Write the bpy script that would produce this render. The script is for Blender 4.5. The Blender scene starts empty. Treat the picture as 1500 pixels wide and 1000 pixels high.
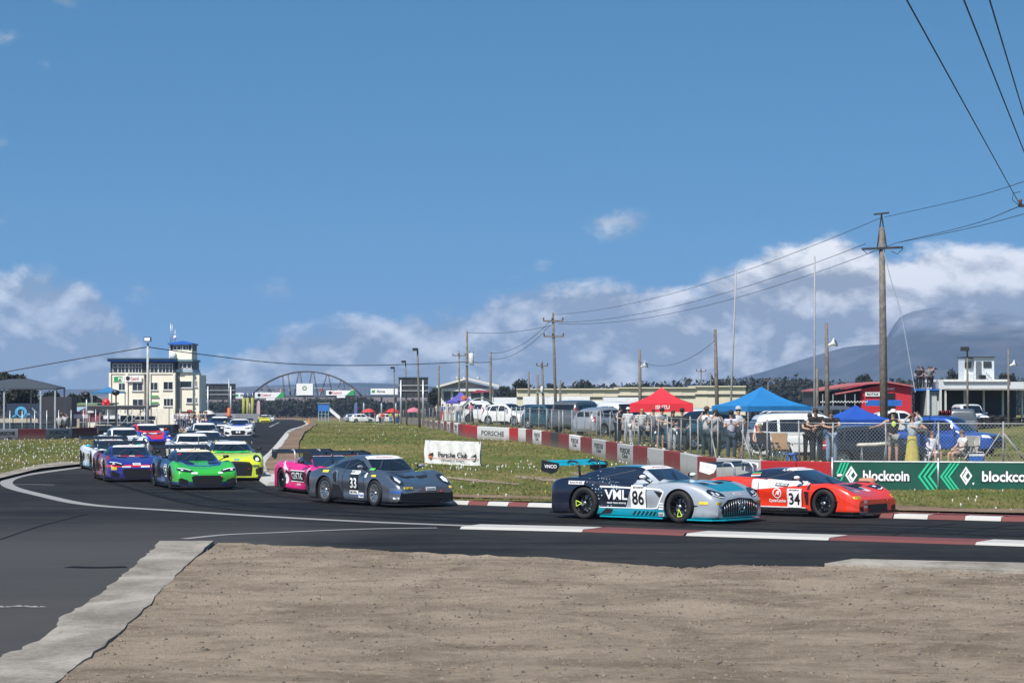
import bpy, bmesh, math, random
import numpy as np
from mathutils import Vector, Matrix, geometry
from mathutils.bvhtree import BVHTree

R = math.radians
rnd = random.Random(7)
scene = bpy.context.scene
col = scene.collection

# ---------------------------------------------------------------- camera
FPX, CAMH, HOR = 3500.0, 3.05, 574.0
PITCH = math.atan((HOR - 500) / FPX)
cam_d = bpy.data.cameras.new('camera')
cam_d.sensor_width = 36
cam_d.lens = FPX / 1500 * 36
cam_d.clip_start = 0.5
cam_d.clip_end = 40000
cam = bpy.data.objects.new('camera', cam_d)
col.objects.link(cam)
cam.location = (0, 0, CAMH)
cam.rotation_euler = (R(90) + PITCH, 0, 0)
scene.camera = cam
scene.render.resolution_x, scene.render.resolution_y = 1024, 682
scene.cycles.use_denoising = True
scene.cycles.max_bounces = 6
scene.cycles.diffuse_bounces = 2
scene.cycles.glossy_bounces = 3
scene.cycles.transmission_bounces = 4
scene.cycles.transparent_max_bounces = 16
scene.cycles.volume_bounces = 0
scene.cycles.use_adaptive_sampling = False
vs = scene.view_settings
vs.view_transform = 'Standard'
vs.look = 'None'
vs.exposure = 0.28
vs.gamma = 1.0

# ---------------------------------------------------------------- sun and sky
SUN_AZ, SUN_EL = R(-148), R(50)          # azimuth from +Y towards +X; sun stands behind the camera's left shoulder
sd = Vector((math.sin(SUN_AZ) * math.cos(SUN_EL), math.cos(SUN_AZ) * math.cos(SUN_EL), math.sin(SUN_EL)))
sun_d = bpy.data.lights.new('sun', 'SUN')
sun_d.energy = 5.0
sun_d.angle = R(0.5)
sun_d.color = (1.0, 0.955, 0.88)
sun = bpy.data.objects.new('sun', sun_d)
col.objects.link(sun)
sun.rotation_euler = (-sd).to_track_quat('-Z', 'Y').to_euler()
sun.location = (-30, -30, 40)

world = bpy.data.worlds.new('World')
scene.world = world
world.use_nodes = True


class NT:
    """tiny helper for node graphs"""
    def __init__(s, tree):
        s.t = tree
        tree.nodes.clear()

    def n(s, typ, **kw):
        nd = s.t.nodes.new(typ)
        for k, v in kw.items():
            if isinstance(k, str) and k.startswith('i_'):
                nd.inputs[k[2:].replace('_', ' ')].default_value = v
            else:
                setattr(nd, k, v)
        return nd

    def l(s, a, b):
        s.t.links.new(a, b)

    def val(s, x, sock):
        if hasattr(x, 'is_output') or isinstance(x, bpy.types.NodeSocket):
            s.l(x, sock)
        else:
            sock.default_value = x

    def m(s, op, a, b=0.0, c=0.0, clamp=False):
        nd = s.n('ShaderNodeMath', operation=op, use_clamp=clamp)
        s.val(a, nd.inputs[0]); s.val(b, nd.inputs[1]); s.val(c, nd.inputs[2])
        return nd.outputs[0]

    def vm(s, op, a, b=(0, 0, 0)):
        nd = s.n('ShaderNodeVectorMath', operation=op)
        s.val(a, nd.inputs[0]); s.val(b, nd.inputs[1])
        return nd.outputs['Value'] if op in ('DOT_PRODUCT', 'LENGTH', 'DISTANCE') else nd.outputs['Vector']

    def mix(s, f, a, b, typ='MIX'):
        nd = s.n('ShaderNodeMix', data_type='RGBA', blend_type=typ)
        s.val(f, nd.inputs[0])
        for x, k in ((a, 6), (b, 7)):
            if isinstance(x, bpy.types.NodeSocket): s.l(x, nd.inputs[k])
            else: nd.inputs[k].default_value = (*x[:3], 1)
        return nd.outputs[2]

    def ss(s, x, lo, hi):
        nd = s.n('ShaderNodeMapRange', interpolation_type='SMOOTHSTEP')
        s.val(x, nd.inputs[0]); s.val(lo, nd.inputs[1]); s.val(hi, nd.inputs[2])
        return nd.outputs[0]

    def noise(s, vec, scale, detail=4, rough=0.5, dist=0.0, dim='3D'):
        nd = s.n('ShaderNodeTexNoise', noise_dimensions=dim)
        if vec is not None: s.l(vec, nd.inputs['Vector'])
        nd.inputs['Scale'].default_value = scale
        nd.inputs['Detail'].default_value = detail
        nd.inputs['Roughness'].default_value = rough
        nd.inputs['Distortion'].default_value = dist
        return nd.outputs['Fac']


def build_sky():
    w = NT(world.node_tree)
    tc = w.n('ShaderNodeTexCoord')
    d = w.vm('NORMALIZE', tc.outputs['Generated'])
    sky = w.n('ShaderNodeTexSky', sky_type='NISHITA', sun_disc=False, sun_elevation=SUN_EL, sun_rotation=SUN_AZ,
              altitude=50, air_density=1.0, dust_density=0.35, ozone_density=2.2)
    s0 = w.n('ShaderNodeSeparateXYZ'); w.l(d, s0.inputs[0])        # the clear, deep blue air of the day: horizon band compressed
    c0 = w.n('ShaderNodeCombineXYZ'); w.l(s0.outputs[0], c0.inputs[0]); w.l(s0.outputs[1], c0.inputs[1])
    w.l(w.m('MULTIPLY_ADD', w.m('ABSOLUTE', s0.outputs[2]), 1.6, 0.24), c0.inputs[2])
    w.l(w.vm('NORMALIZE', c0.outputs[0]), sky.inputs['Vector'])
    bg = w.n('ShaderNodeBackground')
    bg.inputs['Strength'].default_value = 0.075
    sx = w.n('ShaderNodeSeparateXYZ'); w.l(d, sx.inputs[0])
    az = w.m('ARCTAN2', sx.outputs[0], sx.outputs[1])          # radians, 0 straight ahead
    el = w.m('ARCSINE', sx.outputs[2])
    cx = w.n('ShaderNodeCombineXYZ'); w.l(az, cx.inputs[0]); w.l(w.m('MULTIPLY', el, 1.5), cx.inputs[1])
    p = cx.outputs[0]
    big = w.noise(p, 9.0, 8, 0.55, 0.3)
    fine = w.noise(p, 34.0, 8, 0.6, 0.25)
    puff = w.m('ADD', w.m('MULTIPLY', w.m('SUBTRACT', big, .5), 0.055), w.m('MULTIPLY', w.m('SUBTRACT', fine, .5), 0.030))
    # height of the cloud bank along the horizon
    def curve(pts):
        fc = w.n('ShaderNodeFloatCurve')
        c = fc.mapping.curves[0]
        while len(c.points) > 2: c.points.remove(c.points[1])
        c.points[0].location = (0, pts[0][1]); c.points[-1].location = (1, pts[-1][1])
        for (a, b) in pts[1:-1]: c.points.new(a, b)
        fc.mapping.update()
        w.l(w.m('MULTIPLY_ADD', az, 2.0, 0.5, True), fc.inputs['Value'])   # az -0.25..0.25 -> 0..1
        return fc.outputs[0]
    def P(px): return 0.5 + 2.0 * (px - 750) / FPX
    def E(py): return (HOR - py) / FPX * 10
    bank = curve([(0, E(420)), (P(0), E(410)), (P(110), E(425)), (P(200), E(490)), (P(280), E(545)), (P(380), E(520)), (P(500), E(486)), (P(620), E(452)), (P(780), E(415)),
                  (P(950), E(412)), (P(1080), E(398)), (P(1170), E(362)), (P(1300), E(352)), (P(1460), E(345)), (1, E(352))])
    bank = w.m('MULTIPLY', bank, 0.1)
    depth = w.m('ADD', w.m('SUBTRACT', bank, el), puff)         # >0 inside the bank
    mask = w.ss(depth, -0.002, 0.007)
    # thinner cloud (haze-like) away from the right-hand bank
    opac = w.m('MULTIPLY_ADD', w.ss(az, -0.12, 0.12), 0.30, 0.72)
    opac = w.m('MULTIPLY', opac, w.m('MULTIPLY_ADD', w.ss(big, 0.3, 0.6), 0.15, 0.85))
    # a few loose wisps higher up
    wis = None
    for (px, py, rx, ry, op) in ((915, 327, 105, 30, .8), (398, 426, 44, 24, .55), (15, 75, 60, 50, .75), (205, 425, 45, 22, .6), (5, 330, 50, 18, .6), (-160, 230, 120, 30, .7),
                                 (1800, 220, 120, 30, .7), (100, 12, 45, 16, .5), (795, 392, 26, 16, .5), (8, 216, 20, 12, .5)):
        ax = w.m('DIVIDE', w.m('SUBTRACT', az, (px - 750) / FPX), rx / FPX)
        ay = w.m('DIVIDE', w.m('SUBTRACT', el, (HOR - py) / FPX), ry / FPX)
        rr = w.m('SQRT', w.m('ADD', w.m('MULTIPLY', ax, ax), w.m('MULTIPLY', ay, ay)))
        b = w.m('ADD', w.m('SUBTRACT', 0.62, rr), w.m('MULTIPLY', w.m('SUBTRACT', w.m('ADD', big, w.m('MULTIPLY', fine, 1.6)), 1.3), 2.4))
        b = w.m('MULTIPLY', w.ss(b, 0.0, 1.1), op)
        wis = b if wis is None else w.m('MAXIMUM', wis, b)
    mask = w.m('MAXIMUM', w.m('MULTIPLY', mask, opac), w.m('MULTIPLY', wis, 0.8))
    # light and shade inside the cloud: relief seen from the sun's side
    cx2 = w.n('ShaderNodeCombineXYZ')
    w.l(w.m('ADD', az, -0.004), cx2.inputs[0]); w.l(w.m('MULTIPLY', w.m('ADD', el, 0.007), 1.5), cx2.inputs[1])
    big2 = w.noise(cx2.outputs[0], 9.0, 8, 0.55, 0.3)
    fine2 = w.noise(cx2.outputs[0], 34.0, 8, 0.6, 0.25)
    rel = w.m('ADD', w.m('MULTIPLY', w.m('SUBTRACT', big, big2), 7.0), w.m('MULTIPLY', w.m('SUBTRACT', fine, fine2), 3.6))
    edge = w.m('SUBTRACT', 1.0, w.ss(depth, 0.0, 0.045))
    lit = w.m('ADD', w.m('ADD', w.m('MULTIPLY', edge, w.m('MULTIPLY_ADD', w.ss(az, 0.06, 0.14), 0.42, 0.22)), rel), 0.10, 0, True)
    lit = w.m('MULTIPLY', lit, w.m('SUBTRACT', 1.0, w.m('MULTIPLY', w.ss(el, 0.062, 0.075), 0.62)))      # small high wisps are thin and grey
    ccol = w.mix(lit, (4.1, 4.7, 5.5), (12.5, 12.6, 12.8))
    hs = w.n('ShaderNodeHueSaturation'); hs.inputs['Hue'].default_value = 0.487; hs.inputs['Saturation'].default_value = 1.26; hs.inputs['Value'].default_value = 1.60; w.l(sky.outputs[0], hs.inputs['Color'])
    out = w.mix(mask, hs.outputs[0], ccol)
    w.l(out, bg.inputs['Color'])
    o = w.n('ShaderNodeOutputWorld')
    w.l(bg.outputs[0], o.inputs['Surface'])


build_sky()


# ---------------------------------------------------------------- pixel -> place
def ray(px, py):
    a, b = (px - 750) / FPX, (500 - py) / FPX
    c, s = math.cos(PITCH), math.sin(PITCH)
    return Vector((a, c - s * b, s + c * b))


def at(px, py, D):
    r = ray(px, py)
    return Vector((0, 0, CAMH)) + r * (D / r.y)


def g(y):
    if y < 170: return 0.0
    return -0.009 * (min(y, 650) - 170)


def G(px, py, h=0.0):
    r = ray(px, py)
    D = 80.0
    for _ in range(40):
        z = g(D) + h
        Dn = (z - CAMH) / (r.z / r.y) if r.z < -1e-6 else 2000
        D += (min(max(Dn, 5), 2500) - D) * 0.6
    p = Vector((0, 0, CAMH)) + r * (D / r.y)
    return p


# ---------------------------------------------------------------- mesh helpers
class MB:
    def __init__(s):
        s.v, s.f, s.mi, s.sm = [], [], [], []

    def add(s, vs_, fs, mi=0, smooth=False, mat=None):
        o = len(s.v)
        s.v += [tuple(mat @ Vector(p)) if mat else tuple(p) for p in vs_]
        s.f += [tuple(i + o for i in f) for f in fs]
        s.mi += [mi] * len(fs); s.sm += [smooth] * len(fs)
        return s

    def box(s, c, d, rz=0.0, mi=0, mat=None):
        x, y, z = d[0] / 2, d[1] / 2, d[2] / 2
        ca, sa = math.cos(rz), math.sin(rz)
        vv = [(c[0] + i * x * ca - j * y * sa, c[1] + i * x * sa + j * y * ca, c[2] + k * z)
              for i in (-1, 1) for j in (-1, 1) for k in (-1, 1)]
        return s.add(vv, [(0, 1, 3, 2), (4, 6, 7, 5), (0, 4, 5, 1), (2, 3, 7, 6), (0, 2, 6, 4), (1, 5, 7, 3)], mi, False, mat)

    def bar(s, p, q, w, h=None, mi=0):
        """rectangular bar from p to q"""
        p, q = Vector(p), Vector(q)
        h = h or w
        d = (q - p).normalized()
        u = d.cross(Vector((0, 0, 1)))
        if u.length < 1e-3: u = Vector((1, 0, 0))
        u.normalize(); t = u.cross(d)
        vv = [e + u * (i * w / 2) + t * (k * h / 2) for e in (p, q) for i, k in ((-1, -1), (1, -1), (1, 1), (-1, 1))]
        return s.add(vv, [(0, 1, 5, 4), (1, 2, 6, 5), (2, 3, 7, 6), (3, 0, 4, 7), (0, 3, 2, 1), (4, 5, 6, 7)], mi)

    def tube(s, pts, r, n=8, mi=0, cap=True, sq=1.0):
        pts = [Vector(p) for p in pts]
        rs = r if isinstance(r, (list, tuple)) else [r] * len(pts)
        o = len(s.v); prev = None
        for i, p in enumerate(pts):
            d = (pts[min(i + 1, len(pts) - 1)] - pts[max(i - 1, 0)])
            d = d.normalized() if d.length > 1e-9 else Vector((0, 0, 1))
            if prev is None:
                u = d.cross(Vector((0, 0, 1)))
                if u.length < 1e-3: u = d.cross(Vector((0, 1, 0)))
            else:
                u = prev - d * prev.dot(d)
            u.normalize(); prev = u; t = d.cross(u)
            for k in range(n):
                a = 2 * math.pi * k / n
                s.v.append(tuple(p + u * (math.cos(a) * rs[i]) + t * (math.sin(a) * rs[i] * sq)))
        for i in range(len(pts) - 1):
            for k in range(n):
                k2 = (k + 1) % n
                s.f.append((o + i * n + k, o + i * n + k2, o + (i + 1) * n + k2, o + (i + 1) * n + k))
                s.mi.append(mi); s.sm.append(n > 4)
        if cap:
            s.f.append(tuple(o + k for k in reversed(range(n)))); s.mi.append(mi); s.sm.append(False)
            e = o + (len(pts) - 1) * n
            s.f.append(tuple(e + k for k in range(n))); s.mi.append(mi); s.sm.append(False)
        return s

    def lathe(s, prof, n=24, mi=0, mat=None, smooth=True):
        """prof: list of (r, z) turned round local z"""
        vv = [(r * math.cos(2 * math.pi * k / n), r * math.sin(2 * math.pi * k / n), z) for r, z in prof for k in range(n)]
        ff = [(i * n + k, i * n + (k + 1) % n, (i + 1) * n + (k + 1) % n, (i + 1) * n + k) for i in range(len(prof) - 1) for k in range(n)]
        return s.add(vv, ff, mi, smooth, mat)

    def sphere(s, c, r, n=10, m=7, mi=0, mat=None):
        rr = r if isinstance(r, (tuple, list)) else (r, r, r)
        vv, ff = [], []
        for i in range(m + 1):
            th = math.pi * i / m
            for k in range(n):
                a = 2 * math.pi * k / n
                vv.append((c[0] + rr[0] * math.sin(th) * math.cos(a), c[1] + rr[1] * math.sin(th) * math.sin(a), c[2] + rr[2] * math.cos(th)))
        for i in range(m):
            for k in range(n):
                ff.append((i * n + k, (i + 1) * n + k, (i + 1) * n + (k + 1) % n, i * n + (k + 1) % n))
        return s.add(vv, ff, mi, True, mat)

    def prism(s, poly, lo, hi, mi=0, mat=None):
        """poly in (x, y), extruded in z lo..hi, optional matrix"""
        n = len(poly)
        vv = [(x, y, lo) for x, y in poly] + [(x, y, hi) for x, y in poly]
        ff = [tuple(reversed(range(n))), tuple(range(n, 2 * n))] + [(i, (i + 1) % n, n + (i + 1) % n, n + i) for i in range(n)]
        return s.add(vv, ff, mi, False, mat)

    def mesh(s, name, mats=None, sharp=None):
        me = bpy.data.meshes.new(name)
        me.from_pydata(s.v, [], s.f)
        for m in (mats if isinstance(mats, (list, tuple)) else [mats] if mats else []):
            me.materials.append(m)
        if s.f:
            me.polygons.foreach_set('material_index', s.mi)
            me.polygons.foreach_set('use_smooth', s.sm)
        if sharp: me.set_sharp_from_angle(angle=R(sharp))
        me.update()
        return me

    def build(s, name, mats=None, parent=None, sharp=None, **tags):
        return link(name, s.mesh(name, mats, sharp), parent, **tags)


def link(name, data, parent=None, loc=None, rot=None, **tags):
    o = bpy.data.objects.new(name, data)
    col.objects.link(o)
    if parent is not None: o.parent = parent
    if loc is not None: o.location = loc
    if rot is not None: o.rotation_euler = rot
    for k, v in tags.items():
        if v is not None: o[k] = v
    return o


def thing(name, label, cat, loc=(0, 0, 0), rz=0.0, group=None):
    return link(name, None, None, loc, (0, 0, rz), label=label, category=cat, group=group)


def copy_tree(o, parent=None):
    c = o.copy()
    col.objects.link(c)
    c.parent = parent
    for ch in list(o.children):
        copy_tree(ch, c)
    return c


# ---------------------------------------------------------------- materials
MATS = {}


def mat(name, c, rough=0.6, metal=0.0, coat=0.0, var=0.12, scale=6.0, bump=0.0, bscale=40.0, spec=0.5, trans=0.0, emis=None):
    if name in MATS: return MATS[name]
    m = bpy.data.materials.new(name)
    m.use_nodes = True
    t = NT(m.node_tree)
    b = t.n('ShaderNodeBsdfPrincipled')
    o = t.n('ShaderNodeOutputMaterial')
    t.l(b.outputs[0], o.inputs[0])
    tc = t.n('ShaderNodeTexCoord')
    if var > 0:
        f = t.noise(tc.outputs['Object'], scale, 5, 0.6)
        k = t.ss(f, 0.3, 0.7)
        t.l(t.mix(k, [x * (1 - var) for x in c], [min(1, x * (1 + var)) for x in c]), b.inputs['Base Color'])
    else:
        b.inputs['Base Color'].default_value = (*c, 1)
    b.inputs['Roughness'].default_value = rough
    b.inputs['Metallic'].default_value = metal
    b.inputs['Coat Weight'].default_value = coat
    b.inputs['Coat Roughness'].default_value = 0.06
    b.inputs['Specular IOR Level'].default_value = spec
    b.inputs['Transmission Weight'].default_value = trans
    if bump > 0:
        bn = t.n('ShaderNodeBump')
        bn.inputs['Strength'].default_value = bump
        bn.inputs['Distance'].default_value = 0.02
        t.l(t.noise(tc.outputs['Object'], bscale, 6, 0.65), bn.inputs['Height'])
        t.l(bn.outputs[0], b.inputs['Normal'])
    if emis:
        b.inputs['Emission Color'].default_value = (*c, 1)
        b.inputs['Emission Strength'].default_value = emis
    MATS[name] = m
    return m


BLACK = mat('black_plastic', (0.012, 0.012, 0.013), 0.45)
DARK = mat('dark_grey', (0.035, 0.036, 0.04), 0.55)
CARBON = mat('carbon', (0.014, 0.014, 0.016), 0.3, coat=0.5)
WHITE = mat('white_paint', (0.78, 0.78, 0.77), 0.4)
STEEL = mat('galvanised', (0.46, 0.48, 0.5), 0.42, 0.55, var=0.2, scale=9)
GLASS = mat('dark_glass', (0.008, 0.01, 0.014), 0.06, coat=0.4, var=0)
TYRE = mat('tyre_rubber', (0.011, 0.011, 0.012), 0.75, bump=0.1)
RIM = mat('rim_black', (0.02, 0.02, 0.022), 0.3, 0.6, var=0)
RIMS = mat('rim_silver', (0.5, 0.52, 0.55), 0.28, 0.85, var=0)
CHROME = mat('chrome', (0.7, 0.72, 0.75), 0.15, 1.0, var=0)
LENS = mat('lamp_lens', (0.85, 0.88, 0.9), 0.08, coat=1.0, var=0)
YEL = mat('yellow_sticker', (0.85, 0.62, 0.04), 0.4)
WOOD = mat('weathered_wood', (0.155, 0.135, 0.115), 0.85, var=0.3, scale=5, bump=0.4, bscale=12)
CABLE = mat('cable_black', (0.02, 0.02, 0.025), 0.6, var=0)
TXTB = mat('print_black', (0.012, 0.012, 0.014), 0.5, var=0)
TXTW = mat('print_white', (0.82, 0.82, 0.82), 0.5, var=0)
REDM = mat('red_paint', (0.5, 0.02, 0.025), 0.45)
BLUEM = mat('blue_paint', (0.02, 0.12, 0.45), 0.45)


def C(name, c, rough=0.6, **k):
    return mat(name, c, rough, **k)


# ---------------------------------------------------------------- lettering
_txt = {}


def text_mesh(s, size=1.0, sx=1.0, bold=0.0, align='CENTER', shear=0.0):
    """flat triangulated lettering: (verts2d, faces)"""
    key = (s, size, sx, bold, align, shear)
    if key in _txt: return _txt[key]
    cu = bpy.data.curves.new('t', 'FONT')
    cu.body = s; cu.size = size; cu.align_x = align; cu.align_y = 'CENTER'
    cu.offset = bold * size; cu.shear = shear; cu.resolution_u = 3
    o = bpy.data.objects.new('t', cu)
    me = bpy.data.meshes.new_from_object(o)
    vv = [(v.co.x * sx, v.co.y) for v in me.vertices]
    ff = [tuple(p.vertices) for p in me.polygons]
    bpy.data.objects.remove(o); bpy.data.curves.remove(cu); bpy.data.meshes.remove(me)
    _txt[key] = (vv, ff)
    return vv, ff


def text_on(name, s, size, origin, ux, uy, m, parent=None, sx=1.0, bold=0.02, align='CENTER', shear=0.0, width=None):
    """lettering on a plane: origin + u*ux + v*uy"""
    vv, ff = text_mesh(s, size, sx, bold, align, shear)
    if width:
        w = max(v[0] for v in vv) - min(v[0] for v in vv)
        k = width / w
        vv = [(a * k, b) for a, b in vv]
    o, ux, uy = Vector(origin), Vector(ux).normalized(), Vector(uy).normalized()
    mb = MB().add([o + ux * a + uy * b for a, b in vv], ff)
    return mb.build(name, m, parent)


def spline(pts, n=6, closed=False):
    """Catmull-Rom through points"""
    P = [Vector(p) for p in pts]
    N = len(P); out = []
    rng = range(N) if closed else range(N - 1)
    for i in rng:
        p0 = P[(i - 1) % N] if closed or i > 0 else P[0] * 2 - P[1]
        p1, p2 = P[i], P[(i + 1) % N]
        p3 = P[(i + 2) % N] if closed or i + 2 < N else p2 * 2 - p1
        for k in range(n):
            t = k / n
            out.append(0.5 * ((2 * p1) + (p2 - p0) * t + (2 * p0 - 5 * p1 + 4 * p2 - p3) * t * t + (3 * p1 - p0 - 3 * p2 + p3) * t ** 3))
    if not closed: out.append(P[-1])
    return out


def cdt(poly, inner=()):
    """triangulate a simple polygon with extra inner points -> verts2d, faces"""
    n = len(poly)
    vv = [Vector((p[0], p[1])) for p in poly] + [Vector((p[0], p[1])) for p in inner]
    r = geometry.delaunay_2d_cdt(vv, [(i, (i + 1) % n) for i in range(n)], [], 1, 1e-5)
    return [tuple(v) for v in r[0]], [tuple(f) for f in r[2]]


def inside(poly, x, y):
    c = False
    j = len(poly) - 1
    for i in range(len(poly)):
        xi, yi = poly[i][0], poly[i][1]; xj, yj = poly[j][0], poly[j][1]
        if (yi > y) != (yj > y) and x < (xj - xi) * (y - yi) / (yj - yi) + xi: c = not c
        j = i
    return c


def sheet(name, poly, z, m, step=(3, 3), ymarks=(), noise=0.0, kind='structure', parent=None, zf=None):
    """horizontal sheet following the lie of the land"""
    xs = [p[0] for p in poly]; ys = [p[1] for p in poly]
    inner = []
    y = min(ys) + step[1] / 2
    while y < max(ys):
        sx = step[0] * max(1, y / 60); x = min(xs) + sx / 2
        while x < max(xs):
            if inside(poly, x, y): inner.append((x + rnd.uniform(-.2, .2) * sx, y))
            x += sx
        y += step[1] * max(1, y / 60)
    # break long edges
    pp = []
    for i, p in enumerate(poly):
        q = poly[(i + 1) % len(poly)]
        L = math.hypot(q[0] - p[0], q[1] - p[1]); k = max(1, int(L / (step[0] * 2 * max(1, min(p[1], q[1]) / 60))))
        for j in range(k): pp.append((p[0] + (q[0] - p[0]) * j / k, p[1] + (q[1] - p[1]) * j / k))
    vv, ff = cdt(pp, inner)
    zz = zf or (lambda x, y: g(y))
    mb = MB().add([(x, y, zz(x, y) + z + (rnd.uniform(-noise, noise) if noise else 0)) for x, y in vv], ff, 0, True)
    o = mb.build(name, m, parent)
    if kind: o['kind'] = kind
    return o
# ================================================================ SETTING
def ground_mat(name, build):
    m = bpy.data.materials.new(name); m.use_nodes = True
    t = NT(m.node_tree)
    b = t.n('ShaderNodeBsdfPrincipled'); o = t.n('ShaderNodeOutputMaterial'); t.l(b.outputs[0], o.inputs[0])
    tc = t.n('ShaderNodeTexCoord')
    build(t, b, tc.outputs['Object'])
    return m


def bump(t, b, h, strength, dist=0.02):
    bn = t.n('ShaderNodeBump'); bn.inputs['Strength'].default_value = strength; bn.inputs['Distance'].default_value = dist
    t.l(h, bn.inputs['Height']); t.l(bn.outputs[0], b.inputs['Normal'])


def stretch(t, p, s):
    return t.vm('MULTIPLY', p, s)


def m_asphalt(t, b, p):
    n1 = t.noise(p, 0.18, 5, 0.6, 0.4)
    n2 = t.noise(stretch(t, p, (0.12, 1.0, 1)), 0.9, 4, 0.6, 0.2)      # long streaks along the racing direction
    n3 = t.noise(p, 30.0, 6, 0.75)
    n4 = t.noise(p, 2.2, 5, 0.7)
    f = t.m('ADD', t.m('MULTIPLY', n1, .45), t.m('ADD', t.m('MULTIPLY', n2, .4), t.m('MULTIPLY', n4, .25)))
    c = t.mix(t.ss(f, 0.38, 0.72), (0.0105, 0.010, 0.0098), (0.033, 0.031, 0.029))
    c = t.mix(t.ss(n3, 0.62, 0.8), c, (0.085, 0.083, 0.08))
    dust = t.m('MULTIPLY', t.ss(n4, 0.58, 0.75), t.ss(n1, 0.45, 0.65))
    c = t.mix(t.m('MULTIPLY', dust, 0.55), c, (0.095, 0.084, 0.072))
    sx = t.n('ShaderNodeSeparateXYZ'); t.l(p, sx.inputs[0])               # older, bleached asphalt of the disused link road
    old = t.m('MULTIPLY', t.ss(t.m('ADD', t.m('MULTIPLY', sx.outputs[0], -1.0), t.m('MULTIPLY', n1, 6.0)), 5.0, 9.5), t.ss(t.m('ADD', sx.outputs[1], t.m('MULTIPLY', n4, 8.0)), 64, 50))
    c = t.mix(t.m('MULTIPLY', old, .55), c, (0.088, 0.084, 0.08))
    t.l(c, b.inputs['Base Color']); b.inputs['Roughness'].default_value = 0.82
    b.inputs['Specular IOR Level'].default_value = 0.15
    bump(t, b, n3, 0.35, 0.01)


def m_gravel(t, b, p):
    n1 = t.noise(p, 0.35, 5, 0.6, 0.5)
    n1b = t.noise(stretch(t, p, (0.75, 0.9, 1)), 0.8, 6, 0.68, 1.2)
    n2 = t.noise(p, 9.0, 6, 0.7)
    n3 = t.noise(p, 38.0, 5, 0.75)
    f = t.m('ADD', t.m('MULTIPLY', n1, .4), t.m('ADD', t.m('MULTIPLY', n1b, .5), t.m('MULTIPLY', n2, .32)))
    c = t.mix(t.ss(f, 0.45, 0.74), (0.225, 0.166, 0.113), (0.54, 0.425, 0.31))
    c = t.mix(t.ss(n3, 0.56, 0.75), c, (0.085, 0.07, 0.058))
    c = t.mix(t.ss(n3, 0.47, 0.28), c, (0.30, 0.255, 0.21))
    t.l(c, b.inputs['Base Color']); b.inputs['Roughness'].default_value = 0.95
    b.inputs['Specular IOR Level'].default_value = 0.15
    bump(t, b, t.m('ADD', t.m('MULTIPLY', n2, 1.3), t.m('MULTIPLY', n3, 1.2)), 1.2, 0.04)


def m_grass(t, b, p):
    n1 = t.noise(p, 0.055, 5, 0.6, 0.4)
    n2 = t.noise(stretch(t, p, (1.0, 0.3, 1)), 0.5, 6, 0.7, 0.4)
    n3 = t.noise(p, 14.0, 4, 0.7)
    f = t.m('ADD', t.m('MULTIPLY', n1, .5), t.m('MULTIPLY', n2, .5))
    c = t.mix(t.ss(f, 0.40, 0.62), (0.11, 0.138, 0.032), (0.25, 0.20, 0.075))
    c = t.mix(t.m('MULTIPLY', t.ss(n2, 0.56, 0.7), 0.8), c, (0.27, 0.19, 0.09))
    c = t.mix(t.m('MULTIPLY', t.ss(n3, 0.45, 0.75), 0.6), c, (0.055, 0.068, 0.016))
    t.l(c, b.inputs['Base Color']); b.inputs['Roughness'].default_value = 0.95
    b.inputs['Specular IOR Level'].default_value = 0.1
    bump(t, b, n3, 1.0, 0.06)


def m_soil(t, b, p):
    n1 = t.noise(p, 0.5, 5, 0.6, 0.5); n2 = t.noise(p, 8.0, 5, 0.7)
    c = t.mix(t.ss(t.m('ADD', t.m('MULTIPLY', n1, .6), t.m('MULTIPLY', n2, .4)), .4, .65), (0.14, 0.085, 0.05), (0.27, 0.185, 0.115))
    t.l(c, b.inputs['Base Color']); b.inputs['Roughness'].default_value = 0.95
    bump(t, b, n2, 0.8, 0.04)


def m_concrete(t, b, p):
    n1 = t.noise(stretch(t, p, (1, .5, 1)), 0.9, 6, 0.65, 0.5); n2 = t.noise(p, 14.0, 6, 0.75)
    f = t.m('ADD', t.m('MULTIPLY', n1, .6), t.m('MULTIPLY', n2, .4))
    c = t.mix(t.ss(f, .36, .64), (0.15, 0.128, 0.10), (0.38, 0.335, 0.28))
    c = t.mix(t.ss(n2, .62, .75), c, (0.11, 0.10, 0.09))
    t.l(c, b.inputs['Base Color']); b.inputs['Roughness'].default_value = 0.9
    bump(t, b, n2, 0.6, 0.02)


ASPHALT = ground_mat('asphalt', m_asphalt)
GRAVEL = ground_mat('gravel', m_gravel)
GRASS = ground_mat('grass_ground', m_grass)
SOIL = ground_mat('bare_soil', m_soil)
CONC = ground_mat('rough_concrete', m_concrete)


def m_barrier(name, c, grime=(0.16, 0.12, 0.09)):
    def f(t, b, p):
        n1 = t.noise(p, 1.6, 6, 0.7); n2 = t.noise(p, 9.0, 5, 0.7)
        k = t.mix(t.ss(n2, .35, .7), [x * .86 for x in c], c)
        sx = t.n('ShaderNodeSeparateXYZ'); t.l(p, sx.inputs[0])
        low = t.m('SUBTRACT', 1.0, t.ss(t.m('ADD', sx.outputs[2], t.m('MULTIPLY', n1, -.5)), -0.25, 0.3))   # splashed mud above the grass
        k = t.mix(t.m('MULTIPLY', low, .75), k, grime)
        k = t.mix(t.m('MULTIPLY', t.ss(n1, .58, .78), .4), k, grime)
        t.l(k, b.inputs['Base Color']); b.inputs['Roughness'].default_value = 0.8
        bump(t, b, n2, 0.3, 0.01)
    return ground_mat(name, f)


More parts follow.
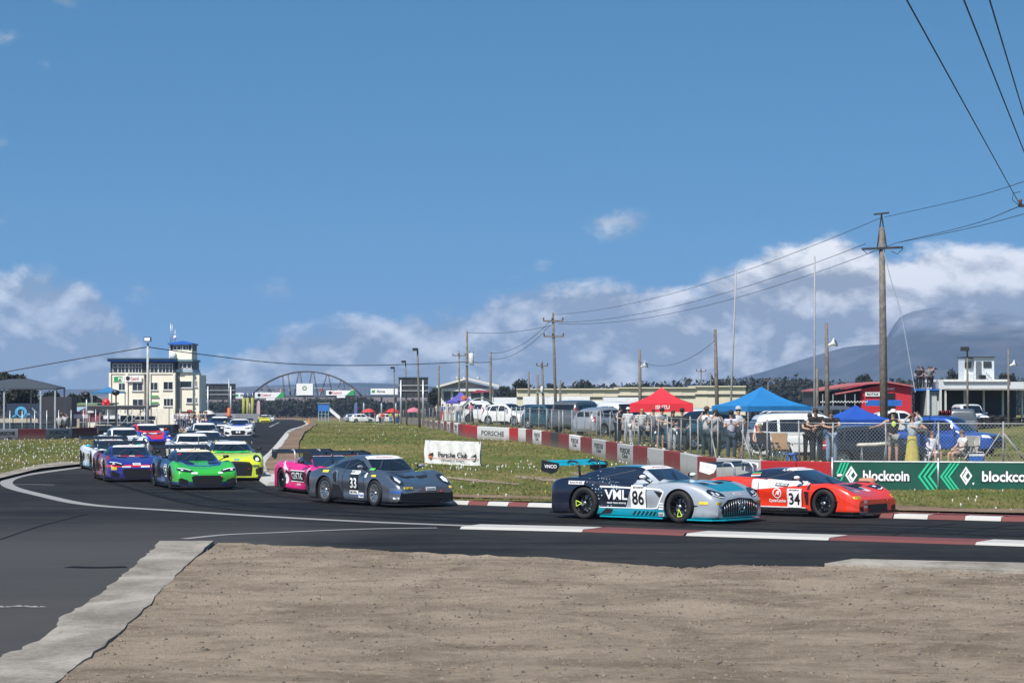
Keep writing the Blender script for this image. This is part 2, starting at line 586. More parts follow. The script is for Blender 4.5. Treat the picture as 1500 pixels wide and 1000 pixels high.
BW_RED = m_barrier('barrier_red', (0.21, 0.025, 0.026))
BW_RED2 = m_barrier('barrier_bright_red', (0.42, 0.014, 0.02))
BW_GREY = m_barrier('barrier_grey', (0.43, 0.43, 0.43))
BW_WHITE = m_barrier('barrier_white', (0.72, 0.71, 0.69))
BW_DARK = m_barrier('barrier_dark', (0.045, 0.04, 0.04))
KERB_R = m_barrier('kerb_red', (0.30, 0.022, 0.024), (0.1, 0.05, 0.045))
KERB_W = m_barrier('kerb_white', (0.74, 0.73, 0.71), (0.35, 0.33, 0.3))
LINE = m_barrier('line_paint', (0.52, 0.51, 0.49), (0.2, 0.19, 0.18))

xy = lambda p: (p.x, p.y)
GP = lambda L: [xy(G(*p)) for p in L]

# --- ground to the horizon
def big_ground():
    ys = [-60, -10, 20, 60, 120, 169, 172, 200, 260, 330, 420, 520, 648, 652, 800, 1200, 2000, 3200, 5400]
    xs = [-3000, -1200, -500, -200, -90, -30, 0, 30, 90, 200, 500, 1200, 3000]
    vv = [(x, y, g(y) - 0.22) for y in ys for x in xs]
    n = len(xs)
    ff = [(j * n + i, j * n + i + 1, (j + 1) * n + i + 1, (j + 1) * n + i) for j in range(len(ys) - 1) for i in range(n - 1)]
    o = MB().add(vv, ff).build('ground', SOIL, kind='structure')


big_ground()

INNER = [(428, 614.2), (447, 617.2), (451, 621.0), (440, 627), (426, 632), (417, 643), (409, 654), (398, 667), (386, 678.5), (382.5, 685), (384.5, 693),
         (391, 703), (403, 711), (430, 716.5), (500, 724), (580, 731), (660, 737), (750, 740), (830, 742.5), (960, 747), (1100, 751),
         (1310, 757.5), (1500, 762.5), (1750, 769)]
OUTER = [(-260, 735), (-120, 722), (-30, 709), (0, 702), (60, 687), (114, 681), (165, 669), (205, 656), (240, 643), (264, 633), (285, 623), (290, 618), (292, 615)]
inner_w = GP(INNER)
outer_w = GP(OUTER)
inner_w = [xy(p) for p in spline([(x, y, 0) for x, y in inner_w], 3)]
road_poly = outer_w + inner_w + [(60, 50), (60, -20), (-60, -20), (-60, 40)]
sheet('road', road_poly, 0.0, ASPHALT, (6, 6))

# --- wall line on the right (pixel, depth along the top edge at z 0.86)
WALL_PTS = [(560, 470), (587, 385), (614.5, 300), (635, 228), (650, 198), (664.8, 178), (671, 166), (699, 153), (745.6, 146), (759, 144.6), (792.5, 135), (834, 123.6), (867, 112),
            (904, 102.5), (948, 94), (996, 86.5), (1021, 82), (1049, 79.5), (1114, 76.6), (1218, 74.6), (1374, 74.0), (1560, 73.2), (1900, 72), (3600, 68)]


def wall_at(px):
    """world (x, y) of the wall's track face seen at picture column px"""
    a = WALL_PTS
    for (p0, d0), (p1, d1) in zip(a, a[1:]):
        if p0 <= px <= p1:
            t = (px - p0) / (p1 - p0)
            q0 = Vector(((p0 - 750) / FPX * d0, d0)); q1 = Vector(((p1 - 750) / FPX * d1, d1))
            # walk along the straight piece to the ray of this column
            s = (px - 750) / FPX
            den = (q1.x - q0.x) - s * (q1.y - q0.y)
            u = (s * q0.y - q0.x) / den if abs(den) > 1e-9 else t
            return q0.lerp(q1, min(max(u, 0), 1))
    return Vector(((a[-1][0] - 750) / FPX * a[-1][1], a[-1][1]))


wall_px = [560, 587, 614.5, 635, 650, 664.8, 671, 699, 745.6, 770, 792.5, 834, 867, 904, 948, 996, 1021, 1049, 1114, 1218, 1374, 1560, 1900, 2700, 3600]
wall_w = [tuple(wall_at(p)) for p in wall_px]

# --- infield grass between track and wall
def grass_z(x, y):
    return g(y) + 0.05 * math.sin(x * 0.35 + y * 0.11) + 0.04 * math.sin(y * 0.23)


infield = inner_w + [(30, 54.5), (54, 50), (56, 66)] + list(reversed(wall_w))
sheet('infield_grass', infield, 0.06, GRASS, (2.5, 2.5), zf=grass_z)
# --- strip of bare soil along the inner kerb
soil_l = [(449, 619), (453, 621.5), (443, 628), (429, 633.5), (421, 643), (413, 654), (403, 667), (391, 679), (388, 686), (390, 694), (398, 703), (410, 710)]
soil_r = [(470, 713), (452, 700), (440, 685), (437, 668), (438, 650), (447, 636), (458, 627), (466, 621), (458, 618.5)]
sheet('soil_strip', GP(soil_l + soil_r), 0.16, SOIL, (2, 3), zf=grass_z)
soil2 = [(640, 735.2), (660, 735), (750, 737.5), (830, 740), (1100, 748), (1310, 755), (1500, 760), (1750, 766), (1750, 761), (1500, 754), (1400, 752), (1310, 748), (1100, 744), (830, 737), (750, 733), (660, 731)]
sheet('soil_strip', GP(soil2), 0.15, SOIL, (1.5, 1.5), noise=0.015)
for pts in ([(755, 700), (800, 702), (860, 706), (930, 712), (930, 716), (850, 711), (790, 706), (755, 703)],
            [(835, 693), (880, 696), (900, 701), (870, 703), (840, 698)],
            [(655, 703), (700, 706), (760, 711), (762, 713), (700, 709.5), (655, 705)]):
    sheet('soil_strip', GP(pts), 0.075, GRAVEL, (1.5, 1.5), zf=grass_z)

# --- left verge in front of the far wall
LW_TOP = [(-60, 636.5, 148), (0, 633.6, 149), (27, 630.5, 150), (68, 629.6, 151), (106, 627.8, 154), (144, 626.2, 158), (163, 625.5, 161), (196, 624.0, 166), (226, 622.8, 170), (254, 621.6, 175), (262, 621.3, 177)]
lw = [((p - 750) / FPX * d, d) for p, _, d in LW_TOP]
verge = outer_w[1:10] + [xy(G(266, 631))] + [(x, y - 0.1) for x, y in reversed(lw)]
sheet('verge_grass', verge, 0.06, GRASS, (2.5, 2.5))
kerb_strip = GP([(-40, 716), (0, 704), (60, 689), (114, 683), (150, 675), (150, 672), (114, 680), (90, 679), (55, 684), (0, 697), (-40, 706)])
sheet('soil_strip', kerb_strip, 0.10, CONC, (2, 2))

# --- spectators' bank behind the wall, level with its top
bank_poly = [(x + 0.22, y + 0.25) for x, y in wall_w] + [(120, 66), (150, 300), (100, 560), (-30, 560)]
def wall_dist(x, y):
    q = Vector((x, y)); m_ = 1e9
    for a_, b_ in zip(wall_w, wall_w[1:]):
        a_, b_ = Vector(a_), Vector(b_); ab = b_ - a_
        t_ = min(max((q - a_).dot(ab) / ab.length_squared, 0), 1)
        m_ = min(m_, (a_ + ab * t_ - q).length)
    return m_


def bank_z(x, y):
    d_ = min(max((wall_dist(x, y) - 2.5) / 6.0, 0), 1)
    rise = min(max((x - 33) / 12, 0), 1) * min(max((y - 150) / 14, 0), 1) * (1.0 if y < 260 else max(0, 1 - (y - 260) / 60))     # the kart circuit lies a little higher
    return g(y) + 0.74 - 0.42 * d_ * d_ * (3 - 2 * d_) + 0.04 * math.sin(x * .5 + y * .3) + 1.0 * rise
sheet('spectator_bank', bank_poly, 0.0, GRASS, (3, 3), zf=bank_z)
BANK = 0.74

# --- gravel and concrete in the foreground
gr_px = [(320, 798), (400, 801), (480, 805), (560, 811), (640, 813), (700, 816), (800, 822), (930, 829), (1010, 835), (1100, 832.5), (1205, 833.5), (1300, 838), (1420, 843), (1500, 846), (1700, 853)]
top = GP(gr_px)
jit = [xy(p) for p in spline([(x, y, 0) for x, y in top], 6)]
jit = [(x, y + rnd.uniform(-.18, .18)) for x, y in jit]
gr_poly = jit + [(13, 30), (12, 14), (-9, 14)] + GP([(60, 1040), (100, 992), (150, 950), (205, 900), (262, 842), (300, 812)])
def gravel_z(x, y):
    return 0.045 + 0.015 * math.sin(x * 1.1 + y * .5) * math.sin(y * .8 - x * .3) + 0.012 * math.sin(x * 2.9 + 1.3 * y)
sheet('gravel_bed', gr_poly, 0.012, GRAVEL, (0.3, 0.3), noise=0.007, zf=gravel_z)


def slab(name, px, z, m):
    poly = px
    sheet(name, poly, z, m, (.8, .8), noise=0.004)
    n = len(poly)
    mb = MB().add([(x, y, z) for x, y in poly] + [(x, y, z - 0.12) for x, y in poly], [(i, (i + 1) % n, n + (i + 1) % n, n + i) for i in range(n)])
    return mb


def rough(px_pts, k=6, a=0.12):
    w = [xy(p) for p in spline([(*xy(G(*p)), 0) for p in px_pts], k)]
    return [(x + rnd.uniform(-a, a), y + rnd.uniform(-a, a)) for x, y in w]


c_left = rough([(313, 797), (276, 830), (240, 868), (205, 905), (150, 955), (98, 995), (70, 1025)], 6, 0.03)
c_right = rough([(-60, 1030), (-40, 990), (0, 971), (45, 952), (75, 930), (95, 908), (125, 892), (150, 872), (172, 855), (188, 842), (203, 828), (214, 818), (225, 808), (236, 797)], 5, 0.04)
pl = c_left + c_right
slab('concrete_apron', pl, 0.075, CONC).build('apron_edge', CONC, kind='structure')
pr = GP([(1208, 833), (1250, 826), (1350, 828.5), (1500, 832), (1700, 838), (1700, 852), (1500, 845.5), (1420, 842.5), (1300, 837)])
slab('concrete_apron', pr, 0.10, CONC).build('apron_edge', CONC, kind='structure')


# --- stones on the gravel bed (nobody could count them)
def scatter_stones(name, n, poly, smin, smax, mats, zf, seed, power=3.0):
    r = np.random.default_rng(seed)
    xs = [p[0] for p in poly]; ys = [p[1] for p in poly]
    pts = []
    while len(pts) < n:
        x, y = r.uniform(min(xs), max(xs)), r.uniform(max(min(ys), 23), max(ys))
        if abs(x) < y * 0.235 + 0.5 and inside(poly, x, y): pts.append((x, y))
    base = np.array([(1, 0, 0), (0, 1, 0), (-1, 0, 0), (0, -1, 0), (0, 0, .75), (0, 0, -.5)], float)
    fc = np.array([(0, 1, 4), (1, 2, 4), (2, 3, 4), (3, 0, 4), (1, 0, 5), (2, 1, 5), (3, 2, 5), (0, 3, 5)])
    V, Fc, MI = [], [], []
    for i, (x, y) in enumerate(pts):
        s = smin + (smax - smin) * r.random() ** power
        q = base * s * r.uniform(.6, 1.25, (6, 3))
        a = r.uniform(0, 6.28); ca, sa = math.cos(a), math.sin(a)
        q = np.stack([q[:, 0] * ca - q[:, 1] * sa + x, q[:, 0] * sa + q[:, 1] * ca + y, q[:, 2] + zf(x, y) + s * .25], 1)
        V.append(q); Fc.append(fc + 6 * i); MI += [int(r.integers(len(mats)))] * 8
    me = bpy.data.meshes.new(name)
    me.from_pydata(np.concatenate(V).tolist(), [], np.concatenate(Fc).tolist())
    for m in mats: me.materials.append(m)
    me.polygons.foreach_set('material_index', MI)
    o = link(name, me, kind='stuff', label='small loose stones scattered over the brown gravel bed', category='stones')
    return o


ST = [mat('stone_a', (0.15, 0.115, 0.085), .9, var=0), mat('stone_b', (0.22, 0.17, 0.125), .9, var=0), mat('stone_c', (0.07, 0.063, 0.058), .9, var=0), mat('stone_d', (0.10, 0.085, 0.07), .9, var=0), mat('stone_e', (0.2, 0.15, 0.11), .9, var=0), mat('stone_b2', (0.20, 0.155, 0.115), .9, var=0)]
scatter_stones('gravel_stones', 20000, gr_poly, 0.004, 0.034, ST, lambda x, y: gravel_z(x, y) + 0.006, 3, 4.0)


# --- tufts of grass and flowers
def scatter_tufts(name, n, poly, mats, zf, seed, hmin, hmax, flat=1.0, label='', cat='', dens=None, wgt=None):
    r = np.random.default_rng(seed)
    xs = [p[0] for p in poly]; ys = [p[1] for p in poly]
    V, Fc, MI = [], [], []
    k = 0; tries = 0
    y0, y1 = max(min(ys), 1), min(max(ys), 330)
    while k < n and tries < n * 60:
        tries += 1
        y = 1 / r.uniform(1 / y1, 1 / y0); x = r.uniform(min(xs), max(xs))   # even over the receding picture
        if abs(x) > y * 0.225 + 1 or not inside(poly, x, y): continue
        if dens and r.random() > dens(x, y): continue
        h = r.uniform(hmin, hmax) * (0.75 + y / 300); z = zf(x, y)
        mi = int(r.choice(len(mats), p=wgt)) if wgt else int(r.integers(len(mats)))
        if flat < 1:      # flower head: small octahedron
            s = h
            q = [(x + s, y, z + .1), (x, y + s, z + .1), (x - s, y, z + .1), (x, y - s, z + .1), (x, y, z + .1 + s * .8), (x, y, z + .02)]
            fs = [(0, 1, 4), (1, 2, 4), (2, 3, 4), (3, 0, 4), (1, 0, 5), (2, 1, 5), (3, 2, 5), (0, 3, 5)]
        else:
            q, fs = [], []
            for b in range(4):
                a = r.uniform(0, 6.28); w = h * r.uniform(.18, .35); dx, dy = math.cos(a), math.sin(a)
                lx, ly = r.normal(0, h * .45, 2); ox, oy = r.normal(0, h * .35, 2)
                o = len(q)
                q += [(x + ox - dx * w, y + oy - dy * w, z - .02), (x + ox + dx * w, y + oy + dy * w, z - .02), (x + ox + lx, y + oy + ly, z + h * r.uniform(.5, 1))]
                fs.append((o, o + 1, o + 2))
        o = len(V); V += q; Fc += [tuple(i + o for i in f) for f in fs]; MI += [mi] * len(fs)
        k += 1
    me = bpy.data.meshes.new(name); me.from_pydata(V, [], Fc)
    for m in mats: me.materials.append(m)
    me.polygons.foreach_set('material_index', MI)
    return link(name, me, kind='stuff', label=label, category=cat)


GR = [mat('grass_a', (0.098, 0.125, 0.028), .9, var=.3, scale=.4), mat('grass_b', (0.145, 0.14, 0.042), .9, var=.3, scale=.4), mat('grass_dry', (0.23, 0.18, 0.08), .9, var=.3, scale=.4)]
FLW = [mat('petal_white', (0.8, 0.8, 0.74), .7, var=0), mat('petal_yellow', (0.62, 0.56, 0.08), .7, var=0), mat('petal_orange', (0.6, 0.17, 0.02), .7, var=0)]
grz = lambda x, y: grass_z(x, y) + 0.06
scatter_tufts('grass', 26000, infield, GR, grz, 5, .035, .085, label='short patchy grass on the infield by the red and white wall', cat='grass', wgt=[.42, .4, .18])
scatter_tufts('grass', 9000, verge, GR, lambda x, y: g(y) + .06, 6, .035, .08, label='flowery grass verge before the dark red barrier wall', cat='grass', wgt=[.5, .4, .1])
def band(x, y):
    d = math.exp(-((y - 94 - 0.9 * (x + 2)) / 5.5) ** 2) if -7 < x < 8 else 0
    return 0.03 + 0.9 * d * (0.5 + .5 * math.sin(x * 3.1 + y) * math.sin(x * 1.7))
scatter_tufts('flowers', 620, infield, FLW, grz, 8, .016, .034, flat=.5, label='scattered white and yellow daisies in the infield grass', cat='flowers', dens=band, wgt=[.84, .13, .03])
scatter_tufts('flowers', 420, verge, FLW, lambda x, y: g(y) + .06, 9, .014, .030, flat=.5, label='dense white daisies in the grass verge at the bend', cat='flowers', wgt=[.93, .06, .01])
bank_near = [(x + .3, y + .3) for x, y in wall_w if y < 200] + [(60, 80), (60, 130), (10, 190)]
scatter_tufts('grass', 6000, bank_near, GR, lambda x, y: bank_z(x, y), 12, .05, .14, label='dry grass on the bank behind the barrier wall', cat='grass', wgt=[.25, .4, .35])


# ---------------------------------------------------------------- kerbs
def strip(pts_px, w, h, m, name, parent, off=0.0, taper=0.5):
    """raised strip that follows pixel points on the ground"""
    P = [G(*p) for p in pts_px]
    vv, ff = [], []
    for i, p in enumerate(P):
        d = (P[min(i + 1, len(P) - 1)] - P[max(i - 1, 0)]); d.z = 0; d.normalize()
        nrm = Vector((-d.y, d.x, 0))
        for s, z in ((-w / 2, 0), (-w / 2 * taper, h), (w / 2 * taper, h), (w / 2, 0)):
            vv.append(p + nrm * (s + off) + Vector((0, 0, z)))
    for i in range(len(P) - 1):
        for k in range(3): ff.append((i * 4 + k, i * 4 + 4 + k, i * 4 + 5 + k, i * 4 + 1 + k))
    ff += [(0, 1, 2, 3), tuple(len(vv) - 4 + k for k in (3, 2, 1, 0))]
    return MB().add(vv, ff).build(name, m, parent)


def lerp_px(a, b, t):
    return (a[0] + (b[0] - a[0]) * t, a[1] + (b[1] - a[1]) * t)


def along(pts, x):
    for a, b in zip(pts, pts[1:]):
        if a[0] <= x <= b[0]: return (x, a[1] + (b[1] - a[1]) * (x - a[0]) / (b[0] - a[0]))
    return pts[-1]


kerb = link('kerb', None, kind='structure')
ik = INNER[1:13]
seg = [tuple(v)[:2] for v in spline([(a, b, 0) for a, b in ik], 4)]
for i in range(0, len(seg) - 4, 4):
    strip(seg[i:i + 5], 0.55, 0.13, KERB_W, 'kerb_stone', kerb, taper=.7)
# striped rumble kerb at the apex
apex = [(393, 688), (395, 695), (399, 702), (405, 707)]
for i in range(9):
    t = i / 9 * 3
    k = int(min(t, 2)); a = lerp_px(apex[k], apex[k + 1], t - k)
    p = G(*a); 
    b = MB().box((p.x + .18, p.y, 0.14), (0.50, 0.34, 0.12), 0.1)
    b.build('kerb_block', KERB_R if i == 0 else KERB_W, kerb)
fk = [(640, 735.5), (660, 737), (750, 740), (830, 742.5), (960, 747), (1100, 751), (1310, 757.5), (1500, 762.5), (1750, 769)]
kerb2 = link('kerb', None, kind='structure')
edges = [636, 664, 697, 725, 755, 783, 822, 852, 884, 916, 950, 985, 1022, 1060, 1100, 1143, 1186, 1228, 1272, 1316, 1366, 1420, 1473, 1530, 1590]
for i, (a, b) in enumerate(zip(edges, edges[1:])):
    strip([along(fk, a + .3), along(fk, (a + b) / 2), along(fk, b - .3)], 0.75, 0.10, KERB_W if i % 2 else KERB_R, 'kerb_block', kerb2, taper=.8)
kerb3 = link('kerb', None, kind='structure')
nk = [(690, 772.2), (870, 776.5), (1022, 782), (1230, 788.5), (1443, 795), (1500, 797), (1700, 803)]
for i, (a, b) in enumerate([(690, 870), (871, 1021), (1022, 1229), (1230, 1442), (1443, 1640)]):
    P = [along(nk, a), along(nk, (a + b) / 2), along(nk, b)]
    strip(P, 1.25, 0.05, KERB_R if i % 2 else KERB_W, 'kerb_block', kerb3, taper=.85)


def paint(pts, w, name='painted_line', z=0.006, m=LINE):
    P = [Vector((*xy(G(*p)), 0)) for p in pts]
    P = spline(P, 5)
    vv, ff = [], []
    for i, p in enumerate(P):
        d = (P[min(i + 1, len(P) - 1)] - P[max(i - 1, 0)]).normalized(); nrm = Vector((-d.y, d.x, 0))
        for s in (-1, 1): vv.append((p + nrm * s * w / 2).to_tuple()[:2] + (g(p.y) + z,))
    ff = [(2 * i, 2 * i + 1, 2 * i + 3, 2 * i + 2) for i in range(len(P) - 1)]
    return MB().add(vv, ff).build(name, m, kind='structure')


paint([(120, 684), (75, 690), (30, 697), (10, 705), (18, 714), (60, 725), (130, 739), (260, 748), (420, 758), (560, 765), (690, 770)], 0.42)
paint([(270, 789), (330, 783), (400, 780), (480, 776.5), (560, 774), (640, 773)], 0.22)
paint([(20, 709.5), (50, 709.5), (80, 710)], 0.2)
for a in ((-5, 888), (22, 887), (45, 888)):
    paint([a, (a[0] + 10, a[1] + .5), (a[0] + 18, a[1])], 0.22)
# centre dashes far up the straight and the yellow pit exit line
for (a, b) in (((395, 625), (402, 621.5)), ((403, 621), (409, 618.3))):
    paint([a, lerp_px(a, b, .5), b], 0.3)
paint([(262, 636), (268, 633.5), (273, 630.5)], 0.25, m=mat('yellow_line', (.6, .42, .05), .7))
SEAL = mat('tar_seam', (0.009, 0.009, 0.01), .8, spec=.1)
for pts, w in (([(100, 830), (140, 831), (185, 830)], .35), ([(1490, 768), (1440, 775), (1390, 784)], .05), ([(1400, 766), (1340, 776), (1300, 786)], .05),
               ([(0, 790), (60, 770), (130, 752)], .06), ([(330, 640), (345, 660), (350, 690)], .1)):
    paint(pts, w, 'tar_seam', 0.005, SEAL)
# dark rubbered lines where the cars corner
RUB = mat('rubber_mark', (0.009, 0.009, 0.010), .85, var=.3, spec=.1)
for pts, w in (([(200, 700), (330, 735), (560, 752), (900, 768), (1500, 785)], 0.28), ([(160, 706), (300, 741), (540, 757), (880, 773), (1400, 788)], .25),
               ([(330, 700), (420, 728), (640, 746), (1000, 760), (1500, 775)], .22)):
    paint(pts, w, 'tyre_mark', 0.0045, RUB)

def m_rubber(t, b, p):
    n = t.noise(stretch(t, p, (.25, 1.2, 1)), 1.1, 5, .6, .3)
    b.inputs['Base Color'].default_value = (.010, .010, .011, 1); b.inputs['Roughness'].default_value = .6; b.inputs['Specular IOR Level'].default_value = .2
    t.l(t.m('MULTIPLY', t.ss(n, .38, .68), .75), b.inputs['Alpha'])


RUBBER = ground_mat('rubbered_line', m_rubber)
paint([(285, 655), (300, 690), (345, 718), (430, 735), (560, 747), (750, 757), (950, 765), (1200, 774), (1500, 783), (1700, 789)], 2.6, 'rubbered_line', .0035, RUBBER)
paint([(200, 690), (260, 722), (380, 742), (560, 755), (760, 765)], 1.6, 'rubbered_line', .0030, RUBBER)
# ---------------------------------------------------------------- barrier wall on the right
barrier = thing('barrier_wall', 'long red and white painted concrete barrier wall curving behind the infield grass', 'wall')
WT, WH = 0.24, 0.86
far_edges = [560, 575, 587, 598, 606, 614, 618.5, 622, 625.5, 629, 633, 637, 641, 645.5, 650, 654.5, 659.5, 664.5, 671]
panels = []
for i, (a, b) in enumerate(zip(far_edges, far_edges[1:])):
    panels.append((a, b, BW_GREY if a < 612 else (BW_WHITE if i % 2 else BW_RED), 'logo' if (i % 2 and a > 620) else ''))
panels += [(671, 678, BW_RED, ''), (678, 698, BW_RED2, ''), (699, 745, BW_WHITE, 'porsche'), (745.8, 759, BW_RED2, ''), (759, 770, BW_WHITE, ''), (770, 780, BW_RED, ''), (780, 793, BW_WHITE, 'logo'),
           (793, 806, BW_RED, ''), (806, 818.5, BW_DARK, ''), (818.5, 833.5, BW_RED, ''), (833.5, 850, BW_WHITE, 'logo'), (850, 867, BW_RED, ''), (867, 887, BW_GREY, 'logo'),
           (887, 904, BW_RED, ''), (904, 927, BW_GREY, 'logo'), (927, 948, BW_RED, ''), (948, 972, BW_GREY, ''), (972, 996, BW_RED, ''), (996, 1021, BW_GREY, ''),
           (1021, 1049, BW_RED, ''), (1049, 1114, BW_GREY, ''), (1114, 1166, BW_RED2, ''), (1166, 1218, BW_RED2, ''), (1218, 1374, BW_GREY, ''), (1374, 1560, BW_GREY, ''), (1560, 1760, BW_RED, ''), (1760, 1980, BW_GREY, ''), (1980, 2240, BW_RED, ''), (2240, 2600, BW_GREY, ''), (2600, 3000, BW_RED, ''), (3000, 3500, BW_GREY, '')]


def wall_panel(name, p, q, h, thick, m, parent, gap=0.012, side=1, zlo=-0.2):
    """upright slab from ground point p to q (track face on the p-q line)"""
    p, q = Vector((p[0], p[1])), Vector((q[0], q[1]))
    d = (q - p); L = d.length; d.normalize()
    p, q = p + d * gap, q - d * gap
    n = Vector((-d.y, d.x)) * thick * side
    e = 0.02
    vv = []
    for pt in (p, q):
        z = g(pt.y)
        for off, zz in ((0, zlo), (0, h - e), (n * (e / thick), h), (n * (1 - e / thick), h), (n, h - e), (n, zlo)):
            o2 = pt + (off if off else Vector((0, 0)))
            vv.append((o2.x, o2.y, z + zz))
    ff = [(i, i + 6, (i + 1) % 6 + 6, (i + 1) % 6) for i in range(6)] + [tuple(range(6)), tuple(reversed(range(6, 12)))]
    return MB().add(vv, ff).build(name, m, parent)


def face_frame(p, q):
    p, q = Vector((p[0], p[1], 0)), Vector((q[0], q[1], 0))
    d = (q - p).normalized()
    n = Vector((d.y, -d.x, 0))          # towards the track
    return d, n


for (a, b, m, what) in panels:
    p, q = wall_at(a), wall_at(b)
    o = wall_panel('concrete_panel', p, q, WH + rnd.uniform(-.012, .012), WT, m, barrier)
    d, n = face_frame(p, q)
    mid = Vector((*((p + q) / 2), g((p.y + q.y) / 2))) + n * 0.006
    L = (q - p).length
    if what == 'porsche':
        text_on('lettering', 'PORSCHE', 0.42, mid + Vector((0, 0, .45)), d, (0, 0, 1), TXTB, o, bold=.02, width=L * .72)
    elif what == 'logo':
        for (t, z, s) in ((.5, .58, .30), (.5, .37, .22)):
            text_on('lettering', 'PORSCHE' if z > .5 else 'Club', s, mid + Vector((0, 0, z)), d, (0, 0, 1), TXTB, o, bold=.03, width=L * (.62 if z > .5 else .36))

# green banners hung on the wall
GREEN_B = mat('banner_green', (0.004, 0.075, 0.05), .55, var=.08, scale=1.5)
GREEN_L = mat('banner_mint', (0.02, 0.52, 0.27), .55, var=.05)


def green_banner(pa, pb, label, clip=None):
    p, q = wall_at(pa), wall_at(pb)
    d, n = face_frame(p, q)
    L = (q - p).length; P0 = Vector((p.x, p.y, 0))
    t = thing('advertising_banner', label, 'banner', P0, 0, 'green advertising banners on the barrier wall')
    H0, H1 = 0.0, 0.885
    mb = MB()
    nx = 24                                          # cloth with a slight billow
    vv = []
    for i in range(nx + 1):
        for k in range(5):
            u, z = L * i / nx, H0 + (H1 - H0) * k / 4
            vv.append(d * u + n * (0.05 + 0.008 * math.sin(u * 3.1 + k)) + Vector((0, 0, z)))
    ff = [(i * 5 + k, i * 5 + 5 + k, i * 5 + 6 + k, i * 5 + 1 + k) for i in range(nx) for k in range(4)]
    mb.add(vv, ff, 0, True).build('cloth', GREEN_B, t)
    MB().bar(d * 0.01 + n * .05 + Vector((0, 0, H1 + .012)), d * (L - .01) + n * .05 + Vector((0, 0, H1 + .012)), 0.03, 0.035).build('hem', WHITE, t)
    MB().tube([d * 0.0 + n * .07 + Vector((0, 0, -.05)), d * 0.0 + n * .07 + Vector((0, 0, 1.02))], 0.035, 8).build('post', STEEL, t)
    f0 = n * 0.066
    def poly(name, pts, m, zz=0.0):
        MB().add([d * u + f0 + n * zz + Vector((0, 0, z)) for u, z in pts], [tuple(range(len(pts)))]).build(name, m, t)
    k = L / 3.32
    for j in range(3):                               # slanting stripes at the left end, chevrons at the right
        u = (0.02 + j * 0.105) * k
        if pa > 1300: u += 0.0
        if pa < 1300: poly('stripe', [(u + .02, .30), (u + .07, .30), (u + .30, .86), (u + .24, .86)], GREEN_L)
        else: poly('chevron', [(u + .34, .02), (u + .40, .02), (u + .10, .44), (u + .40, .86), (u + .34, .86), (u + .03, .44)], GREEN_L)
        u = L - (0.86 - j * .155) * k + .2
        poly('chevron', [(u + .34, .02), (u + .41, .02), (u + .11, .44), (u + .41, .86), (u + .34, .86), (u + .03, .44)], GREEN_L)
    u0 = (0.62 if pa < 1300 else .78) * k
    # interlocked diamond emblem
    def dia(cu, cz, w, h, ring):
        o_ = [(cu, cz + h), (cu + w, cz), (cu, cz - h), (cu - w, cz)]
        i_ = [(cu, cz + h - ring * 1.3), (cu + w - ring, cz), (cu, cz - h + ring * 1.3), (cu - w + ring, cz)]
        for a in range(4):
            b = (a + 1) % 4
            poly('emblem', [o_[a], o_[b], i_[b], i_[a]], TXTW, .004)
    dia(u0 - .02, .47, .19, .29, .065)
    poly('emblem', [(u0 + .0, .66), (u0 + .06, .60), (u0 - .03, .45), (u0 + .05, .34), (u0 + .0, .28), (u0 - .12, .45)], TXTW, .006)
    poly('emblem', [(u0 + .16, .26), (u0 + .24, .26), (u0 + .2, .18)], TXTW, .006)
    c = d * (u0 + (1.08 if pa < 1300 else 1.15) * k) + f0 + Vector((0, 0, .44))
    text_on('lettering_outline', 'blockcoin', .44, c + n * .003, d, (0, 0, 1), TXTB, t, bold=.075, width=1.52 * k)  # printed black outline behind the white letters
    text_on('lettering', 'blockcoin', .44, c + n * .007, d, (0, 0, 1), TXTW, t, bold=.03, width=1.46 * k)
    return t


green_banner(1219, 1373, 'green banner with white lettering and slanting mint stripes beside the red wall panel')
green_banner(1374, 1552, 'green banner with mint chevrons before its white emblem, past the white seam post')

# ---------------------------------------------------------------- chain-link fence on the bank
def wire_mat():
    m = bpy.data.materials.new('chain_link'); m.use_nodes = True
    t = NT(m.node_tree)
    tc = t.n('ShaderNodeTexCoord'); sx = t.n('ShaderNodeSeparateXYZ'); t.l(tc.outputs['UV'], sx.inputs[0])
    u, v = sx.outputs[0], sx.outputs[1]
    def lines(a):
        x = t.m('FRACT', t.m('MULTIPLY', a, 9.0))
        return t.m('LESS_THAN', t.m('ABSOLUTE', t.m('SUBTRACT', x, .5)), 0.034)
    f = t.m('MAXIMUM', lines(t.m('ADD', u, v)), lines(t.m('SUBTRACT', u, v)))
    f = t.m('MAXIMUM', f, t.m('GREATER_THAN', v, 1.16))
    b = t.n('ShaderNodeBsdfPrincipled'); b.inputs['Base Color'].default_value = (.30, .31, .32, 1); b.inputs['Metallic'].default_value = .5; b.inputs['Roughness'].default_value = .5
    tr = t.n('ShaderNodeBsdfTransparent'); mx = t.n('ShaderNodeMixShader')
    t.l(f, mx.inputs[0]); t.l(tr.outputs[0], mx.inputs[1]); t.l(b.outputs[0], mx.inputs[2])
    o = t.n('ShaderNodeOutputMaterial'); t.l(mx.outputs[0], o.inputs[0])
    return m


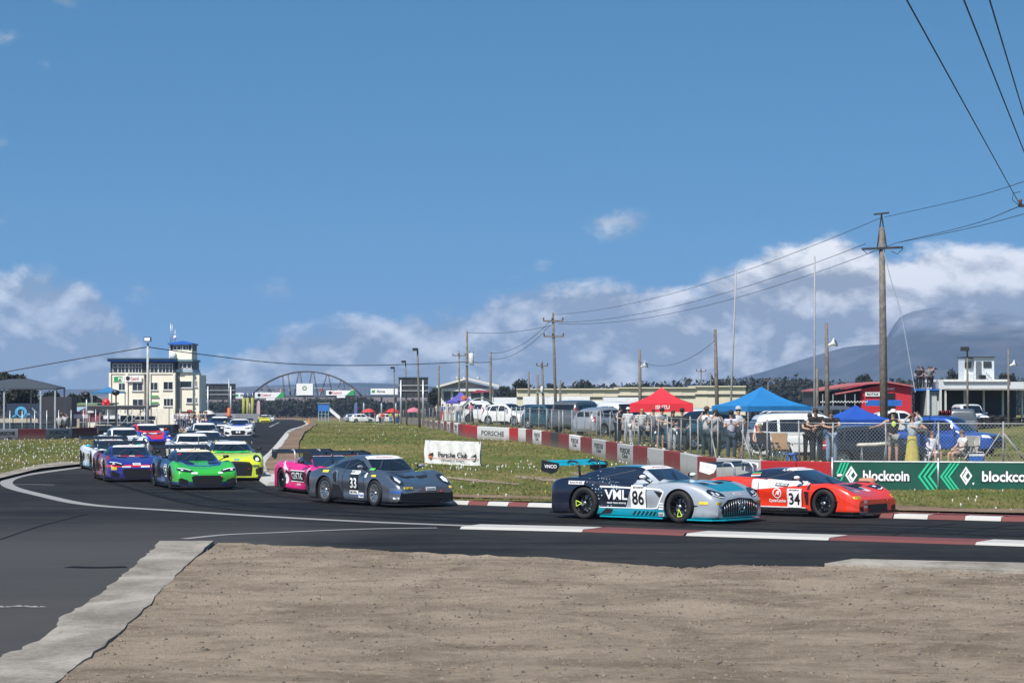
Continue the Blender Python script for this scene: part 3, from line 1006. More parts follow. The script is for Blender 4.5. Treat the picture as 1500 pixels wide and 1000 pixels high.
WIRE = wire_mat()
FPOST = mat('fence_post_zinc', (.27, .275, .28), .6, .25, var=.25, scale=4)
SHADE = mat('shade_net', (0.05, 0.10, 0.10), .9)
fence = thing('chain_link_fence', 'galvanised chain-link fence with leaning posts along the top of the barrier wall', 'fence')
post_px = [575, 583, 591, 598, 604, 611, 617, 623, 629, 634, 640, 645, 650, 656, 662, 668, 674, 681, 690, 700, 714, 728, 739, 750, 757, 763, 768, 776, 789, 801, 808, 819, 825, 838, 844, 856, 865, 874, 880, 893, 905, 917, 929, 935, 954, 964, 978, 983, 997, 1011.6, 1023, 1043, 1051, 1087.5, 1124, 1171, 1218.7,
           1298, 1374.6, 1469, 1560]


def behind(px, off=0.45):
    p = wall_at(px); q = wall_at(px + 3)
    d = (q - p).normalized()
    rd = p.normalized()                              # step back along the sight line until it is `off` behind the wall
    return p + rd * min(off / max(abs(rd.dot(Vector((-d.y, d.x)))), .2), off * 4)


pp = [behind(x) for x in post_px]
for i, p in enumerate(pp):
    z = g(p.y) + BANK; h = 1.36 + rnd.uniform(-.04, .08)
    lean = rnd.uniform(-.035, .035)
    MB().tube([(p.x, p.y, z - .1), (p.x + lean, p.y, z + h)], 0.03 if p.y < 110 else 0.036, 6).build('post', FPOST, fence)
for i, (p, q) in enumerate(zip(pp, pp[1:])):
    L = (q - p).length
    mb = MB(); zp, zq = g(p.y) + BANK, g(q.y) + BANK
    mb.add([(p.x, p.y, zp + .03), (q.x, q.y, zq + .03), (q.x, q.y, zq + 1.34), (p.x, p.y, zp + 1.34)], [(0, 1, 2, 3)])
    o = mb.build('wire_netting', WIRE, fence)
    uv = o.data.uv_layers.new(name='UVMap')
    for k, c in enumerate(((0, 0), (L, 0), (L, 1.17), (0, 1.17))): uv.data[k].uv = c
for px, s in ((1040, .22), (1086, .35), (1374, -.35), (1469, .9), (1465, -.75), (917, .25), (672, .3)):
    p = behind(px); z = g(p.y) + BANK
    q = behind(px + s * 45)
    MB().tube([(p.x, p.y, z + 1.05), (q.x, q.y, z)], 0.026, 6).build('brace', FPOST, fence)
MB().tube([(*behind(x, .45 if x < 1600 else .45), g(behind(x).y) + BANK + 1.335) for x in post_px[20:]], 0.012, 5, cap=False).build('top_wire', STEEL, fence)
# ================================================================ CARS
def hermite(tab):
    """smooth monotone interpolation through (x, value) rows"""
    t = sorted(tab); X = [a for a, _ in t]; Y = [b for _, b in t]; n = len(X)
    dl = [(Y[i + 1] - Y[i]) / (X[i + 1] - X[i]) for i in range(n - 1)]
    m = [dl[0]] + [0 if dl[i - 1] * dl[i] <= 0 else 2 * dl[i - 1] * dl[i] / (dl[i - 1] + dl[i]) for i in range(1, n - 1)] + [dl[-1]]
    def f(x):
        if x <= X[0]: return Y[0]
        if x >= X[-1]: return Y[-1]
        i = max(j for j in range(n - 1) if X[j] <= x)
        h = X[i + 1] - X[i]; s = (x - X[i]) / h
        return (2 * s ** 3 - 3 * s * s + 1) * Y[i] + (s ** 3 - 2 * s * s + s) * h * m[i] + (-2 * s ** 3 + 3 * s * s) * Y[i + 1] + (s ** 3 - s * s) * h * m[i + 1]
    return f


def catmull2(pts, n):
    return [(v.x, v.y) for v in spline([(a, b, 0) for a, b in pts], n)]


def loft(mb, sections, cap=True):
    """closed skin over mirrored half sections [(x, [(y,z)...])], first and last point on y=0"""
    rings = []
    for x, hs in sections:
        ring = [(x, y, z) for y, z in hs] + [(x, -y, z) for y, z in reversed(hs[1:-1])]
        rings.append(ring)
    n = len(rings[0]); o = 0
    vv = [p for r in rings for p in r]
    ff = []
    for i in range(len(rings) - 1):
        for k in range(n):
            k2 = (k + 1) % n
            ff.append((i * n + k, i * n + k2, (i + 1) * n + k2, (i + 1) * n + k))
    if cap:
        ff.append(tuple(range(n)))
        ff.append(tuple((len(rings) - 1) * n + k for k in reversed(range(n))))
    mb.add(vv, ff, 0, True)


def recalc(me):
    bm = bmesh.new(); bm.from_mesh(me)
    bmesh.ops.recalc_face_normals(bm, faces=bm.faces)
    bm.to_mesh(me); bm.free()


def apply_bool(me, cut):
    a = link('tmp_a', me); b = link('tmp_b', cut)
    md = a.modifiers.new('b', 'BOOLEAN'); md.operation = 'DIFFERENCE'; md.object = b; md.solver = 'EXACT'
    dg = bpy.context.evaluated_depsgraph_get()
    out = bpy.data.meshes.new_from_object(a.evaluated_get(dg))
    bpy.data.objects.remove(a); bpy.data.objects.remove(b)
    return out


class CarShape:
    """one car type: body skin with wheel arches, plus a tree to drape things on"""
    def __init__(s, sp):
        s.sp = sp
        W, ZS, ZC = hermite(sp['W']), hermite(sp['ZS']), hermite(sp['ZC'])
        ZB = hermite(sp.get('ZB', [(-3, .1), (3, .1)]))
        x0, x1 = sp['W'][0][0], sp['W'][-1][0]
        tuck = hermite(sp['TUCK']) if 'TUCK' in sp else (lambda x: 0.0)
        xs = []
        x = x0
        while x < x1 - 1e-6:
            xs.append(x); e = min(x - x0, x1 - x)
            x += 0.018 if e < .08 else 0.045
        xs.append(x1)
        secs = []
        dome = sp.get('DOME', 0.012)
        for x in xs:
            w, zs, zc, zb = W(x), ZS(x), ZC(x), ZB(x)
            tk = tuck(x); hgt = zs - zb
            pts = [(0, zb), (w * .6, zb), (w * .93, zb + .005), (w * (1 - tk * .6), zb + .06), (w * (1 - tk), zb + hgt * .35), (w, zb + hgt * .62), (w * .985, zb + hgt * .82),
                   (w * .945, zb + hgt * .945), (w * .86, zs), (w * .72, zs - .25 * (zs - zc) + dome * .2), (w * .5, zc + .35 * (zs - zc) + dome), (w * .25, zc + .1 * (zs - zc) + dome * 1.2), (0, zc + dome)]
            secs.append((x, catmull2(pts, 3)))
        mb = MB(); loft(mb, secs)
        me = mb.mesh('b', [BLACK, BLACK]); recalc(me)
        cut = MB()
        r = sp['R']
        for ax, rr in ((sp['AF'], r[0] + .045), (sp['AR'], r[1] + .05)):
            for sd_ in (-1, 1):
                M_ = Matrix.Translation((ax, sd_ * (sp['TRACK'] + .6), r[0])) @ Matrix.Rotation(R(90), 4, 'X')
                poly = [(rr * math.cos(a) * 1.02, rr * math.sin(a)) for a in [2 * math.pi * k / 40 for k in range(40)]]
                cut.prism(poly, -.85, .85, 0, M_)
        cm = cut.mesh('c', [BLACK]); recalc(cm)
        out = apply_bool(me, cm)
        # mark the cut faces (inside the arches) as dark
        dark = []
        for p in out.polygons:
            c = p.center; k = 0
            for ax, rr in ((sp['AF'], r[0] + .045), (sp['AR'], r[1] + .05)):
                dd = math.hypot(c.x - ax, c.z - r[0])
                if abs(dd - rr) < .03 and abs(c.y) > sp['TRACK'] - .27 and abs(p.normal.y) < .35 and Vector((c.x - ax, 0, c.z - r[0])).dot(p.normal) < 0: k = 1
                if dd < rr and abs(abs(c.y) - (sp['TRACK'] - .25)) < .03: k = 1
            dark.append(k)
        s.v = [tuple(v.co) for v in out.vertices]; s.f = [tuple(p.vertices) for p in out.polygons]; s.mi = list(dark)
        # cabin
        gh = sp['GH']
        ZR, WB, WR = hermite(gh['ZR']), hermite(gh['WB']), hermite(gh['WR'])
        g0, g1 = gh['ZR'][0][0], gh['ZR'][-1][0]
        N = 44; secs = []
        for i in range(N + 1):
            x = g0 + (g1 - g0) * i / N
            zr, wb, wr = ZR(x), WB(x), WR(x)
            zb = min(gh.get('BASE', .7), zr - .05); h = zr - zb
            pts = [(0, zb), (wb * .7, zb), (wb, zb + .01), (wb * .99, zb + h * .35), (wr + (wb - wr) * .42, zb + h * .68), (wr + (wb - wr) * .06, zb + h * .9), (wr * .86, zr - .022 * min(1, h * 3)), (wr * .5, zr - .005), (0, zr)]
            secs.append((x, catmull2(pts, 3)))
        cb = MB(); loft(cb, secs)
        cm2 = cb.mesh('c2'); recalc(cm2)
        o = len(s.v)
        s.v += [tuple(v.co) for v in cm2.vertices]
        s.f += [tuple(i + o for i in p.vertices) for p in cm2.polygons]; s.mi += [0] * len(cm2.polygons)
        for fn in sp.get('extra', ()):              # extra shells such as arches, scoops
            eb = MB(); fn(eb)
            em = eb.mesh('e'); recalc(em); o = len(s.v)
            s.v += [tuple(v.co) for v in em.vertices]; s.f += [tuple(i + o for i in p.vertices) for p in em.polygons]; s.mi += [0] * len(em.polygons)
        s.bvh = BVHTree.FromPolygons([Vector(v) for v in s.v], s.f)

    def body_mesh(s, m):
        mb = MB(); mb.v, mb.f, mb.mi, mb.sm = s.v, s.f, s.mi, [True] * len(s.f)
        return mb.mesh('body', [m, BLACK], 38)

    def hit(s, u, v, axis):
        if axis == 'R': o, d = Vector((u, -3, v)), Vector((0, 1, 0))
        elif axis == 'L': o, d = Vector((u, 3, v)), Vector((0, -1, 0))
        elif axis == 'T': o, d = Vector((u, v, 4)), Vector((0, 0, -1))
        elif axis == 'F': o, d = Vector((5, u, v)), Vector((-1, 0, 0))
        else: o, d = Vector((-5, u, v)), Vector((1, 0, 0))
        p, n, _, _ = s.bvh.ray_cast(o, d)
        if p is None: return None
        if n.dot(d) > 0: n = -n
        return p, n, d

    def drape(s, mb, poly, axis, off=.005, res=.06, mi=0, curve=0):
        if curve: poly = catmull2(list(poly), curve) if False else [(v.x, v.y) for v in spline([(a, b, 0) for a, b in poly], curve, True)]
        xs = [p[0] for p in poly]; ys = [p[1] for p in poly]
        pp = []
        for i, p in enumerate(poly):
            q = poly[(i + 1) % len(poly)]; k = max(1, int(math.hypot(q[0] - p[0], q[1] - p[1]) / res))
            for j in range(k): pp.append((p[0] + (q[0] - p[0]) * j / k, p[1] + (q[1] - p[1]) * j / k))
        inner = []
        y = min(ys) + res / 2
        while y < max(ys):
            x = min(xs) + res / 2
            while x < max(xs):
                if inside(poly, x, y): inner.append((x, y))
                x += res
            y += res
        vv, ff = cdt(pp, inner)
        return s.drape_mesh(mb, vv, ff, axis, off, mi)

    def drape_mesh(s, mb, vv, ff, axis, off=.005, mi=0):
        out, ok = [], []
        for a, b in vv:
            h = s.hit(a, b, axis)
            if h is None: out.append((0, 0, 0)); ok.append(False)
            else:
                p, n, d = h
                out.append(tuple(p + n * off * .8 - d * off * .4)); ok.append(True)
        ff = [f for f in ff if all(ok[i] for i in f) and max((Vector(out[f[i]]) - Vector(out[f[i - 1]])).length for i in range(len(f))) < .5]
        used = sorted({i for f in ff for i in f}); ix = {o: i for i, o in enumerate(used)}
        mb.add([out[i] for i in used], [tuple(ix[i] for i in f) for f in ff], mi, True)
        return mb

    def text(s, mb, txt, size, u, v, axis, off=.011, bold=.02, width=None, mi=0, ang=0.0, shear=0.0):
        vv, ff = text_mesh(txt, size, 1.0, bold, 'CENTER', shear)
        k = 1.0
        if width: k = width / (max(p[0] for p in vv) - min(p[0] for p in vv))
        sgn = -1 if axis == 'L' else 1
        ca, sa = math.cos(ang), math.sin(ang)
        if axis == 'T':      # read from the front: text right = -y... from ahead looking back, +y is on the viewer's right
            vv = [(u - (b), v + (a * k)) for a, b in vv]
        else:
            vv = [(u + sgn * (a * k * ca - b * sa), v + a * k * sa + b * ca) for a, b in vv]
        return s.drape_mesh(mb, vv, ff, axis, off, mi)


def mirror(poly):
    return [(a, -b) for a, b in poly]


_cache = {}


def wheel_meshes(r, w, style, rimmat):
    key = (r, w, style, rimmat.name)
    if key in _cache: return _cache[key]
    t = MB()
    hw = w / 2; ri = r * .69
    t.lathe([(ri, -hw * .9), (ri + .01, -hw * .98), (r * .86, -hw * 1.03), (r * .955, -hw * .96), (r, -hw * .78), (r + .002, 0), (r, hw * .78), (r * .955, hw * .96), (r * .86, hw * 1.03), (ri + .01, hw * .98), (ri, hw * .9)], 36)
    tm = t.mesh('tyre', TYRE)
    m = MB()
    # barrel, lip and dish behind the spokes; outer side is +z
    m.lathe([(ri * 1.005, hw * .92), (ri * .94, hw * .93), (ri * .90, hw * .72), (ri * .88, -hw * .9)], 32)
    m.lathe([(ri * .9, -hw * .1), (0.02, -hw * .1)], 24, mi=1)
    m.lathe([(ri * .74, -hw * .02), (ri * .74, hw * .02), (ri * .35, hw * .02)], 24, mi=2)   # brake disc
    n = style[0]
    for k in range(n):
        a0 = 2 * math.pi * k / n
        for da in ((-style[1], style[1]) if style[1] else (0,)):
            p = [(.045 * math.cos(a0) if False else .03 * math.cos(a0), .03 * math.sin(a0), hw * .56), (ri * .92 * math.cos(a0 + da), ri * .92 * math.sin(a0 + da), hw * .80)]
            m.bar(p[0], p[1], .021 * style[2], .03)
    m.lathe([(0.0, hw * .78), (.03, hw * .78), (.045, hw * .7), (.06, hw * .5)], 12, mi=3)
    rm = m.mesh('rim', [rimmat, BLACK, STEEL, REDM if style[3] else RIMS], 40)
    _cache[key] = (tm, rm)
    return tm, rm


def livery(name, base, layers=(), metal=0.0, rough=.32, coat=.9):
    """car paint: colour fields set in the car's own coordinates"""
    m = bpy.data.materials.new(name); m.use_nodes = True
    t = NT(m.node_tree)
    b = t.n('ShaderNodeBsdfPrincipled'); o = t.n('ShaderNodeOutputMaterial'); t.l(b.outputs[0], o.inputs[0])
    tc = t.n('ShaderNodeTexCoord'); p = tc.outputs['Object']
    sx = t.n('ShaderNodeSeparateXYZ'); t.l(p, sx.inputs[0])
    cx = t.n('ShaderNodeCombineXYZ'); t.l(sx.outputs[0], cx.inputs[0]); t.l(t.m('ABSOLUTE', sx.outputs[1]), cx.inputs[1]); t.l(sx.outputs[2], cx.inputs[2])
    ab = cx.outputs[0]
    c = None
    cur = base
    for colr, conds in layers:
        msk = None
        for cd in conds:
            if cd[0] == 'noise':
                k = t.m('GREATER_THAN', t.noise(p, cd[1], 4, .6), cd[2])
            elif cd[0] == 'dots':
                v = t.n('ShaderNodeTexVoronoi'); t.l(p, v.inputs['Vector']); v.inputs['Scale'].default_value = cd[1]; v.inputs['Randomness'].default_value = .35
                k = t.m('LESS_THAN', v.outputs['Distance'], cd[2])
            else:
                k = t.m('GREATER_THAN', t.vm('DOT_PRODUCT', ab if len(cd) < 5 else p, cd[:3]), cd[3])
            msk = k if msk is None else t.m('MULTIPLY', msk, k)
        cur = t.mix(msk, cur, colr)
    # road film: faint dust low on the flanks
    n = t.noise(p, 5.0, 5, .65)
    low = t.m('MULTIPLY', t.ss(sx.outputs[2], .55, .1), t.m('MULTIPLY', t.ss(n, .35, .75), .35))
    cur = t.mix(low, cur, (.09, .08, .07))
    t.l(cur, b.inputs['Base Color'])
    b.inputs['Metallic'].default_value = metal
    t.l(t.m('MULTIPLY_ADD', n, .18, rough - .09), b.inputs['Roughness'])
    b.inputs['Coat Weight'].default_value = coat; b.inputs['Coat Roughness'].default_value = .05
    return m


HEADLAMP = mat('headlamp_bowl', (0.012, 0.013, 0.015), .12, coat=1.0, var=0)
MESHM = mat('grille_mesh', (0.008, 0.008, 0.009), .6)
WINBLUE = mat('screen_glass', (0.012, 0.018, 0.035), .04, coat=1.0, var=0)
CAGE = mat('cage_grey', (.045, .05, .06), .4, var=0)


def race_car(shape, name, label, paint_m, px, py, yaw, opts):
    """shape: CarShape; (px, py) pixel where the midpoint of the car stands on the track; yaw in degrees"""
    sp = shape.sp
    p0 = G(px, py)
    t = thing(name, label, 'race car', p0, R(yaw), 'race cars in the pack on the track')
    t.scale = (opts.get('size', 1.0),) * 3
    body = link('body', shape.body_mesh(paint_m), t)
    D = lambda nm, polys, m, off=.005, res=.06, curve=0, parent=t: [shape.drape(mb_, pl_, ax_, off, res, 0, curve) for mb_ in [MB()] for (pl_, ax_) in polys] and None

    def dr(nm, items, m, off=.005, res=.06, curve=0, parent=t):
        mb = MB()
        for pl_, ax_ in items: shape.drape(mb, pl_, ax_, off, res, 0, curve)
        if not mb.f: return None
        return mb.build(nm, m, parent, 50)

    def tx(nm, s_, size, u, v, ax, m, parent=t, **k):
        mb = MB(); shape.text(mb, s_, size, u, v, ax, **k)
        if mb.f: return mb.build(nm, m, parent)

    far = opts.get('far', False)
    # glazing
    gm = opts.get('glass', GLASS)
    ws = dr('windscreen', [(sp['WS'], 'T')], gm, .006, .05)
    for sd_ in 'RL':
        sw = dr('side_window', [(sp['SW'], sd_)], gm, .006, .06)
        if sp.get('SW2'): dr('quarter_window', [(sp['SW2'], sd_)], gm, .006, .06)
    if sp.get('RW'): dr('rear_window', [(sp['RW'], 'T')], gm, .006, .08)
    # sun strip along the top of the windscreen
    bn = dr('sun_strip', [(sp['STRIP'], 'T')], opts.get('strip', WHITE), .010, .05)
    if bn and not far:
        sc = sum(p[0] for p in sp['STRIP']) / len(sp['STRIP'])
        tx('lettering', opts.get('strip_text', 'MOTORSPORT'), .085, sc, 0, 'T', opts.get('strip_ink', C('ink_red', (.5, .06, .08))), bn, off=.017, width=.55)
    # lamps
    for k in (1, -1):
        q = [(a * k, b) for a, b in sp['HL'][0]] if sp['HL'][1] == 'F' else [(a, b * k) for a, b in sp['HL'][0]]
        hl = dr('headlight', [(q, sp['HL'][1])], opts.get('lampm', HEADLAMP), .006, .03, sp.get('HLC', 0))
        for li in sp['LED']:
            q = [(a * k, b) for a, b in li] if sp['HL'][1] == 'F' else [(a, b * k) for a, b in li]
            dr('lens', [(q, sp['HL'][1])], LENS, .013, .03, 0, hl)
    # openings
    for gname, poly, ax, m in sp['OPEN']:
        ms = MESHM if m == 'mesh' else m
        if ax == 'FM':
            for k in (1, -1): dr(gname, [([(a * k, b) for a, b in poly], 'F')], ms, .007, .04)
        elif ax == 'TM':
            for k in (1, -1): dr(gname, [([(a, b * k) for a, b in poly], 'T')], ms, .007, .04)
        elif ax == 'SM':
            for sd_ in 'RL': dr(gname, [(poly, sd_)], ms, .007, .05)
        else: dr(gname, [(poly, ax)], ms, .007, .04)
    # front splitter, side skirts, rear diffuser
    L1 = sp['W'][-1][0]; L0 = sp['W'][0][0]; hw = sp['HW']
    xf = L1 - .32
    spl = [(xf - .42, hw * .98), (xf, hw * 1.0), (L1 - .1, hw * .93), (L1 + .09, hw * .66), (L1 + .14, hw * .3), (L1 + .15, 0)]
    poly = spl + [(a, -b) for a, b in reversed(spl[:-1])]
    MB().prism(poly, .07, .10).build('splitter', opts.get('splitter', CARBON), t)
    for k in (1, -1):
        a, b = sp['AR'] + sp['R'][1] + .1, sp['AF'] - sp['R'][0] - .1
        MB().prism([(a, k * hw * .80), (a, k * hw * .985), (b, k * hw * .955), (b, k * hw * .80)], .075, .105).build('side_skirt', opts.get('skirt', CARBON), t)
        # fender lips: curved dive planes on the nose corners
        if sp.get('DIVE'):
            x_, z_ = sp['DIVE']
            MB().add([(x_, k * hw * .80, z_ - .02), (x_ - .38, k * hw * .985, z_ + .06), (x_ - .36, k * hw * 1.02, z_ + .08), (x_ + .05, k * hw * .86, z_ + .0),
                      (x_, k * hw * .80, z_ - .035), (x_ - .38, k * hw * .985, z_ + .045), (x_ - .36, k * hw * 1.02, z_ + .065), (x_ + .05, k * hw * .86, z_ - .015)],
                     [(0, 1, 2, 3), (7, 6, 5, 4), (0, 3, 7, 4), (3, 2, 6, 7), (2, 1, 5, 6), (1, 0, 4, 5)]).build('dive_plane', CARBON, t)
    mb = MB().box((L0 + .12, 0, .13), (.34, hw * 1.6, .06))
    for k in range(-3, 4): mb.box((L0 + .05, k * .2, .2), (.3, .012, .16))
    mb.build('diffuser', CARBON, t)
    for k in (1, -1):
        MB().prism([(L0 - .012, k * hw * .42), (L0 - .012, k * hw * .72), (L0 + .05, k * hw * .72), (L0 + .05, k * hw * .42)], .62, .70).build('tail_light', REDM, t)
    # rear wing
    wx, wz, ww, wc = sp['WING']
    if far: wz, ww, wc = wz - .10, ww * .9, wc * .75
    wm = opts.get('wing', CARBON)
    foil = [(-.0, .0), (.06, .028), (.16, .034), (.28, .02), (wc, -.005), (.28, -.005), (.16, -.012), (.06, -.014)]
    M_ = Matrix(((-1, 0, 0, wx + wc * .5), (0, 0, -1, 0), (0, 1, 0, wz), (0, 0, 0, 1)))
    wing = MB()
    prof = [(wx + wc * .5 - a, wz + b * 1.3 + a * .10) for a, b in foil]
    n_ = len(prof)
    vv = [(a, s_ * ww, b) for s_ in (-1, 1) for a, b in prof]
    wing.add(vv, [tuple(range(n_)), tuple(reversed(range(n_, 2 * n_)))] + [(i, i + n_, (i + 1) % n_ + n_, (i + 1) % n_) for i in range(n_)])
    fx = wx - wc * .5
    wing.add([(fx - .02, s_ * ww, wz + .05 + dz) for s_ in (-1, 1) for dz in (0, .012)] + [(fx - .10, s_ * ww, wz + .10 + dz) for s_ in (-1, 1) for dz in (0, .012)],
             [(0, 2, 6, 4), (1, 5, 7, 3), (0, 4, 5, 1), (2, 3, 7, 6), (0, 1, 3, 2), (4, 6, 7, 5)])
    wo = wing.build('rear_wing', wm, t, 30)
    for k in (1, -1):
        ep = [(wx + wc * .62, wz - .02), (wx + wc * .60, wz + .06), (wx - wc * .60 - .07, wz + .13), (wx - wc * .60 - .09, wz - .12), (wx + .0, wz - .19), (wx + wc * .4, wz - .14)]
        me_ = MB(); M2 = Matrix(((1, 0, 0, 0), (0, 0, 1, k * (ww + .008)), (0, 1, 0, 0), (0, 0, 0, 1)))
        me_.prism(ep, -.008, .008, 0, M2)
        eo = me_.build('end_plate', opts.get('plate', wm), wo)
        if opts.get('plate_text') and k == -1:
            text_on('lettering', opts['plate_text'], .11, (wx - .02, -(ww + .02), wz - .02), (1, 0, 0), (0, 0, 1), opts.get('plate_ink', TXTW), eo, width=.36)
        # swan-neck mounts
        y_ = k * sp.get('MOUNT', .42)
        h = shape.hit(wx + .22, y_, 'T'); zb_ = h[0].z if h else .9
        if sp.get('SWAN', True):
            MB().tube([(wx + .42, y_, zb_ - .12), (wx + .40, y_, wz - .02), (wx + .30, y_, wz + .09), (wx + .12, y_, wz + .10), (wx + .02, y_, wz + .02)], .028, 6).build('wing_mount', opts.get('mount', CARBON), wo)
        else:
            MB().bar((wx + .12, y_, zb_ - .15), (wx + .02, y_, wz + .0), .03, .14).build('wing_mount', opts.get('mount', CARBON), wo)
    # mirrors
    mx, my, mz = sp['MIRROR']
    for k in (1, -1):
        mb = MB()
        mb.sphere((mx, k * my, mz), (.075, .095, .048), 12, 8)
        mo = mb.build('mirror', opts.get('mirror', WHITE), t)
        MB().bar((mx + .02, k * (my - .24), mz - .13), (mx, k * (my - .02), mz - .03), .05, .025).build('mirror_arm', CARBON, mo)
        MB().add([(mx - .085, k * (my - .085), mz - .04), (mx - .085, k * (my + .085), mz - .04), (mx - .085, k * (my + .085), mz + .04), (mx - .085, k * (my - .085), mz + .04)], [(0, 1, 2, 3)]).build('mirror_glass', GLASS, mo)
    # wheels
    st = sp['RIMSTYLE']
    for ax, rr in ((sp['AF'], sp['R'][0]), (sp['AR'], sp['R'][1])):
        for k in (1, -1):
            w_ = .30 if ax > 0 else .31
            tm, rm = wheel_meshes(rr, w_, st, opts.get('rim', RIM))
            steer = R(opts.get('steer', 0)) if ax > 0 else 0
            wh = link('wheel', None, t, (ax, k * (sp['TRACK'] - .005), rr), None)
            wh.rotation_euler = (Matrix.Rotation(steer, 3, 'Z') @ Matrix.Rotation(R(-90 * k), 3, 'X') @ Matrix.Rotation(rnd.uniform(0, 6), 3, 'Z')).to_euler()
            link('tyre', tm, wh); link('rim', rm, wh)
            if opts.get('mark') and k == opts.get('side', -1):
                a0 = rnd.uniform(-.5, .5)
                mm = MB(); ri = rr * .69
                pts = [(ri * .22, a0), (ri * .90, a0 - .30), (ri * .90, a0 + .30)]
                q = [(r_ * math.cos(a_), r_ * math.sin(a_), .30 * .45) for r_, a_ in pts]
                for i in range(3): mm.bar(q[i], q[(i + 1) % 3], .016, .012)
                mm.build('spoke_tape', opts['mark'], wh)
    # shut lines of doors and bonnet, cage bars behind the glass
    if not far:
        for sd_ in 'RL':
            x0_, x1_ = min(p[0] for p in sp['SW']), max(p[0] for p in sp['SW'])
            zt_ = min(p[1] for p in sp['SW'])
            for xx in (x0_ + .02, x1_ + .06):
                dr('shut_line', [([(xx - .008, .26), (xx + .008, .26), (xx + .008, zt_), (xx - .008, zt_)], sd_)], BLACK, .004, .08)
            zc_ = (zt_ + max(p[1] for p in sp['SW'])) / 2
            for (a_, b_, c_, d_) in ((x0_ + .10, zt_ + .02, x1_ - .45, zt_ + .20),):
                dr('cage_bar', [([(a_, b_), (c_, d_), (c_, d_ + .022), (a_, b_ + .022)], sd_)], CAGE, .009, .08)
        xw = max(p[0] for p in sp['WS'])
        dr('shut_line', [([(xw + .04, -.62), (xw + .10, 0), (xw + .04, .62), (xw + .055, .62), (xw + .115, 0), (xw + .055, -.62)], 'T')], BLACK, .004, .08)
        for k in (1, -1):
            dr('shut_line', [([(xw + .05, k * .62), (xw + .65, k * .52), (xw + .65, k * .535), (xw + .05, k * .635)], 'T')], BLACK, .004, .08)
            dr('screen_strip', [([(xw - .55, k * .10), (xw - .14, k * .46), (xw - .12, k * .44), (xw - .53, k * .08)], 'T')], CAGE, .009, .06)  # grey cage strips laid over the glass, coloured to look like a reflection
    # a rod aerial, roof vent, tow eye
    rf = shape.hit(-.1, 0.0, 'T')[0]
    MB().tube([(-.1, 0, rf.z - .01), (-.16, 0, rf.z + .16)], .006, 5).build('aerial', BLACK, t)
    h = shape.hit(-.35, 0.28, 'F')
    MB().tube([(L1 - .06, .45 * hw, .40), (L1 + .04, .45 * hw, .40)], .022, 8).build('tow_eye', REDM, t)
    # wipers
    w0 = [p for p in sp['WS']]
    xm = max(p[0] for p in w0)
    mbw = MB()
    pts = [shape.hit(xm - .05 - .28 * i / 4, -.10 + .16 * i / 4, 'T') for i in range(5)]
    mbw.tube([h_[0] + h_[1] * .03 for h_ in pts if h_], .012, 5).build('wiper', BLACK, t)
    if opts.get('decals'):
        opts['decals'](shape, t, dr, tx)
    return t


# ---- number plates and stickers
def number_panel(tx, dr, side, num, u, v, w=.42, h=.50, pm=WHITE, ink=TXTB, head=True):
    p = dr('number_panel', [([(u - w / 2, v - h / 2), (u + w / 2, v - h / 2), (u + w / 2, v + h / 2), (u - w / 2, v + h / 2)], side)], pm, .009, .06)
    if p:
        tx('lettering', num, h * .86, u, v - h * .08, side, ink, p, off=.016, bold=.02, width=w * .78)
        if head: tx('lettering', 'MOTORSPORT', h * .13, u, v + h * .41, side, ink, p, off=.016, width=w * .7)
    return p


def sticker(dr, tx, ax, u, v, w, h, m, txt=None, ink=TXTB, ang=0.0, name='sticker'):
    ca, sa = math.cos(ang), math.sin(ang)
    q = [(-w / 2, -h / 2), (w / 2, -h / 2), (w / 2, h / 2), (-w / 2, h / 2)]
    if ax == 'T': poly = [(u - (a * sa + b * ca), v + a * ca - b * sa) for a, b in q]
    else: poly = [(u + a * ca - b * sa, v + a * sa + b * ca) for a, b in q]
    o = dr(name, [(poly, ax)], m, .009, .05)
    if o and txt: tx('lettering', txt, h * .8, u, v, ax, ink, o, off=.015, width=w * .8, **({'ang': ang} if ax != 'T' else {}))
    return o


def flip_ang(ax, a): return -a if ax == 'L' else a
# ---------------------------------------------------------------- the five body types
def hood_bulge(pts, w, h):
    return None


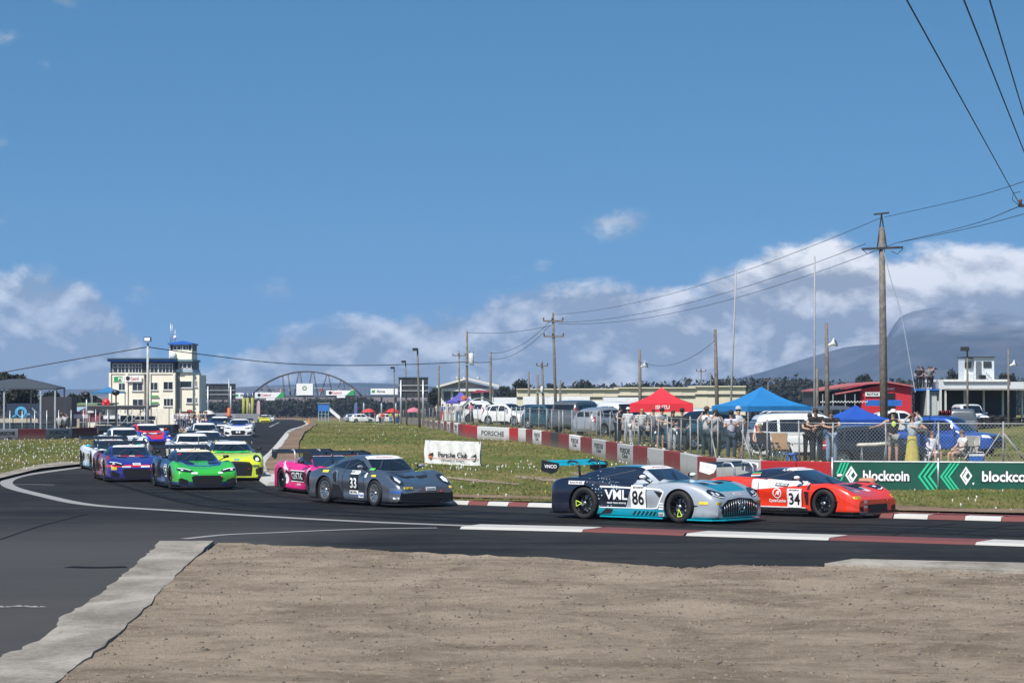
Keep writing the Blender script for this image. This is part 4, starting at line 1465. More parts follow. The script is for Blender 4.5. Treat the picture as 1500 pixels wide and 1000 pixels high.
AMG = CarShape(dict(
    W=[(-2.32, .74), (-2.26, .88), (-2.1, .955), (-1.75, 1.0), (-1.28, 1.03), (-.85, .985), (-.45, .93), (.35, .92), (.75, .95), (1.05, 1.0), (1.42, 1.02), (1.78, 1.0), (2.05, .98), (2.22, .945), (2.32, .89), (2.36, .85)],
    ZS=[(-2.32, .70), (-2.24, .84), (-2.0, .91), (-1.6, .945), (-1.28, .95), (-.8, .90), (-.2, .86), (.5, .85), (1.0, .885), (1.35, .90), (1.7, .865), (2.0, .77), (2.2, .66), (2.32, .56), (2.36, .50)],
    ZC=[(-2.32, .72), (-2.24, .86), (-2.0, .92), (-1.2, .90), (0, .88), (.5, .90), (1.0, .885), (1.5, .845), (1.9, .775), (2.15, .69), (2.30, .60), (2.36, .50)],
    ZB=[(-2.4, .2), (-2.1, .12), (2.0, .10), (2.4, .12)], TUCK=[(-2.4, 0), (-1.0, .0), (-.5, .025), (.5, .03), (.9, .0), (2.4, 0)],
    R=(.36, .366), AF=1.41, AR=-1.24, TRACK=.865, HW=1.02, DOME=.02,
    GH=dict(ZR=[(-2.12, .88), (-1.8, .985), (-1.4, 1.095), (-.95, 1.19), (-.5, 1.235), (-.15, 1.235), (.15, 1.19), (.45, 1.07), (.7, .955), (.86, .87)],
            WB=[(-2.12, .50), (-1.6, .70), (-1.0, .79), (-.3, .80), (.3, .77), (.86, .66)], WR=[(-2.12, .34), (-1.6, .47), (-1.0, .55), (-.3, .56), (.2, .55), (.86, .50)], BASE=.72),
    WS=[(.02, -.50), (.02, 0), (.02, .50), (.30, .56), (.62, .62), (.74, .40), (.80, 0), (.74, -.40), (.62, -.62), (.30, -.56)],
    STRIP=[(.00, -.50), (.00, .50), (.20, .545), (.26, 0.3), (.275, 0), (.26, -.3), (.20, -.545)],
    SW=[(-.98, .95), (-.95, 1.10), (-.72, 1.155), (-.35, 1.175), (.0, 1.14), (.22, 1.05), (.40, .945), (.1, .92), (-.5, .92)],
    SW2=None, RW=[(-1.9, -.30), (-1.9, .30), (-1.1, .44), (-1.1, -.44)],
    HL=([(.50, .62), (.58, .70), (.76, .755), (.90, .72), (.90, .64), (.74, .575), (.56, .555)], 'F'), HLC=2, LED=[[(.64, .63), (.68, .675), (.74, .67), (.73, .62)], [(.78, .65), (.80, .69), (.85, .69), (.84, .65)], [(.54, .575), (.72, .595), (.86, .645), (.87, .632), (.73, .58), (.56, .562)]],
    OPEN=[('grille', [(-.66, .15), (-.72, .25), (-.66, .42), (-.48, .52), (0, .56), (.48, .52), (.66, .42), (.72, .25), (.66, .15)], 'F', 'mesh'),
          ('fender_vent', [(.68, .70), (.96, .66), (.93, .58), (.86, .55)], 'SM', 'mesh'),
          ('louvre', [(1.20, .72), (1.62, .74), (1.62, .86), (1.20, .84)], 'TM', DARK),
          ('bonnet_vent', [(1.50, .18), (1.68, .16), (1.66, .44), (1.52, .48)], 'TM', 'mesh')],
    WING=(-2.22, 1.20, .93, .36), MIRROR=(.42, .99, 1.0), MOUNT=.40, DIVE=(2.16, .34), RIMSTYLE=(5, .22, 1.0, 0)))

HUR = CarShape(dict(
    W=[(-2.22, .82), (-2.16, .93), (-1.95, .99), (-1.3, 1.03), (-.85, 1.0), (-.4, .95), (.5, .93), (.9, .97), (1.34, 1.01), (1.7, 1.0), (1.95, .975), (2.14, .92), (2.24, .84)],
    ZS=[(-2.22, .66), (-2.15, .84), (-1.8, .92), (-1.3, .945), (-.8, .92), (-.2, .84), (.5, .76), (1.0, .80), (1.34, .835), (1.65, .79), (1.95, .67), (2.14, .54), (2.24, .44)],
    ZC=[(-2.22, .70), (-2.12, .88), (-1.6, .93), (-.8, .9), (0, .82), (.8, .80), (1.2, .735), (1.6, .66), (1.95, .57), (2.14, .50), (2.24, .43)],
    ZB=[(-2.4, .2), (-2.0, .12), (2.4, .10)], TUCK=[(-2.4, 0), (-.9, .02), (-.3, .05), (.5, .03), (.9, .0), (2.4, 0)],
    R=(.345, .355), AF=1.32, AR=-1.30, TRACK=.86, HW=1.02, DOME=.01,
    GH=dict(ZR=[(-2.0, .90), (-1.5, 1.00), (-1.0, 1.10), (-.55, 1.16), (-.2, 1.165), (.1, 1.13), (.45, 1.015), (.85, .87), (1.15, .755)],
            WB=[(-2.0, .48), (-1.4, .66), (-.7, .80), (0, .83), (.5, .80), (1.15, .66)], WR=[(-2.0, .34), (-1.2, .46), (-.5, .52), (.1, .52), (1.15, .50)], BASE=.66),
    WS=[(-.08, -.46), (-.08, .46), (.3, .56), (.78, .66), (.98, .42), (1.06, 0), (.98, -.42), (.78, -.66), (.3, -.56)],
    STRIP=[(-.10, -.46), (-.10, .46), (.13, .515), (.20, .25), (.21, 0), (.20, -.25), (.13, -.515)],
    SW=[(-.62, .93), (-.52, 1.05), (-.25, 1.09), (.05, 1.06), (.35, .97), (.62, .86), (.2, .865), (-.3, .895)],
    SW2=[(-1.12, .96), (-.70, .94), (-.60, 1.05), (-.85, 1.06)], RW=None,
    HL=([(1.60, .50), (1.62, .72), (1.78, .84), (1.92, .80), (1.98, .66), (1.86, .56)], 'T'), LED=[[(1.90, .58), (1.95, .66), (1.91, .79), (1.88, .79), (1.91, .66), (1.87, .59)], [(1.70, .60), (1.78, .62), (1.78, .70), (1.70, .68)]],
    OPEN=[('centre_intake', [(-.42, .13), (-.44, .33), (.44, .33), (.42, .13)], 'F', 'mesh'), ('corner_slot', [(.66, .16), (.64, .26), (.80, .30), (.82, .18)], 'FM', 'mesh'),
          ('bonnet_vent', [(1.18, .16), (1.52, .20), (1.50, .52), (1.28, .56)], 'TM', 'mesh'), ('side_intake', [(-.92, .30), (-.70, .36), (-.62, .62), (-.86, .70)], 'SM', 'mesh'),
          ('louvre', [(1.14, .74), (1.52, .76), (1.52, .87), (1.14, .85)], 'TM', DARK), ('fender_vent', [(.80, .30), (.88, .30), (.88, .62), (.72, .62)], 'SM', 'mesh')],
    WING=(-2.10, 1.16, .93, .36), MIRROR=(.55, .98, .95), MOUNT=.42, DIVE=(2.0, .34), RIMSTYLE=(10, .0, .9, 0)))

P911 = CarShape(dict(
    W=[(-2.26, .70), (-2.2, .86), (-2.0, .96), (-1.6, 1.0), (-1.24, 1.0), (-.85, .965), (-.5, .90), (.3, .885), (.75, .92), (1.22, .965), (1.6, .95), (1.9, .925), (2.1, .90), (2.22, .85), (2.27, .80)],
    ZS=[(-2.26, .66), (-2.18, .80), (-1.9, .885), (-1.5, .94), (-1.24, .94), (-.8, .91), (-.2, .875), (.5, .86), (.95, .90), (1.3, .925), (1.6, .88), (1.85, .77), (2.05, .66), (2.2, .57), (2.27, .50)],
    ZC=[(-2.26, .68), (-2.15, .84), (-1.8, .93), (-1.0, .95), (0, .90), (.7, .885), (1.1, .82), (1.5, .745), (1.85, .66), (2.1, .59), (2.22, .54), (2.27, .49)],
    ZB=[(-2.4, .2), (-2.1, .13), (2.0, .11), (2.4, .13)], TUCK=[(-2.4, 0), (-.9, .0), (-.4, .03), (.5, .03), (.8, .0), (2.4, 0)],
    R=(.345, .36), AF=1.22, AR=-1.24, TRACK=.82, HW=.98, DOME=.015,
    GH=dict(ZR=[(-2.15, .89), (-1.8, 1.01), (-1.4, 1.125), (-.9, 1.24), (-.45, 1.305), (-.05, 1.31), (.22, 1.25), (.5, 1.115), (.78, .95), (.92, .86)],
            WB=[(-2.15, .52), (-1.6, .66), (-1.0, .76), (-.3, .79), (.4, .76), (.92, .66)], WR=[(-2.15, .38), (-1.5, .48), (-.8, .545), (-.2, .56), (.3, .55), (.92, .50)], BASE=.75),
    WS=[(.12, -.52), (.12, .52), (.40, .57), (.70, .63), (.80, .40), (.85, 0), (.80, -.40), (.70, -.63), (.40, -.57)],
    STRIP=[(.09, -.52), (.09, .52), (.27, .55), (.335, .3), (.35, 0), (.335, -.3), (.27, -.55)],
    SW=[(-.46, .94), (-.42, 1.17), (-.1, 1.205), (.18, 1.15), (.40, 1.02), (.56, .935), (.1, .93)], SW2=[(-1.22, .985), (-.52, .945), (-.48, 1.165), (-.8, 1.115)],
    RW=[(-1.75, -.34), (-1.75, .34), (-1.0, .46), (-1.0, -.46)],
    HL=([(.60, .70), (.655, .80), (.75, .835), (.845, .79), (.86, .68), (.80, .59), (.70, .575), (.62, .62)], 'F'), HLC=2, LED=[[(.67, .66), (.69, .75), (.77, .78), (.81, .70), (.76, .62)]],
    OPEN=[('grille', [(-.78, .17), (-.74, .36), (-.4, .385), (.4, .385), (.74, .36), (.78, .17)], 'F', 'mesh'),
          ('bonnet_vent', [(1.48, .16), (1.70, .14), (1.68, .42), (1.52, .48)], 'TM', 'mesh'), ('bonnet_duct', [(1.40, -.11), (1.40, .11), (1.58, .09), (1.58, -.09)], 'T', 'mesh'),
          ('side_intake', [(-.78, .60), (-.70, .58), (-.66, .80), (-.78, .86), (-.84, .78)], 'SM', 'mesh'), ('rear_arch_guard', [(-.84, .13), (-.36, .13), (-.48, .34), (-.62, .50), (-.84, .54)], 'SM', BLACK)],
    WING=(-2.12, 1.26, .93, .34), MIRROR=(.56, .97, 1.02), MOUNT=.42, RIMSTYLE=(10, .08, .75, 0)))

R8 = CarShape(dict(
    W=[(-2.22, .80), (-2.16, .92), (-1.95, .98), (-1.3, 1.02), (-.85, .99), (-.4, .94), (.5, .93), (.9, .97), (1.34, 1.01), (1.72, 1.0), (2.0, .985), (2.18, .955), (2.28, .915), (2.31, .87)],
    ZS=[(-2.22, .68), (-2.15, .84), (-1.8, .92), (-1.3, .945), (-.8, .92), (-.2, .86), (.5, .83), (1.0, .86), (1.36, .885), (1.7, .835), (2.0, .735), (2.18, .65), (2.28, .57), (2.31, .52)],
    ZC=[(-2.22, .70), (-2.12, .86), (-1.6, .93), (-.8, .9), (0, .86), (.85, .85), (1.2, .80), (1.6, .73), (1.95, .665), (2.18, .60), (2.28, .54), (2.31, .50)],
    ZB=[(-2.4, .2), (-2.0, .12), (2.4, .11)], TUCK=[(-2.4, 0), (-.9, .02), (-.3, .05), (.5, .03), (.9, .0), (2.4, 0)],
    R=(.35, .355), AF=1.33, AR=-1.32, TRACK=.855, HW=1.02, DOME=.012,
    GH=dict(ZR=[(-2.0, .90), (-1.5, 1.00), (-1.0, 1.11), (-.55, 1.19), (-.15, 1.205), (.12, 1.17), (.45, 1.05), (.75, .935), (1.0, .835)],
            WB=[(-2.0, .50), (-1.4, .68), (-.7, .80), (0, .82), (.5, .79), (1.0, .68)], WR=[(-2.0, .36), (-1.2, .48), (-.5, .55), (.1, .56), (1.0, .52)], BASE=.7),
    WS=[(.0, -.50), (.0, .50), (.35, .58), (.76, .66), (.88, .42), (.94, 0), (.88, -.42), (.76, -.66), (.35, -.58)],
    STRIP=[(-.02, -.50), (-.02, .50), (.18, .545), (.245, .28), (.26, 0), (.245, -.28), (.18, -.545)],
    SW=[(-.60, .95), (-.5, 1.08), (-.2, 1.12), (.08, 1.09), (.35, 1.0), (.58, .90), (.2, .895), (-.3, .91)], SW2=[(-1.15, .97), (-.70, .955), (-.62, 1.07), (-.9, 1.07)], RW=None,
    HL=([(.42, .575), (.50, .62), (.70, .675), (.92, .69), (.93, .61), (.76, .565), (.52, .545)], 'F'), LED=[[(.50, .61), (.70, .665), (.90, .678), (.90, .660), (.70, .645), (.52, .596)], [(.74, .60), (.76, .63), (.82, .635), (.82, .60)]],
    OPEN=[('grille', [(-.42, .15), (-.50, .40), (-.40, .45), (.40, .45), (.50, .40), (.42, .15)], 'F', 'mesh'), ('corner_intake', [(.62, .17), (.60, .30), (.82, .38), (.90, .34), (.90, .20)], 'FM', 'mesh'),
          ('bonnet_vent', [(1.28, .22), (1.46, .24), (1.44, .52), (1.30, .56)], 'TM', 'mesh'), ('louvre', [(1.14, .74), (1.56, .76), (1.56, .87), (1.14, .85)], 'TM', DARK),
          ('side_blade', [(-.86, .30), (-.62, .30), (-.54, .86), (-.80, .88)], 'SM', 'mesh'), ('fender_vent', [(.72, .24), (.88, .24), (.88, .66), (.78, .66)], 'SM', 'mesh')],
    WING=(-2.12, 1.20, .93, .36), MIRROR=(.52, .99, .99), MOUNT=.42, DIVE=(2.1, .33), RIMSTYLE=(10, .0, .9, 0)))

GTR = CarShape(dict(
    W=[(-2.32, .84), (-2.26, .93), (-2.0, .98), (-1.36, 1.03), (-.9, .99), (-.45, .94), (.5, .94), (.95, .99), (1.40, 1.03), (1.8, 1.02), (2.08, 1.0), (2.24, .95), (2.34, .87), (2.37, .82)],
    ZS=[(-2.32, .80), (-2.24, .93), (-1.8, .99), (-1.36, 1.0), (-.8, .95), (-.2, .92), (.5, .90), (1.0, .935), (1.4, .945), (1.8, .90), (2.08, .82), (2.24, .74), (2.34, .66), (2.37, .60)],
    ZC=[(-2.32, .84), (-2.22, .98), (-1.7, 1.0), (-.8, .94), (0, .92), (.7, .935), (1.2, .905), (1.7, .85), (2.05, .785), (2.24, .72), (2.34, .66), (2.37, .6)],
    ZB=[(-2.4, .2), (-2.0, .13), (2.4, .11)], TUCK=[(-2.4, 0), (-.9, .0), (-.4, .02), (.5, .02), (.9, .0), (2.4, 0)],
    R=(.355, .36), AF=1.42, AR=-1.36, TRACK=.87, HW=1.03, DOME=.012,
    GH=dict(ZR=[(-2.05, .97), (-1.7, 1.09), (-1.3, 1.20), (-.8, 1.30), (-.3, 1.335), (.0, 1.32), (.25, 1.25), (.5, 1.13), (.75, 1.0), (.9, .92)],
            WB=[(-2.05, .56), (-1.5, .70), (-.8, .78), (0, .80), (.5, .78), (.9, .70)], WR=[(-2.05, .42), (-1.4, .52), (-.6, .57), (.1, .57), (.9, .55)], BASE=.78),
    WS=[(.14, -.52), (.14, .52), (.40, .58), (.68, .66), (.76, .42), (.80, 0), (.76, -.42), (.68, -.66), (.40, -.58)],
    STRIP=[(.11, -.52), (.11, .52), (.28, .555), (.345, .3), (.36, 0), (.345, -.3), (.28, -.555)],
    SW=[(-.9, 1.0), (-.75, 1.2), (-.3, 1.25), (.05, 1.22), (.3, 1.11), (.48, 1.0), (0, .98)], SW2=None, RW=[(-1.85, -.38), (-1.85, .38), (-1.1, .48), (-1.1, -.48)],
    HL=([(.62, .74), (.66, .84), (.74, .87), (.84, .84), (.90, .70), (.84, .64), (.70, .66)], 'F'), HLC=2, LED=[[(.70, .68), (.71, .76), (.79, .79), (.83, .70), (.77, .66)]],
    OPEN=[('grille', [(-.56, .16), (-.60, .52), (-.48, .64), (0, .67), (.48, .64), (.60, .52), (.56, .16)], 'F', 'mesh'), ('corner_intake', [(.72, .2), (.70, .40), (.90, .46), (.93, .24)], 'FM', 'mesh'),
          ('bonnet_vent', [(1.0, .3), (1.2, .28), (1.16, .52), (1.02, .52)], 'TM', 'mesh'), ('louvre', [(1.22, .76), (1.62, .78), (1.62, .88), (1.22, .86)], 'TM', DARK)],
    WING=(-2.24, 1.32, .96, .36), MIRROR=(.44, 1.0, 1.06), MOUNT=.42, SWAN=False, DIVE=(2.16, .36), RIMSTYLE=(6, .1, 1.0, 0)))

# ---------------------------------------------------------------- liveries
TEAL = (0.0, .36, .46); SILV = (.46, .49, .52); NAVY = (.012, .016, .035)
p_amg = livery('paint_silver_teal', SILV, [
    (NAVY, [(-1, .0, .35, .22), (0, 0, 1, .30)]), (NAVY, [(-1, 0, 0, 1.0)]),                                     # dark rear half, slanted edge
    ((.55, .65, .7), [(-1, 0, 0, .30), (1, 0, 0, -1.25), (0, 0, 1, .30), (0, 1, 0, .55), ('dots', 13, .22), ('noise', 2.2, .42)]),
    (TEAL, [(0, 0, -1, -.285), (0, 1, 0, .6), (1, 0, 0, -1.0), (-1, 0, 0, -1.2)]),       # sill band
    (TEAL, [(0, -1, 0, -.50), (0, 0, 1, 1.165), (-1, 0, 0, -.2)]),                     # roof
    ((.75, .77, .78), [(0, -1, 0, -.17), (0, 0, 1, 1.165)]),
    (TEAL, [(0, -1, .0, -.70), (0, 0, 1, .70), (1, 0, 0, .80), (-.30, -1, 0, -1.18)]),    # bonnet
    ((.75, .77, .78), [(0, -1, 0, -.15), (0, 0, 1, .70), (1, 0, 0, .8), (-1, 0, 0, -1.7)]),
    (TEAL, [(0, 0, -1, -.15), (1, 0, 0, 1.8)]),
], metal=.35, rough=.3)


BARM = mat('grille_chrome', (.32, .33, .35), .3, .9, var=0)


def dec_amg(sh, t, dr, tx):
    for ax in 'RL':
        number_panel(tx, dr, ax, '86', .24, .55, .42, .50)
        tx('lettering', 'VML', .30, -.36 if ax == 'R' else -.36, .57, ax, TXTW, off=.012, bold=.025, width=.62)
        tx('lettering', 'new race energy', .07, -.36, .40, ax, TXTW, off=.012, width=.52)
        # white line that frames the door panel
        for poly in ([(-.80, .775), (.88, .745), (1.0, .69), (.98, .655), (.86, .71), (-.80, .742)], [(.98, .69), (1.01, .66), (.80, .30), (.58, .28), (.58, .305), (.77, .325)], [(-.80, .30), (.60, .305), (.60, .282), (-.80, .28)]):
            dr('pinstripe', [(poly, ax)], WHITE, .008, .05)
        for i in range(6):
            u = .12 + i * .115
            dr('sill_slot', [([(u - .05, .135), (u + .0, .135), (u + .075, .235), (u + .025, .235)], ax)], TXTB, .009, .05)
        dr('sill_duct', [([(-.78, .14), (-.52, .155), (-.46, .25), (-.64, .27)], ax)], MESHM, .009, .05)
        sticker(dr, tx, ax, -1.45, .83, .46, .075, WHITE, 'RACING', TXTB, 0)
        sticker(dr, tx, ax, .93, .18, .17, .08, WHITE, 'DUNLOP', TXTB)
        for z in (.30, .36, .42): sticker(dr, tx, ax, .92, z, .14, .035, WHITE, None)
    tx('lettering', 'BLACK', .13, 1.78, -.40, 'T', TXTB, off=.012, width=.40)
    sticker(dr, tx, 'F', -.80, .45, .16, .06, YEL, 'PIRELLI', TXTB); sticker(dr, tx, 'F', .80, .45, .16, .06, YEL, 'PIRELLI', TXTB)
    for ax in 'RL': sticker(dr, tx, ax, 2.06, .46, .22, .06, YEL, None)
    tx('lettering', 'CMP', .07, -.70, .36, 'F', TXTB, off=.012, width=.12)
    sticker(dr, tx, 'F', 0, .635, .26, .05, WHITE, 'BILSTEIN', TXTB)
    # bright upright bars of the grille, ring and star
    gr = next(c for c in t.children if c.name.startswith('grille'))
    for i in range(-7, 8):
        y = i * .09; top_ = .53 - .15 * (abs(y) / .66) ** 2
        h0, h1 = sh.hit(y, .19, 'F'), sh.hit(y, top_, 'F')
        if h0 and h1:
            hm = sh.hit(y, (.19 + top_) / 2, 'F')
            MB().tube([h0[0] + Vector((.025, 0, 0)), hm[0] + Vector((.03, 0, 0)), h1[0] + Vector((.02, 0, 0))], .0065, 6).build('grille_bar', BARM, gr)
    h = sh.hit(0, .37, 'F')[0] + Vector((.06, 0, 0))
    ring = [h + Vector((0, .115 * math.cos(a), .115 * math.sin(a))) for a in [2 * math.pi * k / 24 for k in range(25)]]
    mb = MB().tube(ring, .011, 6)
    for a in (90, 210, 330): mb.tube([h, h + Vector((0, .112 * math.cos(R(a)), .112 * math.sin(R(a))))], [.018, .005], 6)
    mb.build('star_emblem', CHROME, gr)


NEON = mat('neon_tape', (.62, .85, .08), .5, var=0)
TEALM = mat('teal_wing', TEAL, .35, coat=.6)
race_car(AMG, 'race_car', 'silver and teal race car number 86 with black tail and tall wing', p_amg, 957, 760, -39,
         dict(decals=dec_amg, wing=TEALM, plate=CARBON, plate_text='VNCO', splitter=TEALM, skirt=TEALM, mirror=WHITE, glass=WINBLUE, mark=NEON, steer=-4, strip_text='Motorsport', size=1.05))

ORR = (.74, .034, .008)
p_h34 = livery('paint_red_black', ORR, [
    ((.72, .72, .72), [(-.10, 0, 1, .705), (0, 0, -1, -.89), (1, 0, 0, -.78), (-1, 0, 0, -.72), (0, 1, 0, .6)]),
    ((.015, .02, .05), [(0, 0, 1, .90), (-1, 0, 0, -1.1), (0, -1, 0, -.74)]),
    ((.015, .02, .05), [(0, -1, 0, -.62), (0, 0, 1, .80), (-1, 0, 0, -1.1)]),
    ((.72, .72, .72), [(0, -1, 0, -.34), (0, 1, 0, .17), (1, 0, 0, 1.15), (-1, 0, 0, -1.85)]),
    ((.015, .02, .05), [(0, -1, 0, -.30), (0, 1, 0, .06), (1, 0, 0, 1.10), (-1, 0, 0, -1.7)]),
    ((.70, .70, .70), [(0, 0, -1, -.235), (0, 1, 0, .6), (-1, 0, 0, -.78)]),
    ((.015, .016, .02), [(0, 0, -1, -.21), (-1, 0, 0, -.85)]),
    ((.015, .016, .02), [(0, 0, -1, -.16)]),
], rough=.28)


def dec_34(sh, t, dr, tx):
    for ax in 'RL':
        number_panel(tx, dr, ax, '34', .44, .45, .42, .46)
        ring = [(.11 * math.cos(a), .11 * math.sin(a)) for a in [2 * math.pi * k / 20 for k in range(20)]]
        mb = MB()
        vv = [(-.06 + .125 * math.cos(a), .56 + .125 * math.sin(a)) for a in [2 * math.pi * k / 24 for k in range(24)]] + [(-.06 + .10 * math.cos(a), .56 + .10 * math.sin(a)) for a in [2 * math.pi * k / 24 for k in range(24)]]
        sh.drape_mesh(mb, vv, [(k, (k + 1) % 24, 24 + (k + 1) % 24, 24 + k) for k in range(24)], ax, .01); mb.build('roundel', TXTW, t)
        dr('roundel_bird', [([(-.13, .50), (-.06, .54), (-.02, .50), (0, .56), (.02, .63), (-.05, .62), (-.08, .57)], ax)], TXTW, .01, .04)
        tx('lettering', 'OysterCatcher', .11, -.06, .375, ax, TXTW, off=.011, width=.50)
        sticker(dr, tx, ax, .05, .765, .36, .075, TXTB, 'MICHELIN', TXTW, flip_ang(ax, -.06))
        sticker(dr, tx, ax, .86, .72, .08, .11, TXTB, None)
        tx('lettering', 'A. JACOBS', .06, .0, 1.115, ax, TXTW, off=.012, width=.3)
        # flag colours on the quarter window
        for z, c in ((.99, (.5, .02, .03)), (.96, (.75, .75, .75)), (1.02, (.03, .35, .1))):
            dr('flag_stripe', [([(-1.06, z - .02), (-.74, z), (-.74, z + .025), (-1.06, z + .01)], ax)], C('flag%d' % int(z * 100), c), .012, .06)
    sticker(dr, tx, 'F', -.80, .50, .22, .055, YEL, 'PIRELLI', TXTB); sticker(dr, tx, 'F', .80, .50, .22, .055, YEL, 'PIRELLI', TXTB)
    sticker(dr, tx, 'F', -.56, .40, .13, .06, WHITE, 'HRF', REDM); sticker(dr, tx, 'F', -.56, .28, .15, .05, WHITE, 'BILSTEIN', TXTB)
    sticker(dr, tx, 'T', 1.2, -.72, .2, .06, WHITE)


race_car(HUR, 'race_car', 'red and black wedge-shaped race car number 34 with white side band', p_h34, 1172, 753, -40,
         dict(decals=dec_34, wing=CARBON, plate=WHITE, mount=STEEL, mirror=WHITE, glass=WINBLUE, steer=-4, rim=RIM, strip_text='Motorsport'))

PK = (.75, .006, .19)
p_pink = livery('paint_pink', PK, [
    ((.75, .72, .74), [(1, 0, 0, .98), (-1, 0, 0, -1.28), (0, 1, 0, .62), (0, 0, 1, .5)]),
    ((.75, .72, .74), [(.6, 0, 1, .10), (-.6, 0, -1, -.28), (-1, 0, 0, .72), (0, 1, 0, .6), ('noise', 3, .45)]),
    ((.02, .02, .025), [(0, 0, 1, 1.0), (-1, 0, 0, .1)]),
], rough=.3)


def dec_pink(sh, t, dr, tx):
    for ax in 'RL':
        dr('sponsor_panel', [([(-.55, .36), (.62, .36), (.66, .66), (-.55, .66)], ax)], TXTB, .008, .06)
        dr('sponsor_edge', [([(-.55, .66), (.66, .66), (.66, .685), (-.55, .685)], ax), ([(-.55, .335), (.62, .335), (.62, .36), (-.55, .36)], ax)], WHITE, .009, .06)
        tx('lettering', 'CENTRAL', .26, .02, .51, ax, TXTW, off=.014, bold=.03, width=.95)
        tx('lettering', 'racing', .09, .1, .27, ax, TXTW, off=.012, width=.35)
        c = [(-.80 + .13 * math.cos(a), .42 + .16 * math.sin(a)) for a in [2 * math.pi * k / 20 for k in range(20)]]
        dr('roundel', [(c, ax)], WHITE, .010, .05)


race_car(HUR, 'race_car', 'magenta pink wedge-shaped race car with black side sponsor panel behind the grey car', p_pink, 478, 721, -66,
         dict(decals=dec_pink, wing=CARBON, mount=STEEL, mirror=BLACK, glass=WINBLUE, steer=0))

p_grey = livery('paint_graphite', (.17, .19, .225), [((.26, .28, .31), [(0, 0, -1, -.50), (1, 0, 0, 1.9)])], metal=.75, rough=.26)


def dec_33(sh, t, dr, tx):
    for ax in 'RL':
        number_panel(tx, dr, ax, '33', .10, .60, .40, .42, TXTB, TXTW, False)
        sticker(dr, tx, ax, .10, .86, .38, .10, WHITE, 'DEVOGUE', TXTB); sticker(dr, tx, ax, .10, .335, .42, .10, WHITE, 'BILTWELL', TXTB); sticker(dr, tx, ax, .48, .27, .30, .13, WHITE, 'Foam', BLUEM)
        sticker(dr, tx, ax, -1.18, .865, .26, .06, YEL, None); sticker(dr, tx, ax, 1.18, .80, .24, .05, YEL, None)
        sticker(dr, tx, ax, .62, .95, .12, .05, mat('green_light', (.1, .6, .1), .4), None)
        sticker(dr, tx, ax, .72, .80, .12, .12, WHITE, None)
        dr('intake_lip', [([(-.86, .80), (-.80, .88), (-.70, .84), (-.66, .60), (-.63, .60), (-.66, .86), (-.80, .915), (-.90, .82)], ax)], RIMS, .012, .04)
    lime = mat('lime_sticker', (.45, .62, .04), .4)
    sticker(dr, tx, 'T', .98, -.66, .34, .09, lime, 'HANKOOK', TXTB); sticker(dr, tx, 'T', .98, .66, .34, .09, lime, 'HANKOOK', TXTB)
    sticker(dr, tx, 'T', -1.45, -.72, .12, .25, lime)
    sticker(dr, tx, 'F', -.58, .50, .28, .045, YEL, 'MICHELIN', TXTB); sticker(dr, tx, 'F', .80, .51, .2, .055, YEL, None)
    sticker(dr, tx, 'F', .12, .475, .32, .085, C('sticker_pale', (.6, .66, .68)), 'SOUTH', TXTB)
    sticker(dr, tx, 'F', -.86, .40, .12, .06, BLUEM); sticker(dr, tx, 'F', -.84, .24, .14, .05, WHITE, 'XYZ', TXTB)
    # black frame round the low intake
    dr('intake_frame', [([(-.86, .12), (-.80, .40), (-.74, .37), (-.79, .16), (.79, .16), (.74, .37), (.80, .40), (.86, .12)], 'F')], BLACK, .012, .05)
    dr('intake_slot', [([(-.60, .20), (-.58, .33), (.58, .33), (.60, .20)], 'F')], MESHM, .012, .05)


race_car(P911, 'race_car', 'graphite grey rear-engined race car number 33 with round headlamps', p_grey, 556, 737.5, -54,
         dict(decals=dec_33, wing=CARBON, mirror=C('mirror_grey', (.2, .22, .25), .3), glass=GLASS, steer=-4, rim=RIMS, size=1.02))

GRN = (.035, .42, .035)
p_grn = livery('paint_green_blue', (.012, .035, .11), [
    (GRN, [(1, 0, 0, .85), (0, 0, 1, .26)]),
    ((.008, .03, .17), [(1, 0, 0, .84), (-1, 0, 0, -1.80), (.15, 1, 0, .43), (-.30, -1, 0, -1.06)]),
    ((.008, .03, .17), [(1, 0, 0, 1.58), (-1, 0, 0, -1.76), (0, -1, 0, -.36)]),
    ((.012, .02, .05), [(0, 0, -1, -.17)]),
], rough=.28)


def dec_grn(sh, t, dr, tx):
    sticker(dr, tx, 'F', -.40, .52, .20, .06, WHITE, None); sticker(dr, tx, 'F', .42, .53, .14, .05, WHITE, None)
    tx('lettering', 'MACHANIK', .10, 1.67, 0, 'T', mat('mint_ink', (.1, .5, .4), .5), off=.012, width=.62)
    sticker(dr, tx, 'T', .36, -.50, .12, .06, REDM)
    for ax in 'RL':
        number_panel(tx, dr, ax, '5', .25, .55, .4, .4, WHITE)


race_car(R8, 'race_car', 'bright green nosed race car with dark blue flanks leading the middle group', p_grn, 282, 713, -71,
         dict(decals=dec_grn, wing=CARBON, mirror=BLACK, steer=0, strip=C('strip_cream', (.75, .7, .5))))

p_pur = livery('paint_blue_red', (.018, .016, .22), [
    ((.50, .012, .02), [(0, 0, 1, .505), (0, 0, -1, -.585), (1, 0, 0, 1.9)]),
    ((.50, .012, .02), [(1, 0, 0, .9), (-1, 0, 0, -1.16), (0, -1, 0, -.40)]),
    ((.50, .012, .02), [(0, 0, 1, 1.17), (0, -1, 0, -.42)]),
    ((.20, .012, .03), [(0, 1, 0, .84), (-1, 0, 0, -1.9)]),
    ((.02, .018, .06), [(0, 0, -1, -.16)]),
], rough=.28)


